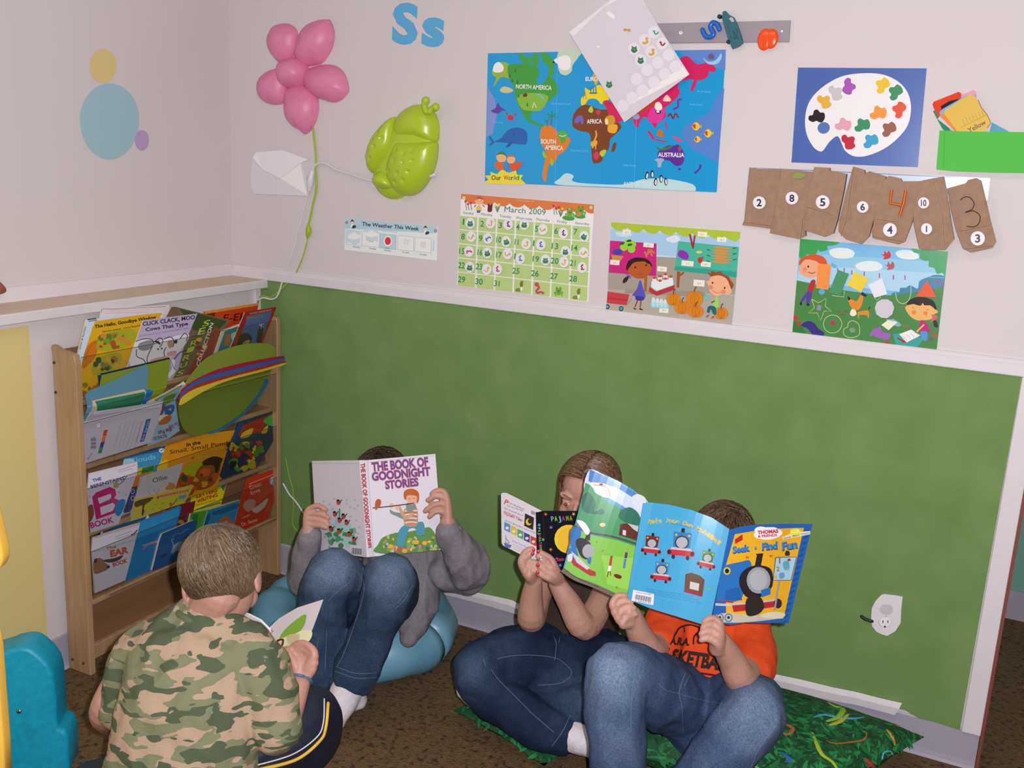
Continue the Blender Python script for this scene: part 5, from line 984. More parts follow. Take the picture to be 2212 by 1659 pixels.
book(2, .4, ZB, [835, 450, 1212, 325, 1200, 380, 1095, 690, 740, 810], 'b3aeb4', 'plain grey-white cover with the word Ollie in the third tier', g, .004)
def f(a):
    a.p('c23a28', 980, 625, 1265, 560, 1255, 580, 975, 645); a.t('SCHOLASTIC', 1000, 640, 1250, 578, 12, 'e8c8b8'); a.b('7a6a2a', 800, 680, 930, 640, 900, 700, 870, 760, 850, 800, 860, 700); a.l('5a2a18', 14, 850, 790, 862, 680); a.b('5a4a1e', 790, 670, 940, 630, 920, 660, 800, 720); a.b('b8b43a', 900, 680, 1200, 600, 1240, 680, 900, 760)
    a.p('5f8fb0', 1170, 620, 1245, 605, 1235, 640, 1175, 650); a.l('5a3a2a', 6, 1095, 720, 1140, 670, 1160, 640); a.e('c0503a', 1100, 690, 12)
    for x, y in ((960, 700), (1020, 690), (930, 740), (1010, 740)): a.l('4a4a1e', 3, x, y, x+20, y-5)
book(2, -.1, ZB, [785, 650, 1290, 520, 1305, 530, 1225, 680, 745, 840], 'bcae4a', 'olive-yellow book with a red label strip in front of the third tier', f, .004)
# ---- tier 4
def f(a): a.p('b02a40', 1290, 580, 1575, 455, 1570, 480, 1300, 600); a.t('LETTERS', 1330, 640, 1518, 580, 34, 'b0341c', .04, shear=.1); a.t('WRITING', 1340, 668, 1510, 612, 30, 'b0341c', .04, shear=.1) if 0 else a.t('WRITING', 1338, 685, 1520, 622, 30, 'b0341c', .04, shear=.1); a.t('KEEPSAKE SONGBOOK', 1320, 712, 1500, 660, 14, '7a3a1a', .01); a.p('2f7a4a', 1560, 500, 1605, 470, 1570, 580, 1545, 540); a.l('3a8a6a', 12, 1330, 740, 1540, 680)
book(3, 2.6, ZB, [1290, 565, 1575, 445, 1608, 465, 1540, 720, 1260, 860], 'cfbd1c', 'bright yellow book about letters and writing between the third and bottom tiers', f, .004)
def f(a): a.l('a88a9a', 4, 680, 800, 700, 780, 720, 800)
book(3, 2.9, ZB, [652, 770, 760, 735, 740, 900, 600, 940], 'b8b2bc', 'small pale book corner left of the olive-yellow book', f, .003)
def f(a): a.b('9a8a3a', 1160, 850, 1190, 830, 1220, 850, 1200, 870)
book(3, 2.0, ZB, [1060, 735, 1322, 662, 1270, 900, 1030, 960], '6a1a2a', 'maroon book behind the tall plain blue one in the bottom tier', f, .004)
def f(a): a.p('2a5a7a', 500, 920, 890, 800, 870, 840, 500, 950)
book(3, 2.2, ZB, [490, 905, 900, 783, 910, 795, 860, 1050, 460, 1130], 'c8d8e4', 'thin white and teal booklet at the back of the near bottom tier', f, .003)
book(3, 3.0, ZB, [455, 915, 500, 905, 480, 1100, 440, 1130], '2a2a5a', 'thin navy book edge at the near end of the bottom tier', None, .003)
def f(a):
    a.p('2f86c0', 830, 850, 1180, 712, 1150, 870, 790, 1000); a.b('b06a7a', 850, 1090, 900, 1040, 1000, 1010, 990, 1030, 900, 1060, 860, 1090); a.t('Book Series', 855, 1062, 985, 1022, 12, 'a8c0d8')
book(3, 1.0, ZB, [825, 852, 1180, 705, 1197, 718, 1150, 900, 1030, 1245, 700, 1378], '2272ac', 'tall plain blue book in the bottom tier right of the white ear book', f, .007, back='c0a890')
def f(a):
    a.l('c97a2a', 6, 430, 990, 820, 870, sm=False); a.l('7a7488', 3, 415, 1115, 800, 1005, sm=False); a.t('The', 535, 1100, 620, 1078, 26, 'b0602a', .03, shear=.2); a.t('EAR', 565, 1160, 730, 1120, 52, 'b0502a', .06, shear=.15); a.t('BOOK', 590, 1248, 722, 1205, 34, 'a8482a', .05, shear=.15)
    a.b('8a5a30', 420, 1200, 450, 1170, 500, 1180, 520, 1210, 560, 1240, 540, 1270, 480, 1300, 430, 1310, 415, 1260); a.b('4a2416', 500, 1190, 600, 1170, 680, 1145, 640, 1190, 560, 1210); a.b('4a2416', 420, 1190, 440, 1170, 450, 1200, 425, 1215); a.e('1a1210', 548, 1248, 16, 10, -10)
    a.l('a83a4a', 3, 605, 985, 700, 950, 760, 930); a.l('3f6aa8', 3, 620, 1000, 740, 965); a.l('5a2a1a', 9, 748, 965, 780, 950, 805, 920)
book(3, .2, ZB, [412, 985, 830, 858, 820, 900, 700, 1365, 430, 1482, 404, 1110], 'bcb8c6', 'white book titled The Ear Book at the near end of the bottom tier', f, .007, back='d8b890')
def f(a): a.p('2f7a2a', 1290, 790, 1350, 775, 1310, 1010, 1270, 1020); a.p('4a9a2a', 1345, 775, 1440, 745, 1380, 960, 1320, 1000)
book(3, 1.0, ZB, [1282, 775, 1440, 742, 1420, 860, 1340, 1060, 1200, 1110], '4a9a34', 'thick green-spined book with cream pages in the bottom tier', f, .024)
def f(a): a.b('b8602e', 1500, 900, 1540, 830, 1600, 800, 1650, 850, 1640, 920, 1560, 940); a.b('8a9ab0', 1560, 860, 1600, 840, 1610, 880, 1570, 890); a.b('1f5a8a', 1400, 830, 1450, 770, 1440, 840, 1390, 910); a.t('SUN STORY', 1480, 790, 1680, 715, 24, '1f4f80', .02) if 0 else a.b('1f5f90', 1480, 760, 1690, 690, 1680, 730, 1500, 790)
book(3, .4, ZB, [1430, 748, 1735, 655, 1740, 690, 1650, 930, 1590, 1020, 1330, 1110], '2f7fae', 'mid blue book with an orange sun shape and cream page tops near the red book', f, .018)
def f(a):
    a.b('2a3a4a', 1010, 1150, 1070, 1120, 1060, 1150, 1020, 1170); a.l('6f8aa8', 12, 1105, 1130, 1125, 1060, 1110, 1010, 1130, 1000); a.b('8ea4bc', 1125, 1060, 1200, 1020, 1215, 1060, 1190, 1100, 1150, 1110, 1120, 1135); a.l('8ea4bc', 10, 1205, 1030, 1230, 1000, 1245, 1010); a.l('8ea4bc', 12, 1190, 1080, 1205, 1110); a.t('Poodle Tale', 1105, 990, 1270, 920, 26, '5f84b0', .02) if 0 else a.l('5f84b0', 5, 1110, 985, 1150, 955, 1190, 950, 1230, 920, 1270, 915)
book(3, -.2, ZB, [1028, 955, 1312, 832, 1336, 848, 1310, 940, 1200, 1192, 938, 1282, 1005, 1010], '25508c', 'dark blue book with a pale animal drawing in the bottom tier beside the blond hair', f, .010)
def f(a):
    a.l('e0b09a', 4, 1795, 515, 2060, 408, sm=False); a.t('Green', 1802, 565, 1905, 525, 32, 'd8a898', .02); a.t('Eggs', 1815, 610, 1895, 578, 30, 'd8a898', .02); a.e('9aa0b8', 2010, 488, 36, 40); a.l('e8e4e0', 8, 1990, 510, 2005, 460); a.l('e8e4e0', 8, 2015, 515, 2030, 462)
    a.b('b08078', 1740, 700, 1790, 650, 1850, 660, 1840, 720, 1780, 760); a.b('b9a0a0', 1820, 740, 1880, 700, 1960, 640, 1930, 720, 1860, 770); a.b('b08078', 1720, 820, 1800, 780, 1790, 800); a.t('Dr. Seuss', 1732, 888, 1870, 840, 30, 'd8a898', .02); a.t('by', 1692, 895, 1715, 885, 14, 'd8a898')
book(3, .3, ZB, [1782, 462, 2097, 355, 2098, 400, 1960, 852, 1700, 955, 1655, 900, 1725, 640], 'b8331c', 'red-orange early reader with faded white lettering at the far end of the bottom tier', f, .006, back='b83a2a')
# ================================================================ people
SKIN = mottled('skin', [(.3, 'b38475'), (.7, 'be8f82')], 18, .5, .12, bscale=220, g=1.05)
SKIN.node_tree.nodes['Principled BSDF'].inputs['Subsurface Weight'].default_value = .12
SKIN.node_tree.nodes['Principled BSDF'].inputs['Subsurface Radius'].default_value = (.01, .004, .002)
HAIRM = mat('hair_strands', attr=True, rough=.36, spec=.55)
def pt(q): return P(*q) if not isinstance(q, Vector) else q
def limb(pts, rad, n=14, sq=None, k=5):
    """limb from a few joints (px, py, depth): a smooth tapered tube"""
    Q = [tuple(pt(q))+(r,) for q, r in zip(pts, rad)]
    if len(Q) > 2: Q = smooth_pts(Q, k, False)
    else: a, b = np.array(Q[0]), np.array(Q[1]); Q = [tuple(a+(b-a)*t/4) for t in range(5)]
    return tube_vf([q[:3] for q in Q], [q[3] for q in Q], n, sq=sq)
def frame(f, u):
    f = Vector(f).normalized(); r = f.cross(Vector(u)).normalized(); return r, f, r.cross(f)
def rr(c, q, ax): return c+ax[0]*q[0]+ax[1]*q[1]+ax[2]*q[2]
def head_shapes(c, ax, s=1.):
    A = lambda *r: [ax[i]*r[i]*s for i in range(3)]; p = lambda x, y, z: c+ax[0]*x*s+ax[1]*y*s+ax[2]*z*s
    L = [ell_vf(p(0, -.014, .028), A(.070, .086, .072), 24, 16), ell_vf(p(0, .018, -.022), A(.056, .064, .066), 20, 14), ell_vf(p(0, .048, -.072), A(.026, .026, .022)),
         tube_vf([p(0, .078, .004), p(0, .088, -.014), p(0, .094, -.026)], [.006*s, .0075*s, .0105*s]), ell_vf(p(.010, .084, -.029), A(.008, .009, .007), 10, 8), ell_vf(p(-.010, .084, -.029), A(.008, .009, .007), 10, 8)]
    for q in (-1, 1):
        L += [ell_vf(p(q*.034, .050, -.034), A(.024, .026, .024)), ell_vf(p(q*.030, .064, .020), A(.024, .012, .010)), ell_vf(p(q*.030, .0665, -.004), A(.0155, .009, .005), 12, 8),
              ell_vf(p(q*.072, -.012, -.008), [v*s for v in (ax[0]*.007+ax[1]*.004*q, ax[1]*.017, ax[2]*.030)], 14, 10), ell_vf(p(q*.068, -.002, -.012), A(.010, .012, .018), 12, 8)]
    L += [ell_vf(p(0, .077, -.049), A(.020, .008, .0045), 12, 8), ell_vf(p(0, .074, -.058), A(.016, .008, .005), 12, 8)]
    return L
def face_parts(c, ax, par, s=1., iris='4a3a2a', brow='6a4a34', lip='a8605a', glint=None):
    A = lambda *r: [ax[i]*r[i]*s for i in range(3)]; p = lambda x, y, z: c+ax[0]*x*s+ax[1]*y*s+ax[2]*z*s
    for q in (-1, 1):
        e = ell('eye', p(q*.030, .0685, .003), A(.0115, .0095, .0078), mat('eye_white', 'd8d4d4', .15), par)
        i_ = ell('iris', p(q*.029, .0772, .0015), A(.0052, .0015, .0052), mat('iris_'+iris, iris, .1), e, 12, 6)
        if glint: ell('pupil_glint', p(q*.029, .0785, .0015), A(.0026, .0008, .0026), mat('red_eye_glint', 'e8503a', .2, g=1.2), i_ if 0 else e, 10, 6)  # flash red-eye reflection, painted as a red disc on the eye
        ell('eyelid', p(q*.030, .0680, .0070), A(.0130, .0105, .0055), SKIN, par, 14, 8)
        tube('eyebrow', [p(q*.015, .0775, .0225), p(q*.030, .0768, .0268), p(q*.046, .0672, .0225)], [.0015*s, .0020*s, .0010*s], mat('brow_'+brow, brow, .7), par)
    ell('lips', p(0, .0825, -.0525), A(.0175, .005, .0055), mat('lips', lip, .4), par, 14, 8)
def strands(c, ax, s, n, root, flow, length, cols, seed=1, rad=.0012, lift=.05, cap=True, seg=8, grav=0, jit=.25, capcol=None, down=None, rscale=(.075, .093, .078)):
    """hair: tapered strands that follow the skull; all vectors in head space (x right, y forward, z up)"""
    R_ = random.Random(seed); E = np.array(rscale)*s; cc = np.array([0, -.014, .028])*s; V, F, C = [], [], []; A3 = np.array([list(a) for a in ax]); c0 = np.array(c)
    def surf(q, k): d = (q-cc)/E; return cc+d/np.linalg.norm(d)*E*k
    m_ = 0; i = 0
    while m_ < n and i < n*12:
        i += 1; t = math.acos(1-2*R_.random()); p = 2*math.pi*R_.random(); d = np.array([math.sin(t)*math.cos(p), math.sin(t)*math.sin(p), math.cos(t)])
        if not root(d): continue
        m_ += 1; L = length(d, R_)*s; q = surf(cc+d*E, 1.0+R_.random()*.02); pts = [q]; st = L/seg; jt = np.array([R_.gauss(0, jit) for _ in range(3)]); free = 0
        for j in range(seg):
            f = np.array(flow((q-cc)/E, R_), float)+jt; dn = (q-cc)/E**2; dn /= np.linalg.norm(dn); on = ((q-cc)/E)
            f = f-dn*f.dot(dn); f /= np.linalg.norm(f)+1e-9
            if grav and (on[2] < grav or free):
                free = 1; g = np.array(down) if down is not None else np.array([0, 0, -1.]); f = g+jt*.5; f /= np.linalg.norm(f); q = q+f*st
                o_ = (q-cc)/E; k_ = np.linalg.norm(o_)
                if k_ < 1.04: q = surf(q, 1.04+R_.random()*.03)
            else: q = surf(q+f*st, 1+lift*(.3+R_.random()*.2)*(.4+j/seg))
            pts.append(q)
        col = R_.choice(cols); k = R_.uniform(.75, 1.25); col = tuple(min(1, z*k) for z in rgb(col)[:3])+(1,)
        W_ = [c0+pp@A3 for pp in pts]; r0_ = rad*R_.uniform(.7, 1.4); b = len(V)
        u = Vector((W_[1]-W_[0])).normalized(); a_ = u.orthogonal().normalized(); b_ = u.cross(a_)
        for j, w_ in enumerate(W_):
            r_ = r0_*(1 if j < seg*.6 else max(.12, 1-(j/seg-.6)/.4*.9))
            for h in range(3): q3 = 2*math.pi*h/3; V.append(tuple(Vector(w_)+(a_*math.cos(q3)+b_*math.sin(q3))*r_))
        for j in range(seg):
            for h in range(3): F.append([b+j*3+h, b+j*3+(h+1) % 3, b+(j+1)*3+(h+1) % 3, b+(j+1)*3+h]); C.append(col)
    if cap:
        N1, N2 = 40, 28; b = len(V); idx = {}; ok = set(); cr = rgb(capcol or cols[0])
        for a in range(N2+1):
            t = math.pi*a/N2
            for h in range(N1):
                p = 2*math.pi*h/N1; d = np.array([math.sin(t)*math.cos(p), math.sin(t)*math.sin(p), math.cos(t)])
                idx[a, h] = len(V)
                if root(d): ok.add((a, h))
                V.append(tuple(c0+(cc+d*E*1.0)@A3))
        for a in range(N2):
            for h in range(N1):
                if (a, h) in ok and (a+1, (h+1) % N1) in ok: F.append([idx[a, h], idx[a, (h+1) % N1], idx[a+1, (h+1) % N1], idx[a+1, h]]); C.append(cr)
    return V, F, C
def hair(par, c, ax, s=1., **k):
    V, F, C = strands(c, ax, s, **k); return mesh('hair', V, F, HAIRM, par, smooth=True, cols=C)
def garment(name, shapes, material, par, voxel=.006, smooth=8, fold=.004, fs=(9, 9, 9), colf=None, foldn=1., cut=None):
    V, F, N = remesh(*join(shapes), voxel, smooth)
    if fold:
        for i in range(len(V)):
            x, y, z = V[i]; a = noise.noise(Vector((x*fs[0], y*fs[1], z*fs[2]))); b = noise.noise(Vector((x*fs[0]*2.7+5, y*fs[1]*2.7, z*fs[2]*2.7)))
            V[i] += N[i]*fold*((1-abs(a)*3)*.7*foldn+b*.6)
    vc = None
    if colf: vc = [colf(V[i], N[i]) for i in range(len(V))]
    o = npmesh(name, V, F, material, par, vc); o['_w'] = 1; del o['_w']; GEO[o.name] = (V, F); return o
GEO = {}
def bvh(o):
    V, F = GEO[o.name]; return BVHTree.FromPolygons([tuple(v) for v in V], F)
def hits(tree, pts, off=.0006):
    out = []
    for x, y in pts:
        d = ray(x, y).normalized(); h = tree.ray_cast(C0, d)
        if h[0] is not None:
            if out and (h[0]-out[-1]).length > .06: continue
            out.append(h[0]+h[1]*off*(1 if h[1].dot(d) < 0 else -1))
    return out
def seam(o, tree, pts, view=(0, 0, 1), r=.0007, m=None, name='stitching', dash=False):
    vx, vy, sc = view; q = smooth_pts(pts, 8, False) if len(pts) > 2 else [(pts[0][0]+(pts[1][0]-pts[0][0])*i/10, pts[0][1]+(pts[1][1]-pts[0][1])*i/10) for i in range(11)]
    h = hits(tree, [(vx+x/sc, vy+y/sc) for x, y in q])
    if len(h) < 3: return
    V, F = tube_vf(h, r, 5); return mesh(name, V, F, m or STITCH, o, smooth=True)
STITCH = mat('stitch_thread', '64738c', .8)
def denim(name, base, light, dark):
    m = mat(name, attr=True, rough=.85, spec=.2); N = m.node_tree.nodes; L = m.node_tree.links; b = N['Principled BSDF']; a = [q for q in N if q.type == 'VERTEX_COLOR'][0]
    t = N.new('ShaderNodeTexCoord'); n = N.new('ShaderNodeTexNoise'); n.inputs['Scale'].default_value = 260; n.inputs['Detail'].default_value = 3
    r = N.new('ShaderNodeMapRange'); r.inputs[1].default_value = .3; r.inputs[2].default_value = .7; r.inputs[3].default_value = .72; r.inputs[4].default_value = 1.3
    x = N.new('ShaderNodeVectorMath'); x.operation = 'SCALE'; L.new(t.outputs['Object'], n.inputs[0]); L.new(n.outputs[0], r.inputs[0]); L.new(a.outputs[0], x.inputs[0]); L.new(r.outputs[0], x.inputs['Scale']); L.new(x.outputs[0], b.inputs['Base Color'])
    bp = N.new('ShaderNodeBump'); bp.inputs['Strength'].default_value = .3; bp.inputs['Distance'].default_value = .002; L.new(n.outputs[0], bp.inputs['Height']); L.new(bp.outputs[0], b.inputs['Normal'])
    return m
DEN = denim('denim', 0, 0, 0)
def dcol(base, light, spots, amt=.5):
    """denim that is worn pale in given places (centre, radius)"""
    B, Lc = np.array(rgb(base)), np.array(rgb(light)); S_ = [(np.array(pt(c)), r, k) for c, r, k in spots]
    def f(v, n):
        w_ = 0
        for c, r, k in S_: w_ = max(w_, k*math.exp(-((v-c)**2).sum()/r**2))
        w_ += .10*noise.noise(Vector(v)*14)+.06*noise.noise(Vector(v)*45); w_ = max(0, min(1, w_)); return B*(1-w_)+Lc*w_
    return f
def fingers(view, D, wrist, fl, r=.0068, rw=.012, dk=0., dt=0.):
    """hand: every finger a chain wrist > knuckle > joints > tip, all in view pixels; depth D (+dk at knuckles, +dt at tips)"""
    vx, vy, sc = view; W_ = (vx+wrist[0]/sc, vy+wrist[1]/sc, wrist[2] if len(wrist) > 2 else D); out = []
    for f in fl:
        pts = [W_]; rad = [rw]; n = len(f)
        for i, q in enumerate(f):
            d_ = q[2] if len(q) > 2 else D+dk+(dt-dk)*i/max(1, n-1); pts.append((vx+q[0]/sc, vy+q[1]/sc, d_)); rad.append(r*(1.28 if i == 0 else 1.0 if i < n-1 else .86))
        out.append(limb(pts, rad, 10, k=4))
    return out
def V3(x, y, z): return Vector((x, y, z))
# ================================================================ boy in camouflage shirt (front left)
ZA = (0, 1050, 2.7243)
A_ = empty('person', (.98, -1.3, 0), 'child in a camouflage T-shirt seen from behind, sitting on the floor reading', 'person')
hc = P(481, 1252, 2.0); hax = frame((-.45, .80, -.55), (0, 0, 1)); hax = [v for v in hax]
# head leans to the right as seen in the photo
q_ = Matrix.Rotation(math.radians(-9), 3, FW); hax = [q_ @ v for v in hax]
# feet are folded under the legs
sk = head_shapes(hc, hax, 1.0)
sk += [limb([rr(hc, (0, -.03, -.03), hax), (447, 1320, 1.99), (436, 1352, 1.995)], [.044, .042, .045]),
       limb([(440, 1385, 2.01), (410, 1500, 1.95), (405, 1690, 1.95)], [.05, .078, .085], sq=((-.42, .88, -.2), .7)),
       limb([(300, 1395, 1.98), (262, 1470, 1.985), (228, 1535, 2.0), (235, 1560, 2.12)], [.035, .034, .032, .026]),
       limb([(562, 1420, 1.96), (592, 1510, 1.94), (603, 1592, 1.955), (628, 1530, 1.99), (648, 1478, 2.03)], [.036, .034, .031, .027, .021])]
sk += fingers(ZA, 2.045, (1760, 1140), [[(1850, 1000), (1803, 932), (1750, 930), (1715, 955)], [(1850, 1037), (1800, 968), (1745, 972), (1708, 992)], [(1840, 1072), (1795, 1008), (1742, 1010), (1706, 1030)], [(1822, 1102), (1785, 1048), (1740, 1048), (1712, 1064)], [(1740, 1060), (1700, 985), (1685, 960)]], r=.0078, rw=.0165, dk=-.01, dt=.02)
sk += [limb([(640, 1432, 2.05), (665, 1440, 2.045)], [.017, .016]), limb([(520, 1660, 2.02), (655, 1560, 2.10), (620, 1690, 2.2)], [.05, .045, .035]), limb([(330, 1700, 2.02), (180, 1700, 2.25), (300, 1720, 2.35)], [.05, .04, .03])]
Vb, Fb, Nb = remesh(*join(sk), .0029, 4, .4); npmesh('body', Vb, Fb, SKIN, A_)
face_parts(hc, hax, A_)
CAMO = mottled('camouflage', [(0, 'ab937b'), (.50, '777a5c')], 15, .9, .2, detail=1.8, stretch=(1.0, 1.0, 2.6), dist=.3, const=True, bscale=300, g=1.0, rot=(0, .12, 0))
N_, L_ = CAMO.node_tree.nodes, CAMO.node_tree.links; n1 = [q for q in N_ if q.type == 'TEX_NOISE'][0]; r1 = [q for q in N_ if q.type == 'VALTORGB'][0]; mp_ = [q for q in N_ if q.type == 'MAPPING'][0]
n2 = N_.new('ShaderNodeTexNoise'); n2.inputs['Scale'].default_value = 17; n2.inputs['Detail'].default_value = 1.5; n2.inputs['Distortion'].default_value = .35; n2.noise_dimensions = '4D'; n2.inputs['W'].default_value = 3.7
r2 = N_.new('ShaderNodeValToRGB'); r2.color_ramp.interpolation = 'CONSTANT'; r2.color_ramp.elements[1].position = .545; mx_ = N_.new('ShaderNodeMix'); mx_.data_type = 'RGBA'; mx_.inputs[7].default_value = rgb('4c5741', 1)
L_.new(mp_.outputs[0], n2.inputs['Vector']); L_.new(n2.outputs[0], r2.inputs[0]); L_.new(r2.outputs[0], mx_.inputs[0]); L_.new(r1.outputs[0], mx_.inputs[6]); L_.new(mx_.outputs[2], N_['Principled BSDF'].inputs['Base Color'])
bk = (-.42, .88, -.15)
sh = garment('camouflage_shirt', [limb([(432, 1372, 1.985), (420, 1420, 1.97), (408, 1520, 1.94), (396, 1610, 1.93), (392, 1720, 1.94)], [.080, .128, .142, .146, .152], 20, sq=(bk, .60)),
     limb([(340, 1400, 1.98), (432, 1372, 1.975), (535, 1410, 1.97)], [.058, .060, .060], sq=(bk, .85)),
     limb([(322, 1402, 1.98), (290, 1440, 1.98), (270, 1490, 1.985), (260, 1528, 1.99)], [.056, .054, .048, .044]),
     limb([(538, 1420, 1.965), (570, 1470, 1.955), (588, 1530, 1.945), (596, 1572, 1.94)], [.062, .060, .054, .052]),
     limb([(432, 1345, 1.985), (428, 1362, 1.98), (420, 1400, 1.97)], [.054, .066, .10], 18, sq=(bk, .8)), limb([(432, 1352, 1.98), (350, 1388, 1.98)], [.052, .050], sq=(bk, .8)), limb([(440, 1352, 1.975), (525, 1398, 1.97)], [.052, .052], sq=(bk, .8))], CAMO, A_, .0055, 6, .006, (15, 15, 9))
cn = (hc-P(430, 1362, 1.99)).normalized(); cu_ = cn.orthogonal().normalized(); cv_ = cn.cross(cu_); c_ = P(441, 1341, 1.995)
tube('collar', [c_+(cu_*math.cos(t)+cv_*math.sin(t))*.0535 for t in np.linspace(0, 2*math.pi, 33)], .0095, mat('olive_collar', '5a6248', .9, g=1.0), sh, sm=False, caps=False)
NAV = mat('navy_polyester', '141a30', .6, g=1.0, bump=(30, .3)); 
pn = garment('dark_trousers', [limb([(400, 1760, 1.99), (400, 1810, 2.0)], [.12, .13], sq=(bk, .7)), limb([(500, 1655, 1.99), (610, 1580, 2.04), (668, 1550, 2.09), (672, 1600, 2.13), (560, 1720, 2.18)], [.078, .078, .066, .058, .055]), limb([(300, 1700, 1.99), (190, 1720, 2.15), (260, 1740, 2.3)], [.075, .065, .055])], NAV, A_, .0065, 8, .004)
tr = bvh(pn)
seam(pn, tr, [(708, 1520), (703, 1570), (690, 1600), (640, 1640), (560, 1662)], r=.0042, m=mat('yellow_stripe', 'd1a834', .7), name='yellow_stripe'); seam(pn, tr, [(700, 1510), (698, 1560), (684, 1592), (630, 1630), (545, 1655)], r=.0016, m=mat('white_stripe', 'c8c8c8', .7), name='white_stripe')
wc = P(648, 1468, 2.035); wd = (P(655, 1440, 2.045)-P(628, 1530, 1.99)).normalized(); wu = wd.orthogonal().normalized(); wv = wd.cross(wu)
tube('wristband', [wc+(wu*math.cos(t)+wv*math.sin(t))*.0245 for t in np.linspace(0, 2*math.pi, 25)], .0028, mat('blue_rubber', '47688c', .5), A_, sm=False, caps=False)
wh = np.array([.12, -.62, .78]); wh /= np.linalg.norm(wh)     # crown whorl
def flowA(d, R_):
    d = np.array(d); a = d-wh*.98; sw = np.cross(wh, d); return a*.6+sw*.2+np.array([.18, 0, -.55])
def rootA(d):
    if d[1] > .55: return d[2] > .45
    return d[2] > (-.62 if d[1] < -.1 else -.62+(d[1]+.1)*1.5)
hair(A_, hc, hax, 1.0, n=7500, root=rootA, flow=flowA, length=lambda d, R_: R_.uniform(.05, .085), cols=['5c4c3e', '685646', '725f4c', '61503f', '806c58'], seed=4, rad=.0016, lift=.10, jit=.07, capcol='5a4b3c', rscale=(.077, .094, .081))
# his open book
pl = plane3((585, 1370, 2.13), (690, 1300, 2.04), (613, 1470, 2.10))
ob = empty('open_book', P(590, 1390, 2.13), 'open picture book in the hands of the child in camouflage', 'book')
a = Art(pl, ZA); a.l('c8c0cc', 3, 1582, 835, 1890, 672, sm=False)
a.b('dde0b8', 1600, 930, 1700, 870, 1830, 850, 1810, 920, 1690, 930, 1610, 1010); a.b('7da83c', 1645, 895, 1690, 830, 1790, 755, 1800, 790, 1770, 850, 1700, 880); a.b('c8b890', 1690, 880, 1760, 870, 1750, 920, 1700, 930); a.b('5a2a1a', 1615, 950, 1630, 905, 1670, 900, 1665, 940, 1640, 960); a.b('e0c0a8', 1628, 940, 1640, 915, 1660, 910, 1650, 945); a.b('e3bf2c', 1605, 960, 1650, 945, 1700, 940, 1670, 990, 1610, 990); a.b('b8482a', 1595, 1000, 1640, 985, 1700, 950, 1720, 930, 1710, 970, 1640, 1000); a.b('c8503a', 1735, 935, 1755, 925, 1750, 940)
a.t('Mix', 1578, 890, 1615, 850, 30, 'b06a6a', .01, shear=.3)
a.build('right_page', [1582, 835, 1640, 780, 1750, 715, 1892, 670, 1860, 760, 1800, 920, 1665, 1145, 1600, 1000], 'cfc6cc', .005, PRINT, ob, back='ddd8de')
pl2 = plane3((585, 1370, 2.13), (502, 1322, 2.17), (560, 1450, 2.2)); a = Art(pl2, ZA); a.b('5a3a26', 1408, 815, 1420, 790, 1450, 795, 1458, 825); a.e('e8cdb8', 1432, 815, 14, 16); a.b('d8c050', 1415, 830, 1455, 828, 1450, 850)
a.build('left_page', [1585, 845, 1530, 790, 1460, 755, 1395, 738, 1350, 800, 1440, 900, 1560, 920, 1600, 930], 'e2dfe8', .004, PRINT, ob)
# ================================================================ boy in grey hoodie
ZC = (540, 940, 2.9625)
B_ = empty('person', (.86, -.3, 0), 'child in a grey sweatshirt and jeans reading on a blue cushion, face hidden', 'person')
hb = P(822, 1052, 2.86); bax = frame((.30, -.88, -.36), (0, 0, 1))
sk = head_shapes(hb, bax)
sk += [limb([rr(hb, (0, -.02, -.04), bax), (832, 1140, 2.86)], [.042, .048]), limb([(840, 1150, 2.86), (862, 1240, 2.84), (850, 1310, 2.84)], [.075, .085, .09]),
       limb([(925, 1165, 2.86), (1005, 1240, 2.74), (975, 1165, 2.66), (967, 1128, 2.64)], [.034, .034, .026, .021]), limb([(770, 1165, 2.88), (672, 1255, 2.82), (668, 1185, 2.72), (667, 1150, 2.70)], [.034, .032, .026, .021]),
       limb([(785, 1315, 2.84), (720, 1250, 2.60), (690, 1440, 2.64), (688, 1500, 2.62)], [.05, .042, .032, .028]), limb([(832, 1315, 2.84), (846, 1260, 2.58), (772, 1440, 2.60), (752, 1490, 2.57)], [.05, .042, .032, .028])]
sk += fingers(ZC, 2.635, (1268, 580), [[(1262, 420), (1240, 362), (1198, 356), (1166, 372)], [(1262, 440), (1236, 400), (1188, 390), (1140, 416)], [(1262, 470), (1225, 440), (1170, 450), (1122, 486)], [(1258, 500), (1222, 488), (1185, 490), (1150, 522)], [(1250, 520, 2.67), (1200, 500, 2.69), (1160, 470, 2.69)]], r=.0082, rw=.016, dk=0, dt=-.002)
sk += fingers(ZC, 2.70, (375, 640), [[(365, 500), (398, 462), (440, 452), (484, 478)], [(365, 520), (405, 502), (460, 508), (502, 528)], [(365, 545), (410, 540), (460, 550), (500, 570)], [(368, 575), (410, 575), (450, 577), (488, 592)], [(385, 560, 2.76), (430, 530, 2.78), (470, 510, 2.78)]], r=.0082, rw=.016, dk=-.005, dt=-.015)
Vb, Fb, Nb = remesh(*join(sk), .0029, 4, .4); npmesh('body', Vb, Fb, SKIN, B_)
face_parts(hb, bax, B_)
GREY = mottled('grey_fleece', [(.3, '77727a'), (.7, '86808a')], 90, .95, .3, bscale=300, g=1.05)
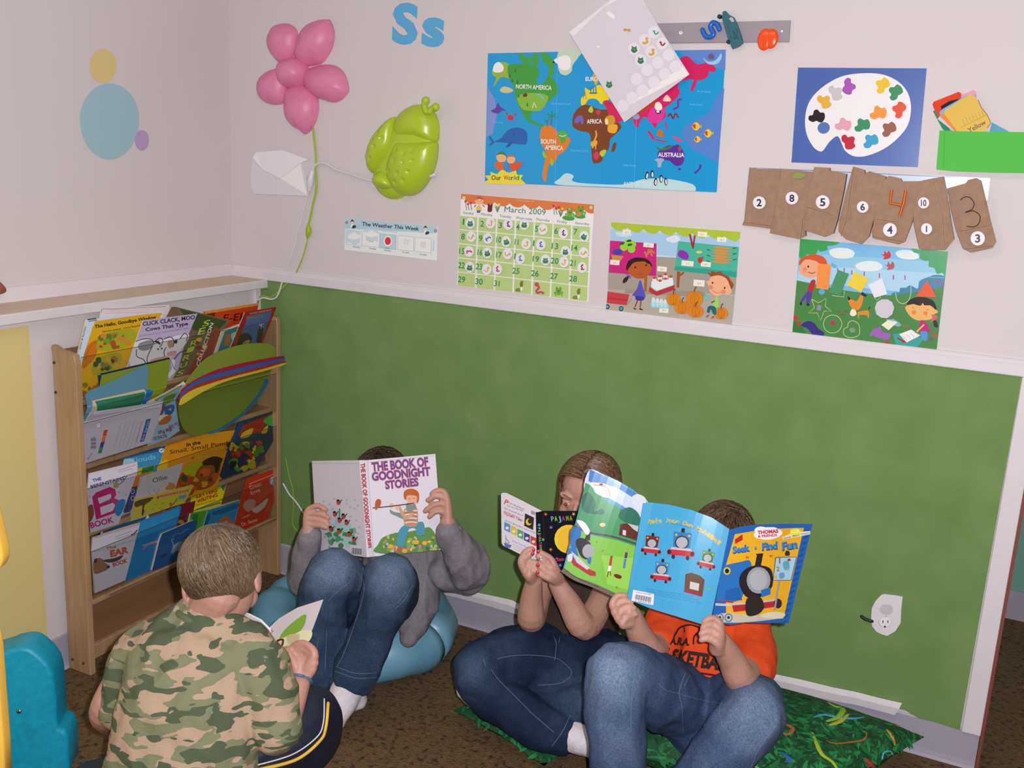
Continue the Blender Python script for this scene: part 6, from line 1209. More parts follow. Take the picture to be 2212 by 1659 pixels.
gs = garment('grey_sweatshirt', [limb([(845, 1140, 2.88), (870, 1200, 2.86), (862, 1260, 2.86), (842, 1310, 2.87)], [.105, .118, .118, .108], 18), limb([(885, 1230, 2.81), (898, 1290, 2.80), (890, 1350, 2.77), (882, 1378, 2.75)], [.075, .068, .046, .026]),
     limb([(905, 1150, 2.87), (970, 1190, 2.82), (1012, 1228, 2.745), (1000, 1200, 2.70), (975, 1165, 2.665), (970, 1148, 2.65)], [.07, .068, .062, .055, .040, .034]), limb([(960, 1235, 2.78), (1015, 1245, 2.75)], [.05, .045]),
     limb([(780, 1150, 2.89), (700, 1210, 2.86), (664, 1255, 2.81), (664, 1215, 2.76), (668, 1172, 2.72), (668, 1162, 2.71)], [.065, .058, .048, .044, .036, .033])], GREY, B_, .006, 6, .008, (14, 14, 8))
for (x, y, D), d in (((972, 1140, 2.652), (0, 0, 1)), ((668, 1158, 2.712), (0, 0, 1))):
    c_ = P(x, y, D); tube('cuff', [c_+Vector((math.cos(t)*.024, math.sin(t)*.020, 0)) for t in np.linspace(0, 2*math.pi, 20)], .0085, GREY, gs, sm=False, caps=False)
spots = [((715, 1215, 2.53), .09, .55), ((850, 1225, 2.51), .085, .55), ((700, 1330, 2.6), .06, .2), ((800, 1450, 2.6), .05, .3)]
jb = garment('jeans', [limb([(815, 1305, 2.87), (820, 1330, 2.86)], [.095, .095]), limb([(775, 1310, 2.83), (745, 1272, 2.69), (718, 1240, 2.585), (700, 1300, 2.60), (697, 1390, 2.62), (690, 1455, 2.61)], [.085, .080, .068, .066, .058, .058], sq=(FW, 1)),
     limb([(832, 1305, 2.85), (842, 1275, 2.70), (842, 1252, 2.57), (828, 1310, 2.58), (795, 1390, 2.60), (768, 1452, 2.58)], [.085, .080, .066, .066, .060, .060])], DEN, B_, .006, 6, .0065, (13, 13, 8), dcol('263850', '7488a4', spots))
tr = bvh(jb)
for q in ([(645, 860), (690, 880), (730, 950), (720, 1050), (660, 1240), (600, 1400), (560, 1480)], [(640, 900), (575, 920)], [(720, 850), (735, 890)], [(640, 940), (560, 1000), (500, 1060)], [(1040, 960), (990, 1050), (930, 1110)], [(1000, 1000), (940, 1080)], [(545, 1510), (680, 1555), (805, 1550)], [(548, 1480), (680, 1525), (810, 1520)], [(310, 850), (320, 960)], [(440, 1300), (400, 1500)], [(490, 1250), (480, 1500)]): seam(jb, tr, q, ZC)
SOCK = mottled('white_sock', [(.3, 'c9c3cc'), (.7, 'd6d0da')], 120, .95, .3, bscale=400)
garment('sock', [limb([(765, 1455, 2.58), (750, 1488, 2.57), (738, 1518, 2.55), (722, 1556, 2.53)], [.038, .041, .040, .029]), limb([(748, 1490, 2.575), (770, 1512, 2.60)], [.034, .028])], SOCK, B_, .005, 6, .002, (30, 30, 30))
garment('sock', [limb([(690, 1470, 2.61), (684, 1510, 2.60), (676, 1540, 2.57)], [.036, .036, .026])], SOCK, B_, .005, 6, .002, (30, 30, 30))
wb = np.array([0, -.3, .95]); wb /= np.linalg.norm(wb)
hair(B_, hb, bax, 1.0, n=2600, root=lambda d: d[2] > (.30 if d[1] > .3 else -.35), flow=lambda d, R_: np.array(d)-wb*.95+np.array([-.1, .1, -.1]), length=lambda d, R_: R_.uniform(.04, .07), cols=['33241c', '3d2b20', '4a3628', '281c16'], seed=7, rad=.0013, lift=.12, capcol='241a14', jit=.2)
# his book
SB = mat('story_print', attr=True, rough=.7, spec=.2)
gb = empty('storybook', P(790, 1100, 2.64), 'large open white storybook of goodnight stories held up by the child in grey', 'book')
a = Art(plane3((797, 1202, 2.64), (955, 1188, 2.67), (780, 997, 2.655)), ZC)
PUR, RED = '6f4a86', 'a84a5a'
for s_, x, y, x2, y2, h in (('THE BOOK OF', 780, 232, 1145, 196, 55), ('GOODNIGHT', 780, 292, 1158, 256, 52), ('STORIES', 866, 345, 1082, 323, 50)):
    a.t(s_, x, y, x2, y2, h, 'c06a72', .065); a.t(s_, x+3, y-2, x2-3, y2-2, h*.96, PUR, .035)
a.l('9a96a8', 2, 745, 175, 1180, 132, sm=False)
a.b('5f8a4a', 800, 750, 820, 700, 850, 655, 930, 625, 1000, 620, 1100, 600, 1150, 590, 1190, 640, 1210, 690, 1205, 735, 1000, 765)
patch(a, 41, 830, 640, 1190, 745, ['7aa050', '3f7040', '96a84a', '5a8a7a', 'a8b86a'], 40, 18); patch(a, 42, 840, 660, 1190, 745, ['d9a03a', 'e0c050', 'c87a9a', 'd8783a', 'c8b0d0'], 22, 12)
for x, y in ((900, 712), (1118, 690), (1065, 685), (990, 740)): a.e('e0a83a', x, y, 17, 14)
a.b('4a90a8', 960, 600, 1000, 570, 1080, 555, 1110, 560, 1120, 630, 1070, 640, 1060, 600, 1020, 600, 1000, 650, 985, 705, 945, 705, 940, 660); a.b('b85a4a', 940, 730, 950, 712, 972, 718, 965, 748, 940, 748)
a.b('b88a72', 985, 480, 1030, 455, 1065, 460, 1075, 520, 1065, 580, 1000, 582, 985, 560); 
for y in (480, 505, 530, 555): a.l('dcd4cc', 7, 990, y+6, 1030, y, 1070, y+4)
for y in (492, 517, 542): a.l('a86a5a', 5, 990, y+6, 1030, y, 1070, y+4)
a.b('7d8a86', 895, 475, 920, 490, 970, 500, 1000, 520, 990, 540, 930, 515, 900, 500); a.b('7d8a86', 1000, 440, 1050, 430, 1060, 470, 1010, 490); a.l('c99a80', 20, 950, 450, 975, 500, 1000, 530, 1045, 500); a.e('dcae98', 905, 450, 14, 17); a.e('dcae98', 942, 462, 14, 16)
a.b('dca890', 1000, 400, 1010, 380, 1050, 380, 1070, 400, 1065, 430, 1040, 442, 1010, 432); a.b('b8602e', 985, 400, 985, 365, 1010, 345, 1050, 345, 1080, 370, 1080, 420, 1065, 435, 1068, 395, 1040, 385, 1005, 388, 998, 415); a.l('6a3a2a', 3, 1015, 405, 1028, 408); a.l('6a3a2a', 3, 1042, 405, 1055, 402)
a.l('2a1e1a', 6, 785, 466, 900, 455, 1050, 435); a.b('b05a3e', 800, 465, 803, 425, 820, 408, 838, 418, 835, 450, 815, 470, 808, 480); a.l('4a6a3a', 5, 1120, 465, 1150, 450)
a.build('front_cover', [752, 160, 1186, 120, 1232, 732, 745, 782], 'd6d2de', .003, SB, gb)
a = Art(plane3((797, 1202, 2.64), (775, 1200, 2.645), (780, 997, 2.655)), ZC); a.t('THE BOOK OF GOODNIGHT STORIES', 708, 180, 752, 725, 26, 'a8384a', .05)
a.build('spine', [700, 160, 752, 160, 790, 770, 740, 782], 'd2cdd8', .003, SB, gb)
a = Art(plane3((775, 1200, 2.645), (684, 1186, 2.75), (776, 995, 2.66)), ZC)
a.l('8d889a', 2, 400, 180, 695, 182, sm=False)
for x, y in ((470, 425), (510, 440), (540, 408), (620, 415), (672, 415), (500, 480), (640, 460), (690, 450), (645, 520), (680, 545), (700, 590), (470, 600), (490, 540), (620, 440), (670, 470), (530, 470), (690, 630), (480, 650)): a.e('8fb0b4', x, y, 7)
a.b('9ab8c0', 560, 480, 580, 470, 600, 520, 640, 560, 660, 620, 690, 670, 620, 720, 600, 690, 500, 690, 510, 620, 540, 570, 550, 530)
patch(a, 51, 500, 600, 670, 720, ['3f7a4a', '7aa0a8', 'a8c4c8', '4f8a5a', '8ab0b8'], 34, 20); a.l('3f7a4a', 7, 575, 470, 572, 540); a.l('3f7a4a', 6, 478, 635, 510, 625, 525, 650)
for x, y in ((568, 430), (545, 505), (600, 520), (575, 545), (620, 560), (520, 600), (572, 615), (638, 635), (668, 668)): a.b('a84a34', x-12, y-8, x+6, y-14, x+14, y+4, x, y+18, x-12, y+8); a.b('1e1a22', x-14, y-12, x-2, y-20, x+8, y-12, x-6, y-6); a.l('1e1a22', 5, x+6, y+4, x+22, y-18)
a.p('c6c2cc', 645, 700, 720, 710, 718, 775, 645, 762)
for i in range(12): a.r('3a3640', 654+i*5.4, 740+i*.5, 2+(i % 3), 40, 2)
a.build('back_cover', [396, 165, 702, 160, 742, 782, 428, 740], 'bfbac6', .003, SB, gb)
# cushion ring
CUS = mottled('blue_vinyl', [(.3, '5a92ae'), (.7, '74a6bf')], 6, .38, .12, bscale=25)
cu = empty('round_cushion', (.73, -.32, 0), 'inflated pale blue round cushion under the child in grey', 'cushion')
cc_ = V3(.722, -.292, .076); 
V, F = tube_vf([cc_+Vector((math.cos(t)*.248, math.sin(t)*.212, .006*math.sin(t*9))) for t in np.linspace(0, 2*math.pi, 49)], [.074+.003*math.sin(i*1.9) for i in range(49)], 20, caps=False)
mesh('ring', V, F, CUS, cu, smooth=True); ell('seat_pad', V3(.722, -.292, .06), ((.19, 0, 0), (0, .155, 0), (0, 0, .035)), CUS, cu)
# ================================================================ girl in brown
ZG = (960, 940, 2.962)
G_ = empty('person', (1.4, -.4, 0), 'long-haired child in a brown top and dark jeans with red fingernails, reading cross-legged', 'person')
hg = P(1270, 1066, 2.58); gax = frame((0, -.93, -.24), (0, 0, 1)); q_ = Matrix.Rotation(math.radians(4), 3, FW); gax = [q_ @ v for v in gax]
sk = head_shapes(hg, gax, .98)
sk += [limb([rr(hg, (0, -.025, -.04), gax), (1262, 1180, 2.64)], [.036, .042]), limb([(1260, 1210, 2.66), (1255, 1300, 2.66), (1255, 1380, 2.66)], [.065, .075, .08]),
       limb([(1195, 1210, 2.66), (1162, 1290, 2.56), (1148, 1335, 2.49), (1149, 1290, 2.45), (1154, 1255, 2.42)], [.032, .034, .036, .028, .021]),
       limb([(1325, 1225, 2.64), (1298, 1300, 2.52), (1262, 1352, 2.44), (1228, 1300, 2.42), (1204, 1262, 2.41)], [.034, .034, .036, .029, .022]),
       limb([(1215, 1400, 2.64), (1020, 1455, 2.52), (1220, 1590, 2.45), (1245, 1600, 2.42)], [.05, .042, .03, .026]), limb([(1290, 1430, 2.60), (1350, 1460, 2.48), (1395, 1490, 2.40), (1300, 1520, 2.46), (1180, 1530, 2.52), (1040, 1510, 2.57)], [.05, .045, .04, .035, .03, .026])]
nl = []
sk += fingers(ZG, 2.385, (570, 935, 2.42), [[(495, 830), (500, 775), (530, 738), (562, 728)], [(505, 850), (510, 800), (540, 768), (562, 758)], [(520, 880), (530, 845), (560, 815), (585, 812)], [(540, 905), (555, 880), (580, 868), (600, 870)], [(560, 880), (580, 840), (600, 830)]], r=.0078, rw=.0155)
sk += fingers(ZG, 2.37, (730, 930, 2.405), [[(705, 840), (680, 790), (640, 765), (608, 748)], [(690, 870), (650, 830), (625, 800), (600, 775)], [(680, 890), (640, 870), (620, 850), (602, 832)], [(670, 915), (640, 905), (618, 893), (600, 882)], [(700, 900), (660, 860), (630, 820)]], r=.0078, rw=.017)
Vb, Fb, Nb = remesh(*join(sk), .0029, 4, .4); gbody = npmesh('body', Vb, Fb, SKIN, G_)
GEO[gbody.name] = (Vb, Fb); tr = bvh(gbody)
for x, y in ((570, 734), (563, 760), (602, 746), (600, 832), (598, 880)):
    h = hits(tr, [(ZG[0]+x/ZG[2], ZG[1]+y/ZG[2])], .0006)
    if h: ell('fingernail', h[0], (RX*.0042, FW*.0018, UP*.0048), mat('red_nail_polish', 'b8283c', .15), G_, 10, 6)
h = hits(tr, [(1168, 1206)], .001)
if h: tube('ring', [h[0]+(RX*math.cos(t)*.0035+UP*math.sin(t)*.0035) for t in np.linspace(0, 6.28, 12)], .001, mat('silver', 'c8c8c8', .2, metal=1), G_, sm=False, caps=False)
face_parts(hg, gax, G_, .98, iris='5a3a2a', brow='7a5a44', glint=1)
BRN = mottled('brown_cotton', [(.3, '33241e'), (.7, '3c2b24')], 40, .9, .2, bscale=200, g=1.05)
garment('brown_top', [limb([(1262, 1200, 2.66), (1258, 1250, 2.66), (1252, 1320, 2.655), (1248, 1400, 2.65)], [.085, .098, .104, .112], 18, sq=(FW, .85)), limb([(1185, 1215, 2.66), (1262, 1195, 2.66), (1335, 1220, 2.65)], [.045, .050, .048]), limb([(1328, 1220, 2.645), (1318, 1255, 2.60)], [.050, .048]), limb([(1190, 1220, 2.655), (1178, 1250, 2.62)], [.046, .044])], BRN, G_, .006, 8, .004, (16, 16, 8))
jg = garment('dark_jeans', [limb([(1250, 1410, 2.65), (1255, 1430, 2.62)], [.115, .115]), limb([(1215, 1415, 2.63), (1110, 1425, 2.57), (1030, 1455, 2.525), (1075, 1505, 2.50), (1150, 1560, 2.465), (1205, 1585, 2.45)], [.092, .085, .066, .062, .058, .056]),
     limb([(1290, 1430, 2.60), (1350, 1460, 2.48), (1395, 1490, 2.40), (1300, 1520, 2.46), (1180, 1530, 2.52), (1060, 1520, 2.57)], [.092, .082, .064, .058, .052, .045]), limb([(1150, 1460, 2.56), (1260, 1490, 2.54)], [.05, .06])], DEN, G_, .006, 6, .0065, (11, 11, 8), dcol('16233a', '546a8a', [((1005, 1440, 2.46), .06, .5), ((1250, 1500, 2.45), .07, .35), ((1100, 1400, 2.5), .05, .2)]))
tr = bvh(jg)
for q in ([(340, 1430), (450, 1410), (600, 1410), (720, 1430), (790, 1480), (815, 1520), (790, 1560), (730, 1590), (600, 1600)], [(700, 1290), (715, 1340), (705, 1440)], [(740, 1290), (730, 1330)], [(250, 1430), (265, 1480)], [(300, 1500), (350, 1570), (420, 1640), (500, 1720), (560, 1780)], [(560, 1780), (640, 1850), (700, 1900)], [(1180, 1900)]*1): 
    if len(q) > 1: seam(jg, tr, q, ZG)
seam(jg, tr, [(1232, 1545), (1215, 1580), (1192, 1612)], m=STITCH)
garment('sock', [limb([(1215, 1580, 2.45), (1240, 1592, 2.43), (1285, 1612, 2.41)], [.036, .038, .030])], SOCK, G_, .005, 6, .002, (30, 30, 30))
garment('sock', [limb([(1040, 1510, 2.56), (1018, 1495, 2.565), (1005, 1488, 2.57)], [.034, .034, .026])], SOCK, G_, .005, 6, .002, (30, 30, 30))
dn = np.array([Vector((0, 0, -1)).dot(v) for v in gax])
def flowG(d, R_):
    sx = 1 if d[0] > -.05 else -1
    if abs(d[0]) < .80 and d[1] > -.1: return np.array([sx*1., -.25, -.12])
    return np.array([sx*.3, -.05, -1.])
hair(G_, hg, gax, .98, n=4600, root=lambda d: d[2] > (.62 if d[1] > .42 else .1 if d[1] > .2 else -.4) if abs(d[0]) < .62 else (d[1] < .42 and d[2] > -.35), flow=flowG, length=lambda d, R_: R_.uniform(.20, .30), cols=['6a4c3a', '7a5a44', '5a4030', '8a6a50', '4c3426'], seed=12, rad=.0014, lift=.10, grav=.02, down=dn, seg=14, jit=.06, capcol='4a3426', rscale=(.078, .094, .080))
pb = empty('board_book', P(1165, 1170, 2.37), 'black and white board book about pajamas held by the child in brown', 'book')
a = Art(plane3((1158, 1235, 2.40), (1300, 1245, 2.45), (1160, 1103, 2.42)), ZG)
for i, (ch, c) in enumerate(zip('PAJAMA T', ('5ac0d8', 'c8b83a', '4ab8c0', 'c83a6a', '7aa83a', 'c8a03a', '', '5a9ad8'))):
    if ch != ' ': a.t(ch, 682+i*24+(4 if i > 6 else 0), 552-i*1, 700+i*24, 551-i*1, 32, c, .01, shear=-.1)
a.e('e0c83a', 795, 665, 92, 92); a.e('e8b83a', 800, 668, 78, 80)
a.l('a83a6a', 5, 690, 805, 720, 790, 760, 800)
a.t('Sandy', 715, 808, 800, 800, 26, 'a83a6a', .01)
def star(a, x, y, r, c):
    q = []
    for i in range(10): t = math.pi*i/5+.3; k = r if i % 2 == 0 else r*.4; q += [x+k*math.cos(t), y+k*math.sin(t)]
    a.p(c, *q)
for x, y, c in ((648, 506, 'd0702a'), (682, 590, '8a6ac0'), (632, 668, '5ab06a'), (680, 732, 'd0782a'), (740, 832, '4a8ac8'), (826, 505, 'd0b03a'), (606, 575, '4ab0b8')): star(a, x, y, 13, c)
for i, (ch, c) in enumerate(zip('PAJAMATIME', ('5ac0d8', 'c8b83a', '4ab8c0', 'c83a6a', '7aa83a', 'c8a03a', '5a9ad8', 'c83a6a', '7aa83a', '5ac0d8'))): a.t(ch, 597+i*1.2, 592+i*15.5, 598+i*1.2, 604+i*15.5, 17, c, .01)
a.l('3a3440', 2, 632, 500, 640, 760, sm=False)
a.build('front_cover', [586, 492, 640, 484, 1000, 484, 1000, 880, 760, 850, 660, 850, 590, 800], '17131a', .004, PRINTG, pb)
a = Art(plane3((1158, 1235, 2.40), (1085, 1185, 2.47), (1160, 1103, 2.42)), ZG)
a.t('P', 380, 440, 400, 448, 32, 'b83a4a', .02)
for i in range(4): a.t(('Pull on the bedding time', 'Put on the pajamas now', 'Get yourself set to', 'pajama dance at'), 0, 0, 0, 0, 0, '') if 0 else a.t(('ull on the bedtime', 'Put on the cap', 'Get yourself set to', 'pajama dance'), 0, 0, 1, 0, 1, '3') if 0 else a.t(('ull on the bottoms', 'Put on the top', 'Get yourself set to', 'pajama dance it')[i], (402, 400, 380, 380)[i], (432, 455, 470, 490)[i], (508, 500, 500, 480)[i], (480, 488, 520, 534)[i], 12, '4a4658')
a.t('PAJAMA TIME!', 378, 505, 500, 556, 14, 'c04a4a', .02); a.t('AND MORE BOOKS BY DAYLIGHT', 384, 548, 585, 640, 10, '5a5668') if 0 else a.t('ALSO BOOKS GALORE!', 384, 548, 580, 632, 10, '5a5668')
for i, c in enumerate(('4a86c0', 'c8b04a', '4a9a6a', '3a3a8a', 'b83a3a')): x, y = 402+i*42, 590+i*22; a.p(c, x-19, y-36, x+19, y-18, x+19, y+34, x-19, y+16); a.e('d8d8c8', x, y+4, 11, 9)
a.p('1a1620', 516, 500, 574, 528, 568, 608, 510, 580); a.e('d8c03a', 540, 555, 19, 22); a.e('1a1620', 548, 550, 14, 17)
for i in range(5): a.r('2a2630', 557+i*5, 493+i*2, 2.6, 22, 4)
a.l('4a6a9a', 3, 393, 640, 395, 700); a.l('4a4658', 3, 395, 660, 415, 690, 390, 690); a.p('4a6ab0', 380, 688, 432, 705, 420, 722, 390, 718); a.t('Simon Small Books', 432, 680, 540, 728, 11, '7a7ad0')
for i in range(3): a.t('printed words for the back', 440, 700+i*14, 560, 754+i*12, 7, '9a96a8')
a.build('back_cover', [362, 378, 372, 368, 400, 370, 500, 420, 625, 485, 588, 495, 590, 800, 540, 790, 375, 706, 366, 690], 'cfcbd8', .004, PRINTG, pb, back='4a2a2e')
# ================================================================ boy in orange
ZD = (1180, 980, 3.1903)
D_ = empty('person', (1.8, -.5, 0), 'child in an orange T-shirt and blue jeans holding up the wide blue picture book', 'person')
hd = P(1556, 1182, 2.42); dax = frame((.20, -.90, -.38), (0, 0, 1)); q_ = Matrix.Rotation(math.radians(8), 3, FW); dax = [q_ @ v for v in dax]
sk = head_shapes(hd, dax, .98)
sk += [limb([rr(hd, (0, -.02, -.04), dax), (1545, 1290, 2.44)], [.038, .045]), limb([(1540, 1320, 2.45), (1530, 1400, 2.43), (1525, 1480, 2.42)], [.07, .08, .085]),
       limb([(1452, 1325, 2.42), (1425, 1385, 2.33), (1404, 1404, 2.26), (1382, 1370, 2.23), (1366, 1330, 2.20)], [.034, .034, .034, .029, .022]),
       limb([(1612, 1370, 2.41), (1616, 1430, 2.31), (1601, 1464, 2.21), (1578, 1422, 2.18), (1555, 1385, 2.15)], [.036, .036, .036, .030, .024]),
       limb([(1490, 1500, 2.38), (1330, 1465, 2.16), (1335, 1760, 2.18), (1330, 1800, 2.1)], [.05, .042, .03, .025]), limb([(1570, 1510, 2.38), (1635, 1550, 2.20), (1480, 1750, 2.18), (1460, 1790, 2.1)], [.05, .042, .03, .025])]
sk += fingers(ZD, 2.175, (590, 1150, 2.20), [[(466, 1062), (466, 1008), (500, 978), (545, 978)], [(478, 1104), (480, 1055), (530, 1022), (585, 1022)], [(498, 1144), (510, 1100), (555, 1066), (605, 1064)], [(525, 1180), (545, 1142), (582, 1112), (618, 1106)], [(570, 1090), (520, 1010, 2.20), (545, 965, 2.21)]], r=.0077, rw=.018)
sk += fingers(ZD, 2.12, (1180, 1340, 2.145), [[(1200, 1190), (1170, 1140), (1125, 1135), (1088, 1158)], [(1200, 1232), (1155, 1188), (1112, 1180), (1078, 1200)], [(1192, 1274), (1145, 1236), (1100, 1226), (1068, 1242)], [(1182, 1314), (1138, 1284), (1100, 1274), (1070, 1284)], [(1160, 1250), (1125, 1180, 2.14), (1095, 1140, 2.15)]], r=.0079, rw=.019)
Vb, Fb, Nb = remesh(*join(sk), .0029, 4, .4); npmesh('body', Vb, Fb, SKIN, D_)
face_parts(hd, dax, D_, .98)
ORG = mottled('orange_cotton', [(.3, 'e0440e'), (.7, 'ea4e14')], 30, .85, .2, bscale=200, g=1.05)
os_ = garment('orange_shirt', [limb([(1545, 1320, 2.44), (1535, 1370, 2.43), (1530, 1430, 2.42), (1520, 1500, 2.41)], [.088, .112, .120, .124], 18, sq=(FW, .8)), limb([(1450, 1330, 2.42), (1545, 1305, 2.44), (1620, 1360, 2.41)], [.050, .056, .054]),
     limb([(1450, 1330, 2.42), (1434, 1370, 2.37), (1424, 1392, 2.325)], [.056, .054, .049]), limb([(1612, 1370, 2.40), (1622, 1415, 2.345), (1620, 1446, 2.29)], [.064, .062, .056])], ORG, D_, .0055, 7, .004, (14, 14, 8))
tr = bvh(os_); BL = mat('black_print', '2a1210', .8, g=1.0)
def shirt_text(body, x0, y0, x1, y1, h, bold, shear=0):
    V, F = text_tris(body, bold, shear); n = math.hypot(x1-x0, y1-y0); ux, uy = (y1-y0)/n*h, -(x1-x0)/n*h; out = []
    for a_, b_ in V:
        x, y = x0+(x1-x0)*a_+ux*b_, y0+(y1-y0)*a_+uy*b_; d = ray(ZD[0]+x/ZD[2], ZD[1]+y/ZD[2]).normalized(); hh = tr.ray_cast(C0, d)
        out.append((hh[0]-d*.0035) if hh[0] is not None else P(ZD[0]+x/ZD[2], ZD[1]+y/ZD[2], 2.33))
    mesh('printed_lettering', out, F, BL, os_)
shirt_text('A.R.A.', 850, 1312, 985, 1322, 50, .05, .2); shirt_text('BASKETBALL', 745, 1425, 1270, 1500, 95, .05, .1)
for q in ([(880, 1260), (920, 1200), (990, 1180), (1060, 1200)], [(1015, 1310), (1020, 1260), (1060, 1220)], [(945, 1190), (950, 1225)], [(890, 1470), (1000, 1500), (1180, 1530)]): seam(os_, tr, q, ZD, .0022, BL, 'printed_line')
jd = garment('blue_jeans', [limb([(1520, 1510, 2.41), (1525, 1540, 2.40)], [.115, .12]), limb([(1480, 1515, 2.37), (1400, 1485, 2.25), (1338, 1458, 2.15), (1330, 1530, 2.13), (1335, 1620, 2.15), (1335, 1720, 2.18), (1335, 1770, 2.19)], [.090, .084, .071, .066, .064, .064, .066]),
     limb([(1570, 1525, 2.37), (1610, 1530, 2.27), (1630, 1545, 2.18), (1585, 1600, 2.16), (1530, 1670, 2.17), (1470, 1750, 2.18)], [.092, .086, .073, .068, .066, .064])], DEN, D_, .006, 6, .0065, (11, 11, 7), dcol('37496a', '7e90ac', [((1320, 1440, 2.08), .085, .6), ((1640, 1530, 2.10), .09, .5), ((1500, 1640, 2.1), .06, .2), ((1330, 1600, 2.08), .06, .25)]))
tr = bvh(jd); ZK = (960, 1300, 1.7668)
for q in ([(920, 270), (905, 310), (895, 350), (905, 400), (912, 500)], [(935, 280), (915, 320)], [(815, 310), (840, 335), (890, 350), (960, 370), (1060, 390)], [(730, 235), (720, 300), (712, 400), (712, 500)], [(735, 240), (780, 262)], [(1060, 375), (1050, 420), (1062, 480)], [(1200, 400), (1230, 440)], [(1270, 470), (1200, 560), (1170, 634)]): seam(jd, tr, q, ZK)
garment('sock', [limb([(1335, 1765, 2.17), (1330, 1800, 2.12), (1325, 1830, 2.06)], [.034, .036, .026])], SOCK, D_, .005, 6, .002, (30, 30, 30))
garment('sock', [limb([(1470, 1750, 2.17), (1462, 1790, 2.12), (1455, 1820, 2.06)], [.034, .036, .026])], SOCK, D_, .005, 6, .002, (30, 30, 30))
wd_ = np.array([.1, -.3, .95]); wd_ /= np.linalg.norm(wd_)
hair(D_, hd, dax, .98, n=2800, root=lambda d: d[2] > (.35 if d[1] > .3 else -.35), flow=lambda d, R_: np.array(d)-wd_*.95+np.array([.2, .1, -.05]), length=lambda d, R_: R_.uniform(.035, .06), cols=['4a3426', '5a4232', '3c2a20', '6a5240'], seed=9, rad=.0013, lift=.12, capcol='33241a', jit=.2)
# the wide picture book
tb = empty('picture_book', P(1560, 1240, 2.12), 'wide blue open picture book hiding the face of the child in orange', 'book')
pb2 = plane3((1355, 1296, 2.175), (1522, 1350, 2.125), (1389, 1090, 2.185), lambda u, v: .012*math.sin(max(0, min(1, u/.2))*math.pi))
a = Art(pb2, ZD)
for i, ch in enumerate('Make Your Own Mobile!'):
    t = i/20; x = 700+t*470; y = 478-40*math.sin(t*2.2)+t*t*165
    if ch != ' ': a.t(ch, x, y, x+21, y+8+t*14, 30, 'c8a838', .03)
a.t('This picture book includes many fun things', 850, 478, 1062, 528, 9, '3a5a7a')
def loco(a, x, y, s_, c, r_=0):
    """plain toy engine seen from the front, no face"""
    T = lambda *v: [z for X, Y in zip(v[::2], v[1::2]) for z in (x+(X*math.cos(r_)-Y*math.sin(r_))*s_, y+(X*math.sin(r_)+Y*math.cos(r_))*s_)]
    a.p('1e1a20', *T(-12, -60, 12, -60, 10, -88, -10, -88)); a.p(c, *T(-56, -62, 56, -62, 52, 30, -52, 30)); a.e('2a2a30', *T(0, 0), 44*s_, 42*s_); a.e('a0a4ac', *T(0, 0), 36*s_, 34*s_); a.e('c8a03a', *T(-40, -44), 8*s_); a.e('c8a03a', *T(40, -44), 8*s_)
    a.p('b8283a', *T(-84, 48, 84, 48, 84, 82, -84, 82)); a.p('b0b4bc', *T(-60, 34, 60, 34, 66, 48, -66, 48)); a.e('2a2026', *T(-72, 65), 13*s_); a.e('2a2026', *T(72, 65), 13*s_); a.e('2a2a30', *T(-44, 92), 11*s_, 14*s_); a.e('2a2a30', *T(44, 92), 11*s_, 14*s_)
loco(a, 728, 618, .82, '7a1f24', .12); loco(a, 935, 612, 1.12, '2a70b0', .1); loco(a, 1112, 720, .76, '2f8a44', .22); loco(a, 796, 800, .86, '3a7ab8', .12)
a.p('5a3a26', 960, 830, 1000, 820, 1060, 840, 1092, 870, 1075, 985, 950, 950); a.p('b8b8bc', 992, 880, 1055, 895, 1050, 945, 988, 930); a.p('8a2026', 952, 930, 1075, 965, 1072, 985, 948, 952)
a.e('7aa83a', 1122, 932, 9)
a.p('d6d4de', 600, 938, 745, 965, 738, 1044, 588, 1012)
for i in range(20): a.r('2a2632', 614+i*5.6, 985+i*1.1, 2+(i*7 % 3), 34, 9)
a.t('9 780375 82', 612, 1016, 720, 1034, 9, '3a3642'); a.t('$3.99 U.S.  $5.99 CAN.', 618, 958, 722, 976, 8, '3a3642')
for i in range(3): a.t('Copyright picture book text in small letters here', 690, 935+i*13, 1010+i*30, 985+i*24, 9, '3f6f9a')
for i in range(4): a.t('small print of the publisher on the back cover', 790, 1010+i*15, 950, 1040+i*15, 7, '4a86b0')
a.build('back_cover', [668, 340, 720, 336, 850, 352, 1000, 388, 1140, 440, 1262, 520, 1200, 830, 1135, 1130, 1082, 1178, 900, 1122, 700, 1060, 556, 1000, 600, 740], '3f9ac8', .003, PRINTG, tb, grid=.018)
pf = plane3((1538, 1348, 2.12), (1705, 1345, 2.155), (1574, 1142, 2.13), lambda u, v: .010*math.sin(max(0, min(1, u/.18))*math.pi))
a = Art(pf, ZD)
a.p('1f5aa8', 1268, 530, 1480, 492, 1835, 486, 1672, 1166, 1150, 1150); a.p('d9a420', 1300, 555, 1500, 520, 1775, 512, 1640, 1120, 1240, 1130, 1235, 780); a.b('b8b0a0', 1150, 1150, 1200, 1100, 1400, 1110, 1560, 1120, 1640, 1128, 1500, 1150, 1300, 1165); a.b('c9c8a8', 1480, 1110, 1560, 1090, 1640, 1100, 1630, 1135, 1500, 1130)
for i in range(16):
    x = 1800-i*10.5; y = 520+i*42; a.p('184a90', x, y, x+22, y+4, x-4, y+26, x-22, y+22)
for q in ((1480, 528, 46, 26), (1530, 548, 90, 42), (1470, 560, 40, 26), (1590, 545, 36, 26), (1520, 575, 60, 18), (1560, 528, 40, 22)): a.e('e4e0ea', *q)
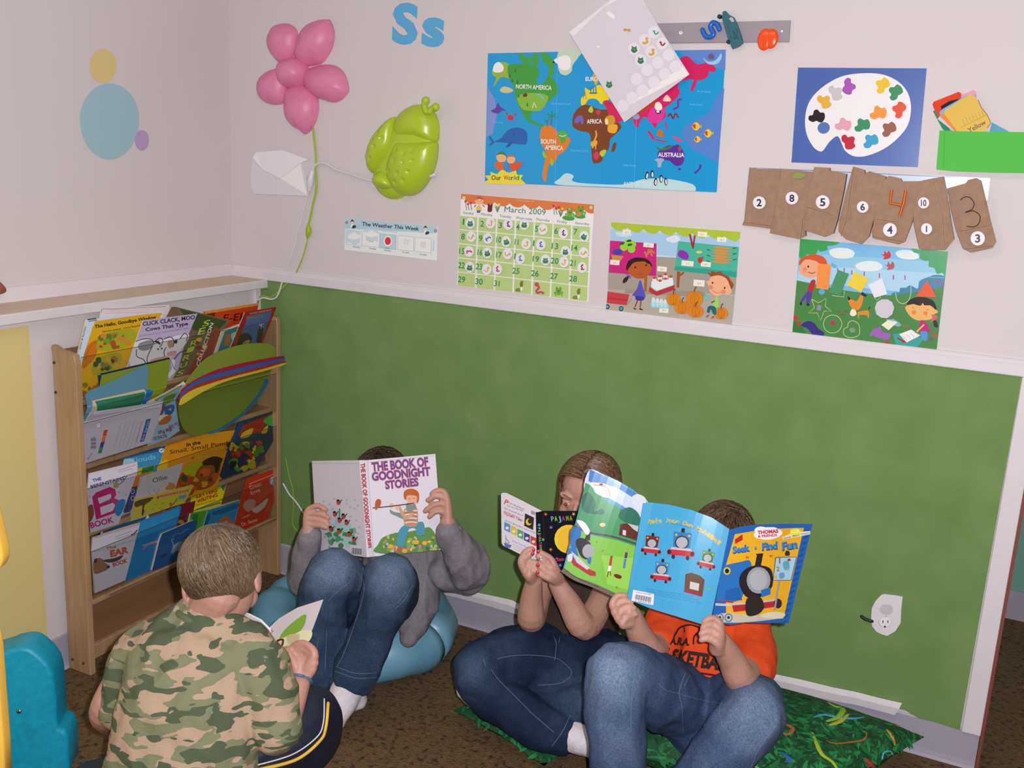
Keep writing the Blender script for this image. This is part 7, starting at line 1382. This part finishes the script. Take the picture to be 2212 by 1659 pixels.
a.t('THOMAS', 1456, 556, 1600, 544, 24, 'b82a3a', .05); a.t('& FRIENDS', 1458, 578, 1590, 568, 16, 'b82a3a', .04)
a.p('d8d4c0', 1625, 575, 1700, 545, 1818, 532, 1818, 555, 1720, 575, 1630, 592); a.b('d8d03a', 1680, 530, 1715, 515, 1750, 530, 1740, 560, 1690, 565); a.t('PLUS!', 1688, 550, 1742, 542, 20, 'e8e4a0', .02); a.t('Games, Mazes, Shapes!', 1635, 588, 1812, 548, 11, '3a3a5a', .01)
a.t('Seek', 1285, 688, 1405, 672, 46, '1a3a70', .06, shear=.1); a.t('Seek', 1285, 684, 1405, 668, 44, '2f80c8', .03, shear=.1); a.t('&', 1435, 664, 1455, 662, 22, '2f70b8', .03); a.t('Find', 1485, 668, 1600, 656, 50, '1a3a70', .06, shear=.1); a.t('Find', 1485, 664, 1600, 652, 48, '2f80c8', .03, shear=.1); a.t('Fun', 1625, 668, 1735, 650, 54, '1a3a70', .06, shear=.1); a.t('Fun', 1625, 664, 1735, 646, 52, '2f80c8', .03, shear=.1)
a.p('a8281e', 1300, 590, 1352, 555, 1352, 595, 1300, 622)
# plain blue toy engine, no face
a.b('2468b0', 1215, 790, 1250, 765, 1340, 745, 1400, 735, 1420, 790, 1440, 830, 1380, 900, 1330, 1010, 1180, 1010, 1190, 900); a.p('1d5aa0', 1235, 940, 1330, 920, 1350, 1010, 1230, 1010); a.e('d8b83a', 1245, 808, 24, 26); a.e('1a1a22', 1245, 808, 15, 17)
a.b('211c22', 1330, 900, 1340, 830, 1400, 780, 1480, 770, 1550, 800, 1560, 900, 1520, 960, 1440, 1000, 1370, 980); a.e('8f949c', 1462, 872, 82, 92); a.e('a3a7ae', 1462, 870, 62, 72); a.p('241d20', 1436, 775, 1450, 700, 1442, 690, 1495, 686, 1492, 700, 1478, 772); a.p('2468b0', 1480, 940, 1545, 920, 1545, 970, 1480, 990)
a.p('a8242c', 1160, 1010, 1280, 1015, 1280, 1040, 1290, 1085, 1600, 1050, 1620, 1010, 1600, 1005, 1400, 1035, 1290, 1030); a.p('b8b4ba', 1165, 1030, 1275, 1035, 1270, 1052, 1165, 1046); a.p('b4b0b6', 1270, 1030, 1590, 1000, 1595, 1012, 1275, 1045); a.p('a8242c', 1280, 1045, 1600, 1012, 1605, 1050, 1290, 1090); a.e('33262a', 1595, 1032, 28, 34); a.b('2a1e20', 1380, 1000, 1470, 985, 1500, 1060, 1450, 1110, 1380, 1110)
for x in (1195, 1255): a.ring('2f70a8', x, 1130, 24, 26, 7); a.e('2a2a30', x, 1128, 10)
a.p('9ac4dc', 1580, 715, 1722, 712, 1685, 872, 1562, 872); a.l('28303a', 5, 1580, 715, 1722, 712, 1685, 872, 1562, 872, 1580, 715, sm=False); a.t('1', 1602, 755, 1612, 755, 36, 'a8502a', .04); a.t('2', 1585, 808, 1606, 808, 30, 'a8702a', .04); a.b('5aa0b8', 1630, 750, 1665, 740, 1675, 790, 1640, 800); a.b('6a90b8', 1605, 825, 1635, 820, 1640, 850, 1610, 862); a.r('a8283a', 1672, 732, 22, 16, -20); a.l('c89a3a', 4, 1660, 790, 1680, 808); a.e('d8a030', 1580, 850, 9, 14)
a.l('8f8f98', 12, 1605, 875, 1590, 960, 1572, 1080, sm=False); a.b('2a2a30', 1645, 700, 1650, 670, 1672, 672, 1675, 700)
for x, y in ((1386, 712), (1548, 702)): a.b('b8502a', x-10, y-8, x, y, x+12, y-10, x+6, y+4, x+10, y+14, x-2, y+6, x-8, y+14)
a.build('front_cover', [1262, 528, 1320, 508, 1420, 492, 1560, 486, 1700, 484, 1835, 486, 1755, 800, 1672, 1168, 1520, 1150, 1400, 1158, 1270, 1180, 1140, 1150, 1200, 830], '1f5aa8', .003, PRINTG, tb, grid=.018)
pi_ = plane3((1357, 1290, 2.20), (1215, 1236, 2.235), (1392, 1090, 2.21), lambda u, v: -.010*math.sin(max(0, min(1, u/.16))*math.pi))
a = Art(pi_, ZD)
a.b('b8c8e0', 300, 110, 420, 160, 560, 240, 700, 330, 660, 440, 560, 380, 420, 300, 340, 280, 260, 250); a.p('3a78b8', 300, 108, 420, 160, 600, 260, 700, 335, 640, 330, 480, 230, 290, 190); a.b('c8d0dc', 590, 300, 640, 280, 690, 320, 660, 400, 610, 380)
a.p('3f9060', 270, 200, 330, 230, 420, 330, 560, 400, 650, 440, 620, 640, 400, 590, 200, 500, 230, 380); a.b('2a6a58', 245, 330, 260, 280, 300, 270, 340, 340, 330, 400, 380, 380, 400, 400, 380, 420, 260, 400); a.b('2a6a58', 500, 440, 520, 390, 580, 370, 640, 420, 640, 490, 560, 480)
a.p('78b848', 200, 520, 300, 560, 500, 600, 620, 640, 560, 960, 470, 970, 300, 900, 120, 820, 150, 700); a.p('8cc454', 380, 700, 600, 720, 565, 940, 420, 900)
a.l('4a4a4a', 14, 190, 495, 300, 545, 450, 570, 630, 625); a.l('6a6058', 30, 110, 800, 200, 860, 330, 910, 470, 975); a.l('3a3a3a', 5, 120, 790, 220, 860, 360, 920)
a.b('dcdce4', 300, 205, 360, 200, 420, 215, 450, 260, 455, 300, 400, 300, 340, 270, 325, 240); a.l('c05a4a', 5, 325, 215, 400, 225, 430, 250, 440, 300); a.l('5a5a6a', 3, 300, 195, 400, 200, 430, 215); a.e('2a2a3a', 378, 212, 14, 8)
a.p('5a2a22', 510, 485, 560, 480, 635, 520, 625, 600, 500, 560); a.p('b8b8c0', 560, 480, 635, 500, 630, 540, 600, 520); a.p('c8c8cc', 528, 525, 550, 530, 548, 565, 526, 558)
a.e('cfc08a', 388, 490, 20, 14); a.b('2a6ab0', 165, 560, 180, 510, 230, 510, 240, 560, 215, 620, 205, 660, 170, 640); a.b('26222a', 205, 600, 240, 580, 290, 600, 310, 640, 300, 720, 250, 720, 215, 660); a.e('999da4', 290, 672, 42, 48); a.p('26222a', 265, 590, 285, 540, 305, 540, 302, 600); a.b('2a6ab0', 150, 660, 200, 650, 220, 700, 200, 740, 160, 720); a.p('a82a34', 150, 680, 220, 760, 340, 815, 342, 845, 300, 840, 190, 770, 148, 710); a.p('c0bcc4', 170, 670, 230, 720, 300, 790, 280, 800, 210, 750); a.b('2a6ab0', 285, 720, 310, 715, 305, 760, 285, 750)
a.b('c8d0c8', 150, 700, 180, 690, 175, 740, 150, 740)
a.l('b83a3a', 18, 448, 720, 440, 770); a.l('d8d8dc', 20, 440, 775, 432, 810); a.l('7a4a2a', 7, 430, 810, 420, 850); a.l('7a4a2a', 7, 440, 810, 445, 840); a.e('7a4a2a', 450, 712, 9); a.l('4a3a6a', 18, 553, 680, 548, 720); a.l('4a7ab0', 16, 545, 725, 535, 790); a.e('b88a6a', 560, 664, 9); a.b('6a2a1a', 465, 835, 490, 830, 520, 845, 510, 862, 480, 855); a.e('b8602a', 350, 610, 6); a.e('b8602a', 390, 668, 6); a.e('b8602a', 485, 920, 7)
a.b('d8dce4', 210, 460, 260, 470, 300, 530, 280, 560, 240, 510)
a.build('inside_page', [298, 108, 380, 135, 500, 190, 600, 250, 700, 335, 668, 350, 600, 740, 556, 975, 460, 980, 350, 930, 240, 870, 110, 815, 200, 480], '4a90c0', .0015, PRINTG, tb, grid=.016)
# ================================================================ pillow, plastic bench, chair
LEAF = mottled('jungle_print', [(.30, '07301c'), (.42, '0c5a30'), (.52, '0a3f24'), (.60, '1c7a40'), (.72, '2f9a50')], 32, .8, .25, detail=5, dist=1.6, bscale=60, g=1.0)
def cushion(name, corners, H, label, n=26):
    """floor pillow with pinched corners; corners on the floor, world x, y"""
    c = [Vector((x, y, 0)) for x, y in corners]; V, F = [], []; idx = {}
    for s_ in (1, -1):
        for i in range(n+1):
            for j in range(n+1):
                u, v = i/n, j/n; pin = .05*(math.sin(math.pi*v)*(1 if 0 else 0))
                p = (c[0]*(1-u)*(1-v)+c[1]*u*(1-v)+c[2]*u*v+c[3]*(1-u)*v); mid = (c[0]+c[1]+c[2]+c[3])/4
                e = (1-abs(2*u-1)**2.6)*(1-abs(2*v-1)**2.6); k = 1-.07*(1-abs(2*u-1))*(abs(2*v-1)**3)-.07*(1-abs(2*v-1))*(abs(2*u-1)**3)
                p = mid+(p-mid)*k; z = H*.5+s_*H*.5*max(0, e)**.5+.006*noise.noise(Vector((p.x*14, p.y*14, 3)))*(e > 0)
                idx[s_, i, j] = len(V); V.append(Vector((p.x, p.y, max(.001, z))))
    for s_ in (1, -1):
        for i in range(n):
            for j in range(n): F.append([idx[s_, i, j], idx[s_, i+1, j], idx[s_, i+1, j+1], idx[s_, i, j+1]])
    o = mesh(name, V, F, LEAF, smooth=True); GEO[o.name] = (np.array([list(v) for v in V]), [tuple(f) for f in F]); return tag(o, label, 'pillow')
pw = cushion('floor_pillow', [(1.62, -.52), (2.12, -.52), (2.32, -.055), (1.74, -.045)], .16, 'green floor pillow printed with jungle leaves and lizards, right of the child in orange')
pg = cushion('floor_pillow', [(1.19, -.50), (1.50, -.60), (1.60, -.15), (1.26, -.12)], .06, 'flat green jungle-print pillow under the child in brown')
tr = bvh(pw)
def deco(pts, r, col, view=(960, 1300, 1.7668)):
    vx, vy, sc = view; q = smooth_pts(pts, 6, False); h = hits(tr, [(vx+x/sc, vy+y/sc) for x, y in q], .0002)
    if len(h) < 4: return
    n = len(h); V, F = tube_vf(h, [r*(.35+.65*math.sin(math.pi*(i+.6)/(n+.4))) for i in range(n)], 6, sq=((0, 0, 1), .25)); mesh('printed_lizard', V, F, mat('p_'+col, col, .8), pw, smooth=True)
for pts, r, c in (([(1405, 500), (1420, 540), (1440, 580), (1480, 610), (1500, 640)], .007, '9ab52a'), ([(1440, 580), (1425, 600)], .004, '9ab52a'), ([(1455, 590), (1475, 580)], .004, '9ab52a'), ([(1465, 385), (1490, 400), (1520, 410), (1500, 440), (1460, 455)], .009, '8ab83a'), ([(1410, 440), (1450, 430), (1500, 440), (1560, 445), (1600, 440)], .006, '4a9ac0'), ([(1470, 470), (1510, 455), (1540, 430)], .007, 'b8b03a'),
                  ([(1460, 530), (1490, 540), (1550, 535), (1600, 525), (1608, 500), (1590, 495)], .004, 'a8602a'), ([(1285, 470), (1310, 470), (1330, 485), (1310, 505), (1285, 495)], .006, 'b0602a'), ([(1640, 425), (1680, 440), (1720, 470), (1740, 475)], .006, 'a85a2a'), ([(1690, 490), (1705, 510), (1718, 545)], .006, 'c08a2a'), ([(1670, 600), (1675, 575), (1700, 570), (1712, 590), (1705, 620)], .004, '5aa8c8'), ([(1610, 600), (1630, 625), (1650, 634)], .009, 'b8281a'),
                  ([(1290, 575), (1320, 600), (1300, 610)], .006, '2a5ab8'), ([(1200, 312), (1230, 318), (1255, 330)], .005, '5a9ad0'), ([(1225, 310), (1260, 325), (1280, 350)], .004, '9ab03a'), ([(1190, 600), (1180, 620), (1200, 634)], .006, '8ab03a')):
    deco(pts, r, c)
rn = random.Random(8)
LF = [mat('leaf_'+c, c, .8, g=1.0) for c in ('14703a', '0a4024', '238a4a', '0e5a30')]
def leaves(o, tree, n, x0, x1, y0, y1):
    Vs, Fs, mi = [], [], []
    for _ in range(n):
        x, y = rn.uniform(x0, x1), rn.uniform(y0, y1); d = ray(x, y).normalized(); h = tree.ray_cast(C0, d)
        if h[0] is None or abs(h[1].z) < .35 or h[0].z < .03: continue
        N_ = h[1] if h[1].z > 0 else -h[1]; t = N_.orthogonal().normalized(); t = Matrix.Rotation(rn.uniform(0, 6.28), 3, N_) @ t; b_ = N_.cross(t); L_ = rn.uniform(.010, .022); w_ = L_*.28; c_ = h[0]+N_*rn.uniform(.0004, .0012); n0 = len(Vs)
        Vs += [c_-t*L_, c_-t*L_*.3+b_*w_, c_+t*L_*.3+b_*w_*.8, c_+t*L_, c_+t*L_*.3-b_*w_*.8, c_-t*L_*.3-b_*w_]; Fs.append([n0+k for k in range(6)]); mi.append(rn.randrange(4))
    if Vs: q = mesh('leaf_print', Vs, Fs, LF, o, mi=mi); q['kind'] = 'stuff'
leaves(pw, tr, 900, 1430, 1990, 1440, 1700); leaves(pg, bvh(pg), 260, 985, 1420, 1440, 1659)
# turquoise plastic bench end
TUR = mottled('turquoise_plastic', [(.3, '0a90ae'), (.7, '0fa0c2')], 60, .38, .15, bscale=500, g=1.05)
tb_ = empty('plastic_toy', (.42, -1.2, 0), 'turquoise moulded plastic play bench end with a screw at the lower left', 'toy')
def slab(name, p_, prof, depth, m, par, bev=.012):
    """rounded slab: profile in px on plane p_, pushed back by depth"""
    bm = bmesh.new(); vs = [bm.verts.new(p_.xyz(*p_.uv(x, y), 0)) for x, y in prof]; f = bm.faces.new(vs); r = bmesh.ops.extrude_face_region(bm, geom=[f]); bmesh.ops.translate(bm, vec=-p_.N*depth, verts=[g for g in r['geom'] if isinstance(g, bmesh.types.BMVert)])
    bmesh.ops.recalc_face_normals(bm, faces=bm.faces[:]); es = [e for e in bm.edges if abs((e.verts[0].co-e.verts[1].co).normalized().dot(p_.N)) < .9]
    bmesh.ops.bevel(bm, geom=es, offset=bev, segments=4, affect='EDGES', profile=.5); V = [v.co.copy() for v in bm.verts]; bm.verts.index_update(); F = [[v.index for v in f.verts] for f in bm.faces]; bm.free()
    return mesh(name, V, F, m, par, smooth=True)
fp = Plane((.50, -1.17, 0), (.82, .57, 0), (0, 0, 1))
slab('bench_end', fp, smooth_pts([(-60, 1430), (0, 1413), (25, 1404), (60, 1402), (92, 1425), (112, 1455), (119, 1500), (122, 1550), (125, 1575)], 4, False)+[(138, 1580), (147, 1600), (152, 1760), (-60, 1760)], .09, TUR, tb_, .010)
h_ = fp.xyz(*fp.uv(41, 1536), .001); ell('screw', h_, (RX*.006, UP*.0055, FW*.003), mat('screw_metal', '8f8a84', .3, metal=1), tb_)
# yellow plastic chair edge
YP = mat('yellow_plastic', 'dcae48', .4)
yc = empty('plastic_chair', P(0, 1300, 1.6), 'yellow plastic toy edge cut off by the left frame edge', 'toy')
fy = Plane(P(0, 1300, 1.62), RX, (0, 0, 1))
slab('upper_edge', fy, smooth_pts([(-80, 1030), (-30, 1050), (-18, 1100), (-4, 1160), (4, 1200), (1, 1222), (-14, 1235), (-80, 1245)], 4), .03, YP, yc, .006)
slab('lower_leg', fy.off(.03), [(-80, 1360), (-18, 1370), (-10, 1400), (-2, 1500), (6, 1600), (12, 1720), (-80, 1720)], .03, YP, yc, .006)
# scraps on the carpet
tag(tube('paper_scrap', [V3(.262, -.07, .0016), V3(.27, -.062, .0016), V3(.278, -.066, .0016)], .0016, mat('scrap', 'c8c4c8', .8)), 'tiny white scrap on the carpet by the bookcase foot', 'scrap')
